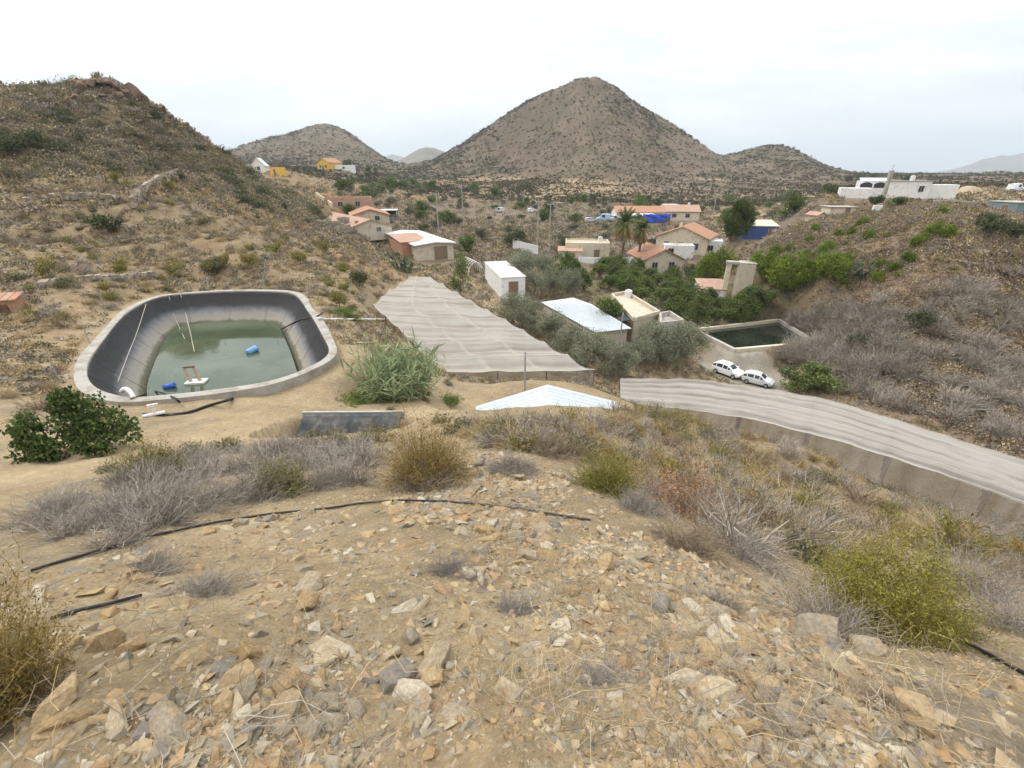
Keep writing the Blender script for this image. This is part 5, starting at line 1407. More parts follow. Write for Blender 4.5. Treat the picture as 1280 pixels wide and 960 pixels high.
L_olive = leaf_mat('olive_leaf', (.16, .172, .105), (.30, .31, .215), .3, .35, .12)
L_citrus = leaf_mat('citrus_leaf', (.085, .122, .04), (.185, .225, .078), .3, .4, .15)
L_pine = leaf_mat('young_pine_needle', (.115, .165, .026), (.23, .29, .055), .3, .35, .15)
L_dpine = leaf_mat('old_pine_needle', (.040, .062, .018), (.105, .135, .038), .2, .35, .1)
L_dark = leaf_mat('evergreen_leaf', (.05, .065, .03), (.11, .125, .06), .15, .35, .15)
L_fig = leaf_mat('fig_leaf', (.055, .085, .028), (.12, .16, .055), .25, .35, .05)
L_gum = leaf_mat('eucalyptus_leaf', (.075, .08, .048), (.14, .145, .09), .2, .35, .1)
L_grey = leaf_mat('grey_green_leaf', (.105, .105, .068), (.19, .18, .12), .15, .35, .2)
L_yel = leaf_mat('yellow_green_leaf', (.15, .14, .04), (.26, .225, .075), .2, .35, .2)
L_willow = leaf_mat('fresh_leaf', (.085, .125, .03), (.19, .24, .07), .3, .35, .1)

names_t = ('trunk', 'crown')
olive = [tree_kind('o', 20 + i, lobes_round(4.6, 3.6, .15, 9, 20 + i), 7000, .15, L_olive, 2.2, .17, 7, 1.6, PALE_BARK, .4, .3, .35) for i in range(3)]
citrus = [tree_kind('c', 30 + i, lobes_round(3.7, 2.7, .05, 8, 30 + i), 4200, .17, L_citrus, 1.5, .1, 6, 1.1, None, .55, .2, .5) for i in range(3)]
pine = [tree_kind('p', 40 + i, lobes_round(3.3, 2.8, .0, 10, 40 + i), 5200, .22, L_pine, 2.0, .1, 7, 1.2, None, .26, .5, .4, 1.2) for i in range(3)]
tall_pine = tree_kind('t', 50, [(0, 0, 4.4, 2.4, 2.4, 1.9), (0, 0, 2.4, 2.6, 2.4, 1.8), (0, 0, 6.0, 1.5, 1.5, 1.1), (-1.2, .3, 3.2, 1.7, 1.6, 1.1), (1.4, -.4, 3.5, 1.6, 1.5, 1.2), (.2, .8, 2.2, 1.9, 1.6, .9), (.5, -.9, 5.4, 1.4, 1.3, 1.0), (-.9, -.6, 5.0, 1.3, 1.2, .9), (1.3, .2, 1.7, 1.2, 1.2, .7), (-.9, 0, 1.3, 1.4, 1.2, .7)], 16000, .32, L_dpine, 5.2, .24, 14, 2.0, None, .26, .5, .45, 1.0)
gum = [tree_kind('g', 60 + i, [(-2.6, 0, 5.6, 2.6, 2.2, 1.6), (1.8, .4, 6.2, 2.6, 2.4, 1.7), (3.6, -.3, 4.6, 2.0, 1.8, 1.2), (0, .3, 7.2, 2.2, 2.0, 1.4), (-3.8, .2, 4.2, 1.5, 1.3, .9)] if i == 0 else lobes_round(5.2, 6.0, 1.5, 8, 66), 2400, .42, L_gum, 6.0, .26, 9, 3.2, PALE_BARK, .35, -.3, .35) for i in range(2)]
cypress = tree_kind('y', 70, [(0, 0, 2.0, 1.5, 1.5, 1.8), (0, 0, 4.2, 1.3, 1.3, 2.0), (.2, 0, 6.2, .9, .9, 1.8)], 1800, .4, L_dark, 5.5, .2, 5, .8, None, .3, .8, .5, .6)
round_tree = [tree_kind('r', 80 + i, lobes_round(4.6, 4.0, .6, 7, 80 + i), 2200, .28, L_dark, 2.2, .16, 6, 1.4, None, .5, .2, .5) for i in range(2)]
willow = tree_kind('w', 90, [(0, 0, 1.9, .9, .8, 1.4), (.4, .2, 3.2, .7, .6, 1.1), (-.5, 0, 1.2, .8, .7, .9), (.5, -.3, 1.2, .8, .7, .8)], 2600, .2, L_willow, 3.0, .08, 8, 1.0, None, .3, .6, .3)
bush_g = [tree_kind('b', 100 + i, lobes_round(2.4, 1.5, .05, 7, 100 + i), 1500, .15, L_grey, .8, .06, 8, .8, None, .45, .3, .3) for i in range(3)]
bush_y = [tree_kind('b', 110 + i, lobes_round(2.2, 1.5, .05, 6, 110 + i), 1300, .14, L_yel, .8, .05, 8, .8, None, .4, .3, .3, .6, .4) for i in range(3)]
bush_d = [tree_kind('b', 120 + i, lobes_round(2.4, 1.5, .0, 7, 120 + i), 1500, .15, L_dark, .8, .06, 8, .8, None, .45, .3, .35) for i in range(3)]

def P_(u, v, s=None):
    p = gp(u, v) if s is None else at(u, v, s)
    return G(p)

# ---- olives (pixel at the foot, size)
OL = [(640, 404, .85, 'olive tree at the uphill end of the row along the shade net'), (662, 416, .85, 'olive tree second from the uphill end of the row along the net'), (688, 433, .82, 'olive tree in the row left of the corrugated roof'),
      (710, 447, .8, 'olive tree below the left corner of the corrugated roof'), (733, 461, .8, 'olive tree in front of the corrugated roof near its low corner'), (756, 471, .78, 'olive tree next to the tall pole by the corrugated roof'), (778, 474, .7, 'olive tree at the downhill end of the row along the net'),
      (797, 458, .7, 'slim olive tree between the pole and the flat roofed wing'), (668, 374, .85, 'olive tree just right of the narrow white store'), (690, 370, .85, 'olive tree behind the corrugated roof, nearer the white store'), (712, 368, .85, 'olive tree behind the corrugated roof, farther right'), (655, 352, 1.0, 'olive tree behind the narrow white store'), (682, 352, 1.0, 'olive tree in the field behind the white store'),
      (818, 440, .8, 'olive tree in front of the flat roofed wing'), (838, 456, .95, 'large olive tree in front of the pale terrace wing'), (858, 448, .95, 'olive tree nearest the reservoir corner'), (820, 455, .8, 'small olive tree left of the drive to the cars')]
for i, (u, v, sc_, lab) in enumerate(OL):
    plant('olive_tree', olive[i % 3], names_t, P_(u, v), i * 1.7, sc_ * rnd.uniform(1.0, 1.15), lab, 'olive tree', 'olive trees by the courtyard house')
p = Vector((*[sum(q[k] for q in D) / 4 for k in (0, 1)], 0)); p = G(Vector((p.x + ref.x, p.y + ref.y, 0)))
plant('courtyard_tree', citrus[1], names_t, Vector((p.x - .3, p.y + .6, ref.z + .9)), .4, (1.05, 1.05, 1.2), 'dark leafy tree rising through the courtyard beside the black shade cloth', 'tree')
# ---- citrus orchard
CI = [(722, 344), (744, 350), (768, 350), (790, 352), (812, 354), (836, 356), (732, 362), (756, 366), (782, 368), (806, 370), (830, 372), (852, 368), (872, 362), (826, 386), (850, 388), (874, 392), (898, 396), (922, 394), (946, 390), (958, 384),
      (846, 402), (868, 406), (892, 408), (914, 404), (938, 400), (796, 384), (700, 348), (708, 336), (756, 340), (842, 346), (862, 350), (818, 362), (840, 364), (794, 360), (770, 358), (862, 380), (886, 380), (934, 382), (776, 340), (800, 342), (868, 350)]
for i, (u, v) in enumerate(CI):
    plant('citrus_tree', citrus[i % 3], names_t, P_(u + rnd.uniform(-3, 3), v + rnd.uniform(-2, 2)), i * 2.1, rnd.uniform(.8, 1.08), 'round dark green citrus tree in the orchard behind the courtyard house', 'citrus tree', 'citrus trees of the orchard')
# ---- pines
plant('tall_pine', tall_pine, names_t, P_(918, 302, .150), .3, 1.0, 'tallest dark green pine between the orange tiled house and the blue shed', 'pine')
PI_ = [(900, 346, 1.55, 'bright green pine just above the concrete tower'), (880, 352, 1.2, 'darker pine left of the concrete tower'), (958, 352, 1.25, 'bright green pine right of the concrete tower'), (984, 362, 1.5, 'largest bright green pine on the slope right of the tower'), (1004, 360, 1.2, 'pine touching the largest one on the right slope'),
       (1038, 352, 1.05, 'pine in the middle of the right slope beside grey agaves')]
for i, (u, v, k, lab) in enumerate(PI_):
    plant('young_pine', pine[i % 3], names_t, P_(u, v), i * 2.3, k * 1.15, lab, 'pine', 'bright pines on the right slope')
for i, (u, v, k) in enumerate([(970, 318, .7), (985, 314, .5), (1018, 290, .55), (1012, 303, .5), (1048, 298, .5), (1062, 296, .55), (1085, 299, .6), (1078, 284, .6), (1072, 286, .5), (1165, 295, .75), (1185, 297, .6), (1142, 310, .6), (1152, 303, .5), (1032, 320, .85), (1056, 330, .65), (1014, 325, .5),
                               (1006, 321, .45), (1100, 336, .5), (1115, 340, .55), (1095, 352, .55), (1053, 358, .4), (1133, 328, .6), (1027, 345, .6), (946, 330, .7), (996, 336, .5), (1175, 270, .5)]):
    plant('young_pine', pine[i % 3], names_t, P_(u, v), i * 1.9, k * .78, 'small bright green pine sapling on the brown right slope', 'pine', 'pine saplings scattered on the right slope')
# ---- other trees of the valley
plant('eucalyptus', gum[0], names_t, P_(655, 254, .33), .2, 1.15, 'wide open crowned tree in the field under the main hill', 'tree')
plant('eucalyptus', gum[1], names_t, P_(686, 275, .27), 1.2, .85, 'upright grey green tree right of the wide crowned tree', 'tree')
for i, (u, v, s, k, lab) in enumerate([(435, 210, .43, 1.25, 'round dark tree right of the yellow house'), (1062, 222, .5, 1.1, 'dark tree on the skyline left of the hilltop house, leftmost'), (1076, 221, .5, 1.2, 'dark tree on the skyline left of the mast'), (1092, 223, .5, .9, 'low dark tree on the skyline just left of the mast'), (1135, 221, .45, .8, 'small dark tree on the skyline above the hilltop house')]):
    plant('evergreen_tree', round_tree[i % 2], names_t, P_(u, v, s), i, k, lab, 'tree')
for i, (u, k, lab) in enumerate([(459, 1.0, 'dark cypress, the left one of the pair on the saddle'), (469, .92, 'dark cypress, the right one of the pair on the saddle')]):
    plant('cypress', cypress, names_t, P_(u, 213, .42), i, (1.5 * k, 1.5 * k, .95 * k), lab, 'cypress')
plant('willow_bush', willow, names_t, P_(576, 366), .5, 1.1, 'fresh green tall bush beside the top of the broad shade net', 'bush')
for i, (u, v, k, mk, lab) in enumerate([(1094, 258, 1.25, bush_d, 'dark bush beside the white tank under the hilltop house'), (1118, 260, 1.2, None, 'greener bush right of the dark bush under the hilltop house'), (1236, 296, 1.5, bush_d, 'big grey dark bush left of the teal shed'), (1262, 300, 1.4, bush_d, 'big grey dark bush in front of the teal shed'),
                                        (1140, 415, 1.35, bush_d, 'dark grey green bush alone on the right slope'), (1070, 440, 1.2, bush_d, 'dark bush among the grey brush behind the reservoir'), (1010, 488, 2.0, None, 'low green bramble mound between the cars and the rusty fence'), (990, 482, 1.4, bush_d, 'dark bramble mound beside the parked cars'),
                                        (135, 290, 2.0, None, 'broad dark green bush on the left terrace'), (450, 358, 1.0, bush_d, 'dark bush on the slope right of the pond'), (268, 345, 1.15, bush_g, 'grey green bush on the terrace just behind the pond'), (40, 190, 1.6, bush_d, 'dark thicket on the left hill near the edge'), (20, 196, 1.6, bush_d, 'dark thicket at the very left of the left hill')]):
    pr = mk[i % 3] if mk else (citrus[i % 3] if i != 8 else bush_d[1])
    sc_ = k if mk else (k * .75, k * .75, k * .5) if i != 8 else (1.5, 1.3, 1.2)
    plant('evergreen_bush', pr, names_t, P_(u, v), i * 1.3, sc_, lab, 'bush')
# ---- almond trees and terrace bushes on the left
AL = [(265, 345, 'grey green almond tree behind the pond'), (314, 336, 'almond tree above the far right corner of the pond'), (155, 345, 'yellow green almond tree behind the left end of the pond'), (65, 350, 'almond tree on the terrace above the brick pump house'), (345, 318, 'small almond tree on the terrace edge'),
      (376, 330, 'thin almond tree left of the yellow one'), (405, 318, 'yellow almond tree on the terrace edge below the ruin'), (214, 240, 'yellow almond bush on the upper terrace'), (146, 228, 'green almond bush on the upper terrace wall'), (222, 345, 'bare grey almond tree behind the pond'), (282, 335, 'twiggy almond tree between two bushes behind the pond'), (425, 385, 'yellow green bush on the slope beside the pond')]
for i, (u, v, lab) in enumerate(AL):
    plant('almond_tree', bush_y[i % 3], names_t, P_(u, v), i * 1.1, (rnd.uniform(.75, 1.05),) * 2 + (rnd.uniform(.9, 1.2),), lab, 'almond tree', 'almond trees on the left terraces')
# ---- palms
def palm_mesh(seed, n, L_, droop, m, hi=1.2, lo=-.7):
    r = np.random.RandomState(seed); Cs = []; Vv = []; Ff = []; base = 0
    for k in range(n):
        a = r.uniform(0, 6.283); e = lo + (hi - lo) * (k / n) ** .8 + r.uniform(-.1, .1); l = L_ * r.uniform(.8, 1.1)
        t = np.linspace(0, 1, 9); x = l * (t * math.cos(e)); z = l * (t * math.sin(e)) - droop * l * t ** 2
        P = np.stack([x * math.cos(a), x * math.sin(a), z], -1)
        sidev = np.array([-math.sin(a), math.cos(a), 0])
        for j in range(1, 9):
            for q in range(3):
                c = P[j - 1] + (P[j] - P[j - 1]) * q / 3
                for sg in (-1, 1):
                    tip = c + (sidev * sg * .8 + (P[j] - P[j - 1]) / max(1e-6, np.linalg.norm(P[j] - P[j - 1])) * .75 + np.array([0, 0, -.35])) * .55 * (1 - .55 * abs(2 * (j / 9) - .9))
                    d_ = (P[j] - P[j - 1]) * .3
                    Vv += [c, c + d_, tip + d_ * .15, tip]; Ff.append((base, base + 1, base + 2, base + 3)); base += 4
        for j in range(8):
            d_ = np.array([0, 0, .03]); Vv += [P[j], P[j + 1], P[j + 1] + d_, P[j] + d_]; Ff.append((base, base + 1, base + 2, base + 3)); base += 4
    return np_mesh('fronds', np.array(Vv), np.array(Ff), m)
L_palm = leaf_mat('palm_frond', (.07, .095, .03), (.15, .175, .065), .15, .3, .1)
L_palmd = leaf_mat('dry_frond', (.23, .14, .05), (.33, .21, .09), .15, .3, .1)
for (u, v, s, hh, k, lab) in [(776, 338, .150, 7.4, 1.25, 'date palm with a skirt of dry orange fronds before the long house'), (797, 332, .156, 6.2, .95, 'slimmer date palm just right of the thick skirted palm')]:
    o = empty('date_palm', P_(u, v, s), .4, lab, 'palm')
    mb = MB(); n = 14
    for j in range(n):
        z0, z1 = -.4 + (hh + .4) * j / n, -.4 + (hh + .4) * (j + 1) / n
        mb.tube([(.05 * math.sin(j), 0, z0), (.05 * math.sin(j + 1), 0, z1 + .02)], .27, 9, .2, j in (0, n - 1))
    mb.build('trunk', BARK, o)
    c = new_obj('crown', palm_mesh(3, 46, 3.1 * k, .35, L_palm, 1.4, -.25), o); c.location = (0, 0, hh)
    d_ = new_obj('dry_fronds', palm_mesh(4, 26, 2.2 * k, .55, L_palmd, -.1, -1.1), o); d_.location = (0, 0, hh - .15)
# ---- fig tree left of the pond
fl = [(-1.2, 0, 1.0, .9, .8, .7), (.2, .3, 1.35, 1.0, .9, .75), (1.1, -.2, .95, .9, .8, .65), (-.5, -.6, .7, .9, .7, .55), (.6, -.7, .6, 1.0, .7, .5), (-1.6, -.3, .55, .6, .6, .45), (1.7, -.4, .55, .6, .6, .45), (.1, .1, 1.9, .55, .5, .4)]
fig = tree_kind('f', 130, fl, 7500, .13, L_fig, 1.3, .12, 10, 1.3, PALE_BARK, .75, .3, .5, .6, .35)
plant('fig_tree', fig, names_t, P_(108, 564), .5, (.62, .66, .82), 'spreading green fig tree at the near left corner of the pond', 'fig tree')
# ---- reeds
def blade_mesh(n, h, w, seed, width, droop=.3, spread=.5, K=6, wav=.05):
    V, Fq, _ = strands(n, h, w, seed, droop, spread, K, w * .28, width, wav, 1)
    return V, Fq
L_reed = leaf_mat('reed_leaf', (.19, .25, .12), (.36, .41, .23), .25, .3, .1, clump=1.5)
V, Fq, tp = strands(320, 4.0, 3.6, 140, .16, .5, 6, 1.3, .016, .05, 1)
V2, F2 = leaves_on(tp, 4200, .6, 141, .25, .06, .09, .6)
o = empty('giant_reed', P_(500, 494), 0, 'clump of tall pale green reeds between the pond and the shade net', 'reed clump')
new_obj('stems', np_mesh('stems', V, Fq, L_reed), o); new_obj('blades', np_mesh('blades', V2, F2, L_reed), o)
V, Fq, tp = strands(160, 1.5, 3.0, 143, .25, .8, 5, 1.0, .012, .05, 1); V2, F2 = leaves_on(tp, 1300, .35, 144, .2, .06, .12, .4)
green_clump = (np_mesh('stems', V, Fq, L_willow), np_mesh('blades', V2, F2, L_willow))
for u, v, k, lab in [(425, 392, .75, 'low green weeds spilling down the slope right of the pond'), (438, 398, .6, 'green weeds at the foot of the slope right of the pond'), (445, 500, .7, 'green weeds between the pond and the reeds'), (560, 502, .6, 'green weeds at the near corner of the shade net')]:
    plant('weed_clump', green_clump, ('stems', 'blades'), P_(u, v), k * 5, (k, k, k * .6), lab, 'weeds')
# ---- prickly pears
def cactus_mesh(seed, n):
    r = random.Random(seed); mb = MB(); pads = [(Vector((r.uniform(-.8, .8), r.uniform(-.5, .5), .1)), Vector((r.uniform(-.4, .4), r.uniform(-.4, .4), 1)).normalized(), .28) for _ in range(7)]
    i = 0
    while len(pads) < n:
        c, d, s_ = pads[i % len(pads)]; i += 1
        nd = (d + Vector((r.uniform(-.9, .9), r.uniform(-.9, .9), r.uniform(0, .4)))).normalized()
        if c.z < 1.7: pads.append((c + d * s_ * .9 + nd * s_ * .8, nd, s_ * r.uniform(.85, 1.02)))
    for c, d, s_ in pads:
        a = d.cross(Vector((r.uniform(-1, 1), r.uniform(-1, 1), .1))).normalized(); b2 = d.cross(a)
        K = 10; V = []
        for sg in (-1, 1):
            for k in range(K):
                t = 6.283 * k / K; V.append(c + d * s_ * math.cos(t) + a * s_ * .72 * math.sin(t) + b2 * .025 * sg)
        mb.add(V, [tuple(range(K)), tuple(range(2 * K - 1, K - 1, -1))] + [(k, (k + 1) % K, K + (k + 1) % K, K + k) for k in range(K)])
    me = bpy.data.meshes.new('pads'); me.from_pydata(mb.v, [], mb.f); me.materials.append(mat('cactus_pad', (.10, .125, .07), .7, .25, 3, island=.25)); me.update(); return me
cm = [cactus_mesh(150, 60), cactus_mesh(151, 60)]
for i, (u, v, k, lab) in enumerate([(498, 338, 1.1, 'prickly pear below the brick shed, left one'), (512, 342, 1.0, 'prickly pear beside the top of the broad shade net'), (1062, 350, .9, 'grey green prickly pear left in the patch on the right slope'), (1078, 348, 1.0, 'grey green prickly pear right in the patch on the right slope')]):
    t = new_obj('prickly_pear', cm[i % 2]); t.location = P_(u, v); t.rotation_euler = (0, 0, i); t.scale = (k,) * 3; tag(t, lab, 'cactus')

# ================================================================== shrubs
T_grey = leaf_mat('dry_grey_twig', (.22, .19, .158), (.37, .325, .27), .0, .3, .15, clump=2)
T_brown = leaf_mat('dry_brown_twig', (.20, .152, .102), (.32, .25, .17), .0, .3, .15, clump=2)
T_straw = leaf_mat('straw', (.34, .255, .135), (.50, .40, .235), .15, .25, .12, clump=2)
T_rust = leaf_mat('rusty_twig', (.26, .115, .065), (.36, .17, .10), .05, .3, .1, clump=3)
T_olive = leaf_mat('broom_twig', (.135, .125, .042), (.26, .215, .075), .1, .3, .12, clump=2.5)
T_gold = leaf_mat('golden_broom_twig', (.20, .145, .055), (.32, .24, .10), .1, .3, .1, clump=2.5)
L_broom = leaf_mat('broom_leaf', (.14, .145, .032), (.30, .26, .075), .2, .3, .1, clump=3)
L_gold = leaf_mat('golden_leaf', (.22, .155, .045), (.34, .24, .085), .2, .3, .1, clump=3)
L_sage = leaf_mat('sage_leaf', (.12, .12, .06), (.22, .20, .11), .15, .3, .15, clump=2)

def shrub_kind(seed, n, h, w, tm, lm=None, nl=0, ls=.03, droop=.12, spread=1.0, sub=3, width=.004, base=.12, t0=.35, wav=.1, aspect=.35):
    V, Fq, tp = strands(n, h, w, seed, droop, spread, 4, base, width, wav, 2, sub)
    out = [np_mesh('stems', V, Fq, tm)]
    if lm is not None:
        V2, F2 = leaves_on(tp, nl, ls, seed + 1, t0, ls * .6, aspect); out.append(np_mesh('foliage', V2, F2, lm))
    return tuple(out)
names_s = ('stems', 'foliage')
# medium detail kinds for the middle distance (about 1 m)
K_grey = [shrub_kind(200 + i, 130, .62, 1.1, T_grey, width=.0065, sub=5) for i in range(4)]
K_brown = [shrub_kind(210 + i, 130, .6, 1.1, T_brown, width=.0065, sub=5) for i in range(3)]
K_sage = [shrub_kind(220 + i, 90, .7, 1.1, T_brown, L_sage, 650, .09, width=.008, sub=2) for i in range(4)]
K_ever = [shrub_kind(230 + i, 70, .8, 1.2, T_brown, L_dark, 750, .11, width=.008, sub=2) for i in range(3)]
K_brm = [shrub_kind(240 + i, 110, .75, 1.05, T_olive, L_broom, 600, .07, width=.008, sub=3, droop=.05, spread=.8) for i in range(3)]
K_gold = [shrub_kind(245 + i, 110, .7, 1.0, T_gold, L_gold, 500, .07, width=.008, sub=3, droop=.05, spread=.8) for i in range(2)]
K_straw = [shrub_kind(250 + i, 260, .5, .9, T_straw, width=.0055, sub=1, droop=.3, spread=.75, base=.14) for i in range(3)]
T_bare = leaf_mat('leafless_twig', (.25, .215, .175), (.41, .36, .30), .0, .3, .2, clump=1)
K_bare = [shrub_kind(260 + i, 150, 1.6, 2.2, T_bare, width=.014, sub=6, droop=.04, spread=.85, base=.18, wav=.14) for i in range(4)]

def pix_mask(x, y, poly):
    u, v, f = project(np.stack([x, y, H(x, y)], 1))
    return (poly_sd(u, v, poly) < 0) & (f > 0)

def scatter(n, r0, r1, a0, a1, seed, polys, up=.4, vis=True, tries=6, near=False):
    """n visible ground points, even over the ground, whose picture lies in one of these outlines"""
    r = np.random.RandomState(seed); xs = []; got = 0
    for _ in range(tries):
        m = n * 6
        a = np.radians(r.uniform(a0, a1, m)); q = np.sqrt(r.uniform(r0 ** 2, r1 ** 2, m)) if not near else r0 * (r1 / r0) ** (r.uniform(0, 1, m) ** .8); x, y = q * np.sin(a), q * np.cos(a)
        k = np.zeros(m, bool)
        for p in polys: k |= pix_mask(x, y, p)
        x, y = x[k], y[k]
        if vis and len(x):
            k = visible(x, y, up); x, y = x[k], y[k]
        xs.append(np.stack([x, y], 1)); got += len(x)
        if got >= n: break
    return np.concatenate(xs)[:n]

BUILT = [(q.x, q.y, rr) for q, rr in ((PAD['barn'], 4), (PAD['box'], 3), (PAD['corr'], 7), (PAD['shed'], 4.2), (PAD['cars'], 4.5), (PAD['terra'], 8), (PAD['gable'], 6), (PAD['farm'], 9), (PAD['farm2'], 7), (PAD['cream'], 6), (PAD['villa'], 9), (PAD['blue'], 4))]
NET1 = [(560, 470), (468, 383), (486, 365), (512, 348), (538, 349), (570, 367), (612, 391), (672, 426), (745, 490), (560, 490)]
NET1 = [tuple(at_z(u, v, z)[:2]) for (u, v), z in zip([(560, 465), (468, 380), (512, 345), (538, 346), (743, 462)], (-12.2, -11, -10.3, -10.4, -12.4))]
NET2 = [tuple(at_z(u, v, z)[:2]) for u, v, z in [(776, 497, -14), (944, 513, -13.7), (1285, 610, -13.2), (1400, 645, -13.2), (1420, 615, -13.9), (1285, 576, -14), (1038, 500, -14.4), (776, 473, -14.6)]]
TROUGH = [tuple(at_z(u, v, -8.4)[:2]) for u, v in [(372, 512), (510, 512), (505, 560), (380, 560)]]
KEEP = [(q.x, q.y, rr) for q, rr in ((gp(1090, 770), 1.15), (gp(535, 604), .75), (gp(758, 612), .6), (gp(850, 640), .55))]
def clear(x, y, path_w=1.3):
    k = line_d(x, y, PATH) > path_w
    k &= poly_sd(x, y, POND) > .5; k &= poly_sd(x, y, RES) > .5; k &= poly_sd(x, y, NET1) > .2; k &= poly_sd(x, y, NET2) > .3; k &= poly_sd(x, y, TROUGH) > .3
    for a, b2, rr in BUILT + KEEP: k &= np.hypot(x - a, y - b2) > rr
    return k

def strew(name, kinds, pts, s0, s1, label, cat, group, seed, names=names_s, flat=(1, 1), most=300):
    r = np.random.RandomState(seed); k = clear(pts[:, 0], pts[:, 1]); pts = pts[k][:most]; z = H(pts[:, 0], pts[:, 1])
    for i, (x, y) in enumerate(pts):
        s = r.uniform(s0, s1) * (1 if r.rand() < .8 else 1.25)
        plant(name, kinds[r.randint(len(kinds))], names, (x, y, z[i] - .02), r.uniform(0, 6.28), (s * r.uniform(.85, 1.2), s * r.uniform(.85, 1.2), s * r.uniform(*flat)), label, cat, group)

NEAR = [[(60, 700), (60, 630), (200, 575), (330, 545), (420, 555), (560, 530), (620, 515), (760, 505), (860, 512), (960, 535), (1090, 590), (1290, 650), (1290, 760), (1150, 690), (1000, 680), (860, 700), (760, 640), (600, 560), (420, 640), (250, 655)]]
NEAR2 = [[(560, 540), (620, 532), (740, 528), (790, 505), (860, 506), (960, 535), (1090, 590), (1290, 650), (1290, 740), (1150, 680), (1010, 700), (900, 690), (790, 610), (740, 575), (620, 560)]]
LEFTN = [[(20, 700), (60, 630), (200, 580), (330, 556), (420, 560), (470, 570), (440, 620), (250, 650), (90, 705)]]
strew('dry_shrub', K_grey + K_brown, scatter(240, 4, 34, -60, 60, 1, NEAR2, near=True), .6, 1.15, 'dry grey twiggy shrub on the stony slope above the net strip', 'shrub', 'dry shrubs on the near slope', 1)
strew('grass_tuft', K_straw, scatter(290, 4, 34, -60, 60, 2, NEAR2, near=True), .6, 1.15, 'straw coloured dry grass tuft on the slope above the net strip', 'grass tuft', 'dry grass tufts on the near slope', 2)
strew('green_shrub', K_brm + K_sage, scatter(64, 5, 34, -60, 60, 3, NEAR2, near=True), .5, .95, 'olive green broom shrub on the slope above the net strip', 'shrub', 'green shrubs on the near slope', 3)
strew('golden_shrub', K_gold, scatter(60, 5, 34, -60, 60, 4, NEAR2, near=True), .55, .95, 'golden brown broom shrub on the slope above the net strip', 'shrub', 'golden shrubs on the near slope', 4)
strew('dry_shrub', K_grey, scatter(75, 3, 16, -70, 10, 5, LEFTN), .55, .95, 'dry grey violet brushwood heap above the sandy track', 'shrub', 'grey brushwood above the track', 5)
# left hillside
LEFTH = [[(0, 560), (0, 210), (180, 205), (330, 240), (430, 300), (500, 350), (470, 380), (430, 420), (400, 380), (250, 355), (150, 380), (100, 430), (60, 560)]]
LEFTT = [[(0, 225), (0, 115), (110, 108), (150, 110), (230, 160), (330, 226), (400, 262), (430, 290), (330, 262), (180, 215)]]
strew('grey_shrub', K_grey + K_brown, scatter(240, 16, 80, -75, -5, 6, LEFTH), .8, 1.6, 'grey brown dry shrub on the left terraced hillside', 'shrub', 'grey shrubs on the left hillside', 6)
strew('sage_shrub', K_sage + K_brm, scatter(110, 16, 80, -75, -5, 7, LEFTH), .7, 1.4, 'dull green low shrub on the left terraced hillside', 'shrub', 'green shrubs on the left hillside', 7)
strew('straw_tuft', K_straw, scatter(220, 16, 70, -75, -5, 8, LEFTH), .9, 1.6, 'pale dry grass tuft on the left terraced hillside', 'grass tuft', 'grass tufts on the left hillside', 8)
strew('hill_shrub', K_grey + K_sage + K_ever + K_sage + K_brown, scatter(300, 60, 130, -75, -10, 9, LEFTT), 1.3, 2.7, 'dark rounded shrub on the upper left hill', 'shrub', 'shrubs on the upper left hill', 9, flat=(.8, 1.1))
# right slope
RBARE = [[(975, 405), (1010, 388), (1060, 380), (1130, 372), (1290, 330), (1290, 575), (1180, 530), (1060, 495), (1050, 480), (1000, 455), (950, 440)]]
RTHICK = [[(965, 415), (1000, 392), (1060, 385), (1120, 395), (1120, 470), (1060, 470), (1000, 455), (950, 438)]]
strew('bare_bush', K_bare, scatter(180, 36, 80, 15, 60, 10, RTHICK, up=1), .95, 1.45, 'tall leafless grey bush in the thicket behind the reservoir', 'bush', 'bare grey thicket behind the reservoir', 10)
strew('leafless_bush', K_bare, scatter(160, 22, 90, 15, 70, 11, RBARE, up=1), .7, 1.25, 'leafless grey violet bush on the right slope above the rusty fence', 'bush', 'bare grey bushes on the right slope', 11)  # same leafless bushes as the thicket, spread over the slope
RTOP = [[(960, 300), (1050, 262), (1180, 255), (1290, 262), (1290, 400), (1120, 400), (1000, 390), (960, 350)]]
strew('brown_shrub', K_brown + K_grey, scatter(300, 35, 110, 15, 70, 12, RTOP), .9, 1.7, 'low brown dry shrub on the spur under the hilltop house', 'shrub', 'brown shrubs on the right spur', 12)
strew('small_green_shrub', K_brm, scatter(90, 35, 110, 15, 70, 15, RTOP), .7, 1.3, 'small yellow green shrub among the brown scrub of the right spur', 'shrub', 'green shrubs on the right spur', 15)
# valley
VAL = [[(440, 300), (400, 240), (480, 215), (620, 240), (900, 255), (1050, 240), (1060, 262), (960, 300), (960, 330), (700, 345), (620, 380), (560, 330), (480, 290)]]
strew('valley_bush', bush_d + bush_g + bush_g + citrus, scatter(210, 75, 300, -35, 40, 13, VAL, up=1), .8, 1.9, 'green bush in the scrubby valley between the houses', 'bush', 'bushes across the valley floor', 13, names=names_t, flat=(.7, 1.1))
strew('valley_shrub', K_grey + K_sage, scatter(200, 60, 220, -30, 40, 14, VAL, up=.6), 1.2, 2.6, 'grey dry shrub in the valley field', 'shrub', 'dry shrubs across the valley floor', 14)

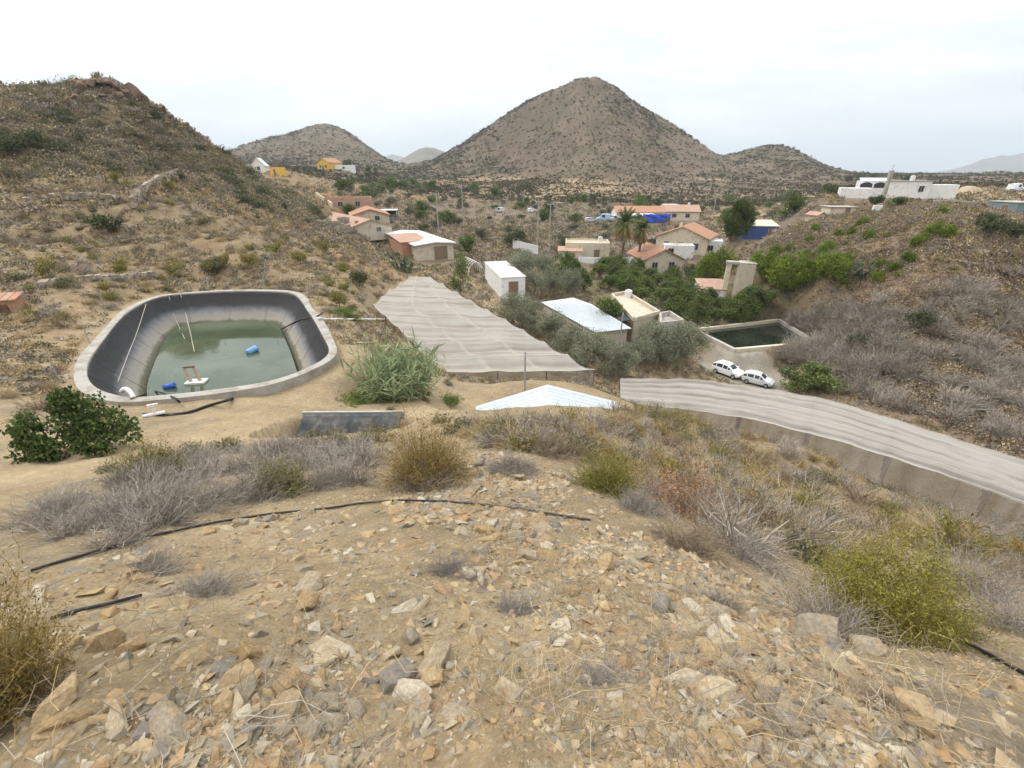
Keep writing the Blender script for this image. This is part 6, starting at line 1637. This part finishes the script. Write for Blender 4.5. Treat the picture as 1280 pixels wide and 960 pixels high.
# ---- what nobody could count: far scrub, litter grass
def merged(name, protos, pts, S, seed, mats, sink=.03, sinkf=.0):
    """one mesh of many turned and scaled copies of small quad meshes"""
    r = np.random.RandomState(seed); Vs = []; Fs = []; Ms = []; b = 0; z = H(pts[:, 0], pts[:, 1]); which = r.randint(0, len(protos), len(pts))
    for w, (V, Fq, mi) in enumerate(protos):
        k = np.nonzero(which == w)[0]
        if len(k) == 0: continue
        a = r.uniform(0, 6.283, len(k)); c, s = np.cos(a)[:, None], np.sin(a)[:, None]; sc_ = S[k][:, None]
        X = (V[None, :, 0] * c - V[None, :, 1] * s) * sc_ + pts[k, 0][:, None]; Y = (V[None, :, 0] * s + V[None, :, 1] * c) * sc_ + pts[k, 1][:, None]
        Z = V[None, :, 2] * sc_ + (z[k] - sink - sinkf * S[k])[:, None]
        Vs.append(np.stack([X, Y, Z], -1).reshape(-1, 3)); Fs.append((Fq[None] + (b + np.arange(len(k)) * len(V))[:, None, None]).reshape(-1, Fq.shape[1])); b += len(k) * len(V)
        Ms.append(np.full(len(k) * len(Fq), mi))
    me = np_mesh(name, np.concatenate(Vs), np.concatenate(Fs), mats, np.concatenate(Ms))
    return struct(new_obj(name, me), 'stuff')
def puff(seed, n, h, w, ls):
    r = np.random.RandomState(seed); d = _unit(r.normal(size=(n, 3))); d[:, 2] = np.abs(d[:, 2]); C = d * np.array([w / 2, w / 2, h]) * r.uniform(.5, 1, (n, 1))
    return leaf_quads(C, ls * r.uniform(.7, 1.3, n), seed + 1, .8, .3, d * .5)
FAR = [[(0, 110), (110, 100), (300, 190), (405, 150), (500, 205), (735, 95), (910, 190), (965, 185), (1060, 215), (1290, 215), (1290, 260), (1000, 300), (620, 300), (430, 290), (280, 215)]]
def far_pts(n, r0, r1, a0, a1, seed):
    r = np.random.RandomState(seed); out = []; got = 0
    for _ in range(12):
        m = 30000; a = np.radians(r.uniform(a0, a1, m)); q = np.exp(r.uniform(math.log(r0), math.log(r1), m)); x, y = q * np.sin(a), q * np.cos(a)
        k = r.uniform(size=m) < (.25 + .75 * smooth(-.15, .3, fbm(x, y, 60, 4, 300)) * np.where(q > 215, smooth(-.4, .25, fbm(x, y, 17, 3, 301)), 1))
        x, y = x[k], y[k]; k = visible(x, y, .5); x, y = x[k], y[k]; out.append(np.stack([x, y], 1)); got += len(x)
        if got >= n: break
    return np.concatenate(out)[:n]
fp = far_pts(36000, 215, 950, -42, 52, 31)
pr = [(*puff(310 + i, 12, .75, 1.5, .6), i % 3) for i in range(6)]
FS = [leaf_mat('far_scrub_dark', (.058, .052, .03), (.09, .08, .048), .0, .25, 0, clump=.03), leaf_mat('far_scrub_grey', (.085, .07, .048), (.12, .10, .07), .0, .25, 0, clump=.03), leaf_mat('far_scrub_green', (.072, .072, .032), (.12, .11, .055), .0, .25, 0, clump=.03)]
dist = np.hypot(fp[:, 0], fp[:, 1])
merged('hill_scrub', pr, fp, np.clip(np.exp(np.random.RandomState(5).normal(-.25, .38, len(fp))), .35, 1.9) * np.clip(dist / 420, .8, 1.3), 32, FS)
# mid scrub litter on the hillsides, 30 to 215 m
mp = far_pts(26000, 26, 215, -62, 60, 33); mp = mp[clear(mp[:, 0], mp[:, 1], 1.8)]
kk = (mp[:, 0] > -12) | (np.hypot(mp[:, 0], mp[:, 1]) > 72) | (nrs.uniform(size=len(mp)) < .25 + .75 * smooth(-.05, .4, fbm(mp[:, 0], mp[:, 1], 5, 3, 303))); mp = mp[kk]
pr = [(*puff(330 + i, 34, .34, .85, .13), i % 4) for i in range(8)]
MS = [T_grey, T_brown, L_sage, T_straw]
merged('slope_scrub', pr, mp, np.random.RandomState(6).uniform(.5, 1.6, len(mp)) * np.clip(np.hypot(mp[:, 0], mp[:, 1]) / 65, .55, 1.9), 34, MS)

ex = np.concatenate([scatter(6500, 30, 120, 12, 72, 61, RTOP, up=.15), scatter(2500, 22, 90, 15, 72, 62, RBARE, up=.2)]); ex = ex[clear(ex[:, 0], ex[:, 1], 1.5)]
pr = [(*puff(350 + i, 40, .45, .95, .12), (1, 1, 0, 1, 3, 1)[i % 6]) for i in range(6)]
merged('slope_scrub', pr, ex, np.random.RandomState(8).uniform(.5, 1.35, len(ex)), 63, MS)
ex = scatter(5000, 40, 135, -75, -10, 64, LEFTT, up=.15)
pr = [(*puff(360 + i, 40, .5, .95, .13), (1, 0, 2, 3, 2, 0)[i % 6]) for i in range(6)]
merged('slope_scrub', pr, ex, np.random.RandomState(9).uniform(.6, 1.6, len(ex)), 65, MS)

TRK = [[(385, 560), (380, 505), (560, 470), (600, 498), (560, 535), (480, 560)], [(0, 600), (0, 545), (120, 560), (220, 545), (330, 540), (300, 560), (150, 600)]]
strew('straw_tuft', K_straw + K_sage, scatter(46, 8, 30, -65, 0, 71, TRK, near=True), .4, .85, 'small dry tuft at the edge of the sandy track', 'grass tuft', 'tufts along the sandy track', 71)
# ================================================================== near slope: rocks, hoses, big bushes, grass
import bmesh
def rock_mat():
    m, nt, N, L, out = _mat('rock')
    b = N.new('ShaderNodeBsdfPrincipled'); b.inputs['Roughness'].default_value = .92; b.inputs['Specular IOR Level'].default_value = .2; L.new(b.outputs[0], out.inputs['Surface'])
    oi = N.new('ShaderNodeObjectInfo'); ge = N.new('ShaderNodeNewGeometry'); ad = N.new('ShaderNodeMath'); ad.operation = 'ADD'; L.new(oi.outputs['Random'], ad.inputs[0]); L.new(ge.outputs['Random Per Island'], ad.inputs[1])
    fr = N.new('ShaderNodeMath'); fr.operation = 'FRACT'; L.new(ad.outputs[0], fr.inputs[0])
    cr = N.new('ShaderNodeValToRGB'); cr.color_ramp.interpolation = 'CONSTANT'; L.new(fr.outputs[0], cr.inputs['Fac'])
    cols = [(.41, .30, .165), (.36, .25, .13), (.46, .37, .24), (.36, .295, .205), (.32, .265, .185), (.40, .265, .145), (.50, .43, .32), (.31, .26, .19), (.40, .32, .205), (.245, .215, .175), (.45, .335, .19), (.35, .265, .155)]
    e = cr.color_ramp.elements; e[0].color = (*cols[0], 1); e[1].position = 1 / 12; e[1].color = (*cols[1], 1)
    for i, c in enumerate(cols[2:]): q = e.new((i + 2) / 12); q.color = (*c, 1)
    tc = N.new('ShaderNodeTexCoord'); n1 = N.new('ShaderNodeTexNoise'); n1.inputs['Scale'].default_value = 11; n1.inputs['Detail'].default_value = 8; n1.inputs['Roughness'].default_value = .7; L.new(tc.outputs['Object'], n1.inputs['Vector'])
    mr = N.new('ShaderNodeMapRange'); mr.inputs['From Min'].default_value = .3; mr.inputs['From Max'].default_value = .7; mr.inputs['To Min'].default_value = .5; mr.inputs['To Max'].default_value = 1.14; L.new(n1.outputs['Fac'], mr.inputs['Value'])
    n2 = N.new('ShaderNodeTexNoise'); n2.inputs['Scale'].default_value = 5; n2.inputs['Detail'].default_value = 5; L.new(tc.outputs['Object'], n2.inputs['Vector'])
    m2 = N.new('ShaderNodeMapRange'); m2.inputs['From Min'].default_value = .52; m2.inputs['From Max'].default_value = .66; m2.inputs['To Max'].default_value = .6; L.new(n2.outputs['Fac'], m2.inputs['Value'])
    mx = N.new('ShaderNodeMix'); mx.data_type = 'RGBA'; L.new(m2.outputs[0], mx.inputs['Factor']); L.new(cr.outputs[0], mx.inputs['A']); mx.inputs['B'].default_value = (.33, .21, .10, 1)
    hs = N.new('ShaderNodeHueSaturation'); L.new(mr.outputs[0], hs.inputs['Value']); L.new(mx.outputs['Result'], hs.inputs['Color']); L.new(hs.outputs[0], b.inputs['Base Color'])
    bp = N.new('ShaderNodeBump'); bp.inputs['Strength'].default_value = .55; bp.inputs['Distance'].default_value = .012; L.new(n1.outputs['Fac'], bp.inputs['Height']); L.new(bp.outputs[0], b.inputs['Normal'])
    return m
ROCK = rock_mat()
def hull_rock(seed, n=13, flat=.5, cuts=3):
    """angular stone of unit size: hull of a few points, chipped edges"""
    r = np.random.RandomState(seed); P = _unit(r.normal(size=(n, 3))) * r.uniform(.75, 1, (n, 1)) * np.array([1, r.uniform(.55, .9), flat * r.uniform(.7, 1.3)]) * .5
    bm = bmesh.new()
    for p in P: bm.verts.new(p)
    bmesh.ops.convex_hull(bm, input=bm.verts)
    bmesh.ops.dissolve_limit(bm, angle_limit=.35, verts=bm.verts, edges=bm.edges)
    bmesh.ops.triangulate(bm, faces=bm.faces)
    me = bpy.data.meshes.new('rock'); bm.to_mesh(me); bm.free(); return me
def chipped(me, seed):
    bm = bmesh.new(); bm.from_mesh(me)
    bmesh.ops.bevel(bm, geom=bm.edges, offset=.022, segments=1, affect='EDGES', clamp_overlap=True)
    bmesh.ops.triangulate(bm, faces=[f for f in bm.faces if len(f.verts) > 4])
    r = random.Random(seed)
    for v in bm.verts: v.co += Vector((r.uniform(-.012, .012), r.uniform(-.012, .012), r.uniform(-.012, .012)))
    out = bpy.data.meshes.new('rock'); bm.to_mesh(out); bm.free(); out.materials.append(ROCK); return out
rocks = [chipped(hull_rock(400 + i, rnd.randint(10, 16), rnd.choice([.35, .5, .65, .8])), i) for i in range(22)]

# named stones of the foreground: u, v of the foot, size in pixels, height factor, label
BIG = [(358, 862, 52, .8, 'square tan block in the rubble below the other big tan stones'), (515, 868, 50, .7, 'long orange stone leaning on a grey slab in the lower middle'), (500, 850, 60, .4, 'flat grey slab beside the long orange stone'), (546, 815, 52, .5, 'pale grey pointed stone near the dry grass stalks'),
       (636, 872, 40, 1, 'white quartz block standing in dry grass in the lower middle'), (388, 735, 42, .7, 'tan block with a split face in the middle of the rubble'), (382, 756, 55, .45, 'pale flat stone just below the tan split block'), (168, 812, 34, .9, 'round ochre stone on the left of the rubble'), (135, 808, 36, .8, 'ochre stone with a dark cleft left of the round one'),
       (75, 885, 62, .4, 'large pale boulder in the lower left corner'), (82, 812, 46, .6, 'white topped boulder near the left edge bush'), (545, 850, 46, .8, 'tan angular boulder right of the long orange stone'), (757, 710, 38, .9, 'dark ochre wedge stone alone on the right of the rubble'), (315, 820, 40, .5, 'blue grey slate piece on the left of the rubble'), (282, 842, 34, .6, 'dark slate wedge lying in the lower left rubble'),
       (598, 582, 24, .9, 'cream stone on the crest beside the golden bush'), (654, 598, 24, .8, 'cream stone farther right on the crest'), (712, 742, 28, .5, 'flat tan stone on the right of the rubble'), (985, 890, 60, .5, 'tilted ochre slab at the bottom right'), (950, 862, 50, .5, 'ochre slab beside the tilted slab at the bottom right'), (895, 805, 40, .4, 'pale grey flake on the right of the rubble'),
       (1015, 795, 60, .4, 'long tan slab left of the big olive bush'), (1075, 810, 50, .5, 'brown slab under the big olive bush'), (900, 820, 48, .4, 'orange brown slab on the right of the rubble'), (515, 800, 30, .9, 'pale cream stone above the pale pointed stone'), (1150, 890, 60, .4, 'flat ochre slab at the lower right'), (490, 822, 26, .8, 'orange stone left of the pale pointed stone')]
for i, (u, v, px, fl, lab) in enumerate(BIG):
    p = gp(u, v); s = abs(project(np.array(p))[2]) / F; sz = px * s * 1.3
    t = new_obj('rock', rocks[i % 22]); t.location = (p.x, p.y, p.z + sz * .12); t.rotation_euler = (rnd.uniform(-.5, .5), rnd.uniform(-.5, .5), rnd.uniform(0, 6.28)); t.scale = (sz, sz * .9, sz * max(.55, fl) * 1.25); tag(t, lab, 'rock', 'stones on the near slope')

RUB = [[(-20, 960), (-20, 780), (60, 720), (180, 680), (330, 645), (500, 625), (580, 565), (660, 570), (780, 640), (890, 695), (980, 750), (1080, 830), (1290, 860), (1290, 970)]]
RUB2 = [[(-20, 980), (-20, 720), (60, 690), (330, 630), (500, 610), (580, 545), (700, 560), (890, 650), (1020, 700), (1290, 760), (1290, 980)]]
def near_pts(n, r0, r1, seed, polys, pw=1.0):
    r = np.random.RandomState(seed); out = []; got = 0
    for _ in range(30):
        m = 20000; a = np.radians(r.uniform(-68, 68, m)); q = r0 * (r1 / r0) ** (r.uniform(0, 1, m) ** pw); x, y = q * np.sin(a), q * np.cos(a)
        k = np.zeros(m, bool)
        for p in polys: k |= pix_mask(x, y, p)
        k &= r.uniform(size=m) < .12 + .88 * smooth(-.12, .3, fbm(x, y, 1.3, 4, 410))
        out.append(np.stack([x, y], 1)[k]); got += k.sum()
        if got >= n: break
    return np.concatenate(out)[:n]
rr_ = np.random.RandomState(420)
LOWC = [[(0, 900), (0, 800), (150, 730), (330, 720), (420, 700), (560, 740), (620, 800), (600, 920), (0, 920)], [(820, 760), (960, 770), (1080, 850), (1000, 905), (860, 880)], [(560, 650), (700, 655), (690, 700), (560, 700)]]
pts = np.concatenate([near_pts(110, .95, 5.5, 421, RUB), near_pts(160, .95, 4.5, 425, LOWC)]); z = H(pts[:, 0], pts[:, 1])
pts2 = pts
for i, (x, y) in enumerate(pts):
    d = math.hypot(x, y, z[i]); sz = (1.18 if i >= 110 else 1.0) * min(.2, max(.035, d * rr_.choice([.026, .034, .044, .058, .075], p=[.1, .22, .28, .26, .14])))
    t = new_obj('rock', rocks[rr_.randint(22)]); t.location = (x, y, z[i] + sz * .04); t.rotation_euler = (rr_.uniform(-.5, .5), rr_.uniform(-.5, .5), rr_.uniform(0, 6.28)); t.scale = (sz * rr_.uniform(.9, 1.6), sz * rr_.uniform(.7, 1.1), sz * rr_.uniform(.55, 1.05))
    tag(t, 'angular ochre or grey stone lying in the rubble of the near slope', 'rock', 'loose stones of the near rubble')
def rock_proto(seed):
    me = hull_rock(seed, 9, .55); V = np.array([v.co[:] for v in me.vertices]); Fq = np.array([list(p.vertices) for p in me.polygons]); bpy.data.meshes.remove(me)
    A = R(rnd.uniform(-30, 30)); c, s = math.cos(A), math.sin(A); V = np.stack([V[:, 0], V[:, 1] * c - V[:, 2] * s, V[:, 1] * s + V[:, 2] * c], -1)
    return (V, Fq, 0)
protos = [rock_proto(430 + i) for i in range(14)]
pts = near_pts(11000, .8, 8, 440, RUB); d = np.hypot(pts[:, 0], pts[:, 1])
S = np.minimum(np.exp(rr_.normal(math.log(.0205), .55, len(pts))), .06) * np.hypot(d, 1.7)
merged('rubble', protos, pts, S, 443, ROCK, sink=0, sinkf=.06)
pts = near_pts(20000, .5, 9, 441, RUB2); d = np.hypot(pts[:, 0], pts[:, 1])
S = np.exp(rr_.normal(math.log(.016), .55, len(pts))) * np.clip(d / 2.2, .7, 2.2); S = np.minimum(S, .085)
merged('rubble', protos, pts, S, 442, ROCK, sink=0, sinkf=.08)
# pale rubble of the terrace walls and slopes on the left hillside
lp = scatter(2600, 16, 90, -75, -5, 443, LEFTH + [[(0, 300), (0, 225), (180, 215), (260, 250), (300, 300), (200, 300)]], up=.1); lp = lp[clear(lp[:, 0], lp[:, 1])]
merged('hillside_rubble', protos, lp, np.exp(rr_.normal(math.log(.2), .5, len(lp))), 444, ROCK, sink=0)
# dry stone terrace wall on the left hill: loose coursed stones
def stone_wall(label, px, h, courses, seed):
    r = random.Random(seed); P = [G(gp(*q)) for q in px]; o_ = P[0]; mb = MB()
    for a, b2 in zip(P[:-1], P[1:]):
        L_ = (b2 - a).length; n = int(L_ / .38)
        for k in range(n):
            for c in range(courses):
                if r.random() < .12: continue
                q = a.lerp(b2, (k + r.uniform(.2, .8)) / n) - o_; s = r.uniform(.16, .28); zc = h * (c + .3) / courses
                qz = Vector((q.x + r.uniform(-.12, .12), q.y + r.uniform(-.12, .12) + .1 * c, q.z + zc)); V = [Vector((sx, sy, sz)) * s * r.uniform(.7, 1.15) for sz in (-.75, .75) for sx, sy in ((-1.2, -1), (1.2, -1), (1.2, 1), (-1.2, 1))]
                M4 = Matrix.Translation(qz) @ Matrix.Rotation(r.uniform(-.7, .7), 4, 'Z') @ Matrix.Rotation(r.uniform(-.3, .3), 4, 'X'); mb.hexa([tuple(M4 @ v) for v in V])
    t = mb.build('stone_terrace_wall', M_['stone']); t.location = o_; tag(t, label, 'wall'); return t
stone_wall('dry stone terrace wall curving below the upper left hill', [(165, 262), (180, 245), (200, 230), (222, 222)], 1.3, 5, 1)
stone_wall('tumbled dry stone wall on the left terrace above the broad dark bush', [(30, 255), (70, 250), (110, 248), (150, 252)], .7, 3, 2)
stone_wall('line of field stones along the terrace behind the pond', [(50, 360), (95, 352), (150, 350), (190, 345)], .4, 2, 3)
# crag on the crest of the left hill
for i, (u, v, s, k) in enumerate([(108, 116, .129, 2.4), (116, 113, .130, 3.0), (126, 112, .131, 2.6), (138, 111, .131, 3.4), (150, 116, .132, 2.8), (160, 120, .134, 2.4), (170, 126, .136, 3.0), (182, 132, .139, 2.4), (130, 120, .127, 2.2), (95, 124, .126, 2.0), (86, 126, .124, 1.8), (150, 126, .130, 2.4), (192, 140, .141, 2.2), (204, 146, .143, 2.4), (216, 154, .146, 2.0), (165, 135, .13, 2.2), (186, 146, .135, 2.0), (236, 166, .15, 2.2), (250, 174, .153, 1.8), (210, 160, .14, 1.7), (70, 124, .122, 1.6), (112, 108, .130, 1.8), (122, 106, .131, 1.6), (133, 106, .131, 2.2), (144, 109, .132, 1.8), (155, 115, .133, 1.8), (176, 122, .137, 1.6), (198, 142, .142, 1.8), (225, 158, .147, 1.6), (244, 168, .151, 1.6), (262, 180, .156, 1.5), (174, 150, .13, 1.8), (196, 160, .135, 1.8), (214, 176, .135, 1.5), (100, 132, .12, 1.6)]):
    k *= 1.12 if i < 14 else .9
    p = at(u, v + 3, s); t = new_obj('crag', rocks[(i * 5) % 22]); t.location = (p.x, p.y, h1(p.x, p.y) + k * .32); t.rotation_euler = (rnd.uniform(-.4, .4), rnd.uniform(-.4, .4), rnd.uniform(0, 6)); t.scale = (k * .95, k * .8, k * 1.15)
    t.data = t.data.copy(); t.data.materials.clear(); t.data.materials.append(mat('crag_rock', (.175, .115, .08), .95, .4, 3.5, .9, dirt=(.10, .085, .07), dirt_amt=.5)); tag(t, 'brown crag of rock on the crest of the left hill', 'rock', 'crags on the left hill crest')

# ---- black irrigation hoses
def hose(px, r, label, lift=.0):
    P = []
    for q in px:
        p = gp(*q); P.append(Vector((p.x, p.y, p.z + r + .01 + lift)))
    Q = []
    for i in range(len(P) - 1):
        for k in range(6):
            w = P[i].lerp(P[i + 1], k / 6); w.z = max(w.z, h1(w.x, w.y) + r + .006); Q.append(w)
    Q.append(P[-1]); return rope('irrigation_hose', label, 'hose', Q[::2], r, M_['black_plastic'], 8)
hose([(40, 716), (110, 695), (190, 672), (270, 655), (340, 644), (410, 637), (460, 630), (500, 627), (550, 628), (600, 632), (650, 638), (700, 646), (738, 652)], .0115, 'long black hose lying across the crest of the stony slope')
hose([(66, 776), (100, 766), (140, 757), (178, 747)], .010, 'short length of dark hose half buried left of the rubble')
hose([(1196, 800), (1230, 818), (1262, 836), (1300, 856)], .012, 'black hose running off the lower right corner below the olive bush')

# ---- big bushes close by: u, v of the foot, then their own meshes
def big(name, label, cat, u, v, parts, names, rz=0, scale=1.0, tilt=(0, 0)):
    p = gp(u, v); return plant(name, parts, names, (p.x, p.y, p.z - .02), rz, scale, label, cat, None, tilt)
def scale_at(u, v):
    p = gp(u, v); return abs(project(np.array(p))[2]) / F
s = scale_at(1085, 800); w_, h_ = 200 * s, 150 * s
yb = leaf_mat('yellow_broom_leaf', (.165, .155, .03), (.33, .285, .075), .25, .35, .05, clump=4)
Vs_, Fs_, tp_ = strands(700, h_ * 1.15, w_ * .8, 500, .05, .95, 4, .16, .0022, .16, 2, 5)
V1, F1 = leaves_on(tp_, 9000, .02, 501, .35, .012, .35)
C_, d_ = crown_points([(0, 0, h_ * .55, w_ * .40, w_ * .38, h_ * .52), (-w_ * .18, -.05, h_ * .5, w_ * .26, w_ * .25, h_ * .42), (w_ * .2, 0, h_ * .42, w_ * .25, w_ * .25, h_ * .36), (.05, .1, h_ * .85, w_ * .24, w_ * .24, h_ * .30), (-.1, -w_ * .2, h_ * .42, w_ * .28, w_ * .22, h_ * .36), (w_ * .1, w_ * .15, h_ * .6, w_ * .3, w_ * .26, h_ * .4)], 30000, 502, .55, .35)
V2, F2 = leaf_quads(C_, .021 * np.random.RandomState(3).uniform(.6, 1.4, len(C_)), 503, .3, .5, d_ * .5)
big('broom_bush', 'big rounded olive green broom bush on the right of the stony slope', 'bush', 1085, 795, (np_mesh('stems', Vs_, Fs_, T_olive), np_mesh('foliage', np.concatenate([V1, V2]), np.concatenate([F1, F2 + len(V1)]), yb)), names_s)
big('dead_underbrush', 'dry grey twigs spreading out under the big olive broom bush', 'bush', 1030, 790, shrub_kind(501, 420, h_ * .5, w_ * .9, T_grey, width=.0022, sub=4, droop=.2), names_s)
s = scale_at(1180, 790); big('broom_bush', 'smaller broom bush leaning against the right side of the big olive one', 'bush', 1165, 792, shrub_kind(502, 420, 100 * s, 120 * s, T_olive, L_sage, 6500, .02, .12, 1.0, 5, .0024, .14, .4), names_s)
s = scale_at(535, 604); big('golden_bush', 'golden brown broom bush on the crest above the black trough', 'bush', 535, 604, shrub_kind(503, 800, 128 * s, 112 * s, T_gold, L_gold, 15000, .026, .06, .95, 5, .0035, .16, .4, .07), names_s)
big('dead_underbrush', 'dry grey twigs around the foot of the golden brown bush', 'bush', 530, 612, shrub_kind(504, 500, 45 * s, 125 * s, T_grey, width=.003, sub=4, droop=.2), names_s)
s = scale_at(755, 615); big('broom_bush', 'green broom bush on the crest right of the cream stones', 'bush', 758, 612, shrub_kind(505, 520, 78 * s, 92 * s, T_olive, L_broom, 9000, .026, .06, .95, 5, .0035, .16, .4), names_s)
s = scale_at(350, 615); big('broom_bush', 'sparse grey green broom bush above the left end of the hose', 'bush', 350, 615, shrub_kind(506, 380, 60 * s, 75 * s, T_olive, L_sage, 5200, .03, .05, .8, 5, .0035, .16, .4), names_s)
s = scale_at(190, 605); big('broom_bush', 'yellow green broom bush at the edge of the sandy track', 'bush', 192, 600, shrub_kind(507, 480, 68 * s, 88 * s, T_olive, L_yel, 7500, .036, .06, .9, 5, .006, .2, .4), names_s)
s = scale_at(20, 890); big('rusty_bush', 'rusty yellow bush cut by the left edge close by', 'bush', 2, 885, shrub_kind(508, 560, 470 * s, 170 * s, T_gold, leaf_mat('rusty_leaf', (.16, .115, .03), (.29, .20, .05), .2, .3, .1, clump=4), 9000, .014, .05, .6, 6, .0018, .05, .3), names_s)
big('dead_underbrush', 'dark dry twigs at the foot of the rusty bush', 'bush', 25, 900, shrub_kind(509, 260, 90 * s, 130 * s, T_brown, width=.0018, sub=4), names_s)
s = scale_at(855, 640); big('rust_red_plant', 'rust red dead flowering plant on the slope right of the rubble', 'plant', 850, 640, shrub_kind(510, 170, 85 * s, 110 * s, T_brown, leaf_mat('rust_seed_head', (.30, .15, .085), (.42, .235, .14), .1, .3, .1, clump=4), 2200, .035, .03, .8, 5, .0035, .2, .6), names_s)
for i, (u, v, hp, wp_, tm, lab) in enumerate([(860, 690, 50, 130, T_brown, 'brown dead brush below the rust red plant'), (930, 700, 40, 110, T_grey, 'grey dead brush at the right end of the crest'), (1215, 740, 95, 150, T_grey, 'big grey dead bush behind the olive broom bush'), (1270, 790, 60, 120, T_grey, 'grey dead bush at the right edge'), (800, 640, 35, 90, T_grey, 'grey dead brush at the end of the long hose'),
                                               (130, 660, 55, 150, T_grey, 'grey violet brushwood at the left above the buried hose'), (230, 640, 65, 150, T_grey, 'grey violet brushwood heap below the broom bush by the track'), (310, 625, 50, 110, T_grey, 'grey violet brushwood left of the sparse broom bush'), (60, 650, 55, 120, T_grey, 'grey brushwood at the left end of the slope'), (410, 605, 40, 100, T_grey, 'grey brushwood left of the golden bush'), (640, 590, 35, 80, T_grey, 'low grey brush between the golden bush and the cream stones'),
                                               (690, 570, 35, 80, T_brown, 'low brown brush behind the cream stones'), (180, 720, 28, 130, T_grey, 'thin grey twigs below the buried hose'), (250, 745, 30, 110, T_grey, 'thin grey twigs in the left rubble'), (560, 720, 26, 90, T_grey, 'dead twigs in the middle of the rubble'), (1105, 890, 55, 70, T_brown, 'spiky brown dead tuft at the bottom right'), (640, 770, 20, 90, T_grey, 'flat dead twigs in the lower rubble'), (900, 760, 22, 80, T_grey, 'dead twigs on the right of the rubble'), (760, 860, 24, 110, T_grey, 'flat dead twigs at the bottom middle')]):
    s = scale_at(u, v); th_ = max(.0011, .3 * s)
    big('dead_brush', lab, 'brush', u, v, shrub_kind(520 + i, 620, hp * s, wp_ * s, tm, width=th_, sub=5, droop=.22, wav=.16, base=wp_ * s * .22), names_s)
# ---- thin grass: too many stalks to count
def stalk(seed, n, h, w):
    V, Fq, _ = strands(n, h, w, seed, .35, .7, 4, w * .25, .0016, .1, 1); return (V, Fq, 0)
gp_ = near_pts(1700, .8, 9, 451, RUB2); 
merged('dry_grass', [(*stalk(460 + i, 9, .16, .22)[:2], i % 2) for i in range(6)], gp_, rr_.uniform(.4, 1.2, len(gp_)), 452, [T_straw, T_grey])
cl = []
for u, v, n in [(730, 800, 60), (690, 850, 80), (620, 840, 60), (760, 760, 40), (560, 760, 30), (440, 800, 24), (700, 720, 30), (830, 860, 40), (650, 880, 60)]:
    p = gp(u, v); cl.append(np.stack([rr_.normal(p.x, .13, n), rr_.normal(p.y, .1, n)], 1))
cl = np.concatenate(cl); merged('dry_grass', [stalk(470 + i, 4, .3, .28) for i in range(6)], cl, rr_.uniform(.5, 1.25, len(cl)), 453, [T_straw])
# litter grass further down the slope
sp_ = scatter(8000, 4, 36, -65, 62, 454, NEAR2, up=.2, near=True); sp_ = sp_[clear(sp_[:, 0], sp_[:, 1], 2.0)]
merged('dry_grass', [(*stalk(480 + i, 16, .32, .5)[:2], i % 2) for i in range(6)], sp_, rr_.uniform(.6, 1.5, len(sp_)), 455, [T_straw, T_brown])

# flat dead twigs lying in the rubble
def litter(seed):
    r = np.random.RandomState(seed); n = 14; P = np.zeros((n, 4, 3)); a = r.uniform(0, 6.28, n); L_ = r.uniform(.08, .26, n); t = np.linspace(0, 1, 4)
    c = r.normal(0, .09, (n, 2)); bend = r.uniform(-1, 1, n)
    for k in range(4):
        P[:, k, 0] = c[:, 0] + L_ * t[k] * np.cos(a + bend * t[k]); P[:, k, 1] = c[:, 1] + L_ * t[k] * np.sin(a + bend * t[k]); P[:, k, 2] = .012 + r.uniform(0, .045, n)
    W = np.stack([-np.sin(a), np.cos(a), np.zeros(n)], -1)[:, None] * .0009
    V = np.stack([P - W, P + W + np.array([0, 0, .0008])], 2).reshape(-1, 3); b = (np.arange(n) * 8)[:, None, None] + (np.arange(3) * 2)[None, :, None]
    return V, (b + np.array([0, 1, 3, 2])).reshape(-1, 4), seed % 3
r_ = np.random.RandomState(490); lt = near_pts(1500, .8, 9, 491, RUB2); k_ = r_.uniform(size=len(lt)) < .15 + .85 * smooth(-.05, .35, fbm(lt[:, 0], lt[:, 1], .9, 3, 492)); lt = lt[k_]
merged('dry_twigs', [litter(493 + i) for i in range(9)], lt, r_.uniform(.6, 1.4, len(lt)), 494, [T_grey, T_brown, T_straw], sink=-.005)
# rock outcrops on the far hills
op = far_pts(9000, 230, 900, -42, 50, 495); k_ = smooth(.12, .4, fbm(op[:, 0], op[:, 1], 22, 4, 496)) > .35; op = op[k_]
merged('hill_rubble', protos, op, np.clip(np.exp(r_.normal(.2, .45, len(op))), .5, 3), 497, mat('hill_rock', (.185, .135, .095), .95, .25, .3, .3, island=.3), sink=.1)
# ------------------------------------------------------------------ air: even haze round the whole place
HAZE = 0.00022
m, nt, N, L, out = _mat('haze')
pv = N.new('ShaderNodeVolumePrincipled')
pv.inputs['Color'].default_value = (.84, .93, 1.0, 1)
pv.inputs['Density'].default_value = HAZE
pv.inputs['Anisotropy'].default_value = 0.1
L.new(pv.outputs[0], out.inputs['Volume'])
hz = MB().box(-9300, 9300, -9300, 9300, min(-75.0, float(GZ.min()) - 1), max(420.0, float(GZ.max()) + 2)).build('haze', m)
struct(hz, 'stuff')
print('objects', len(bpy.data.objects))
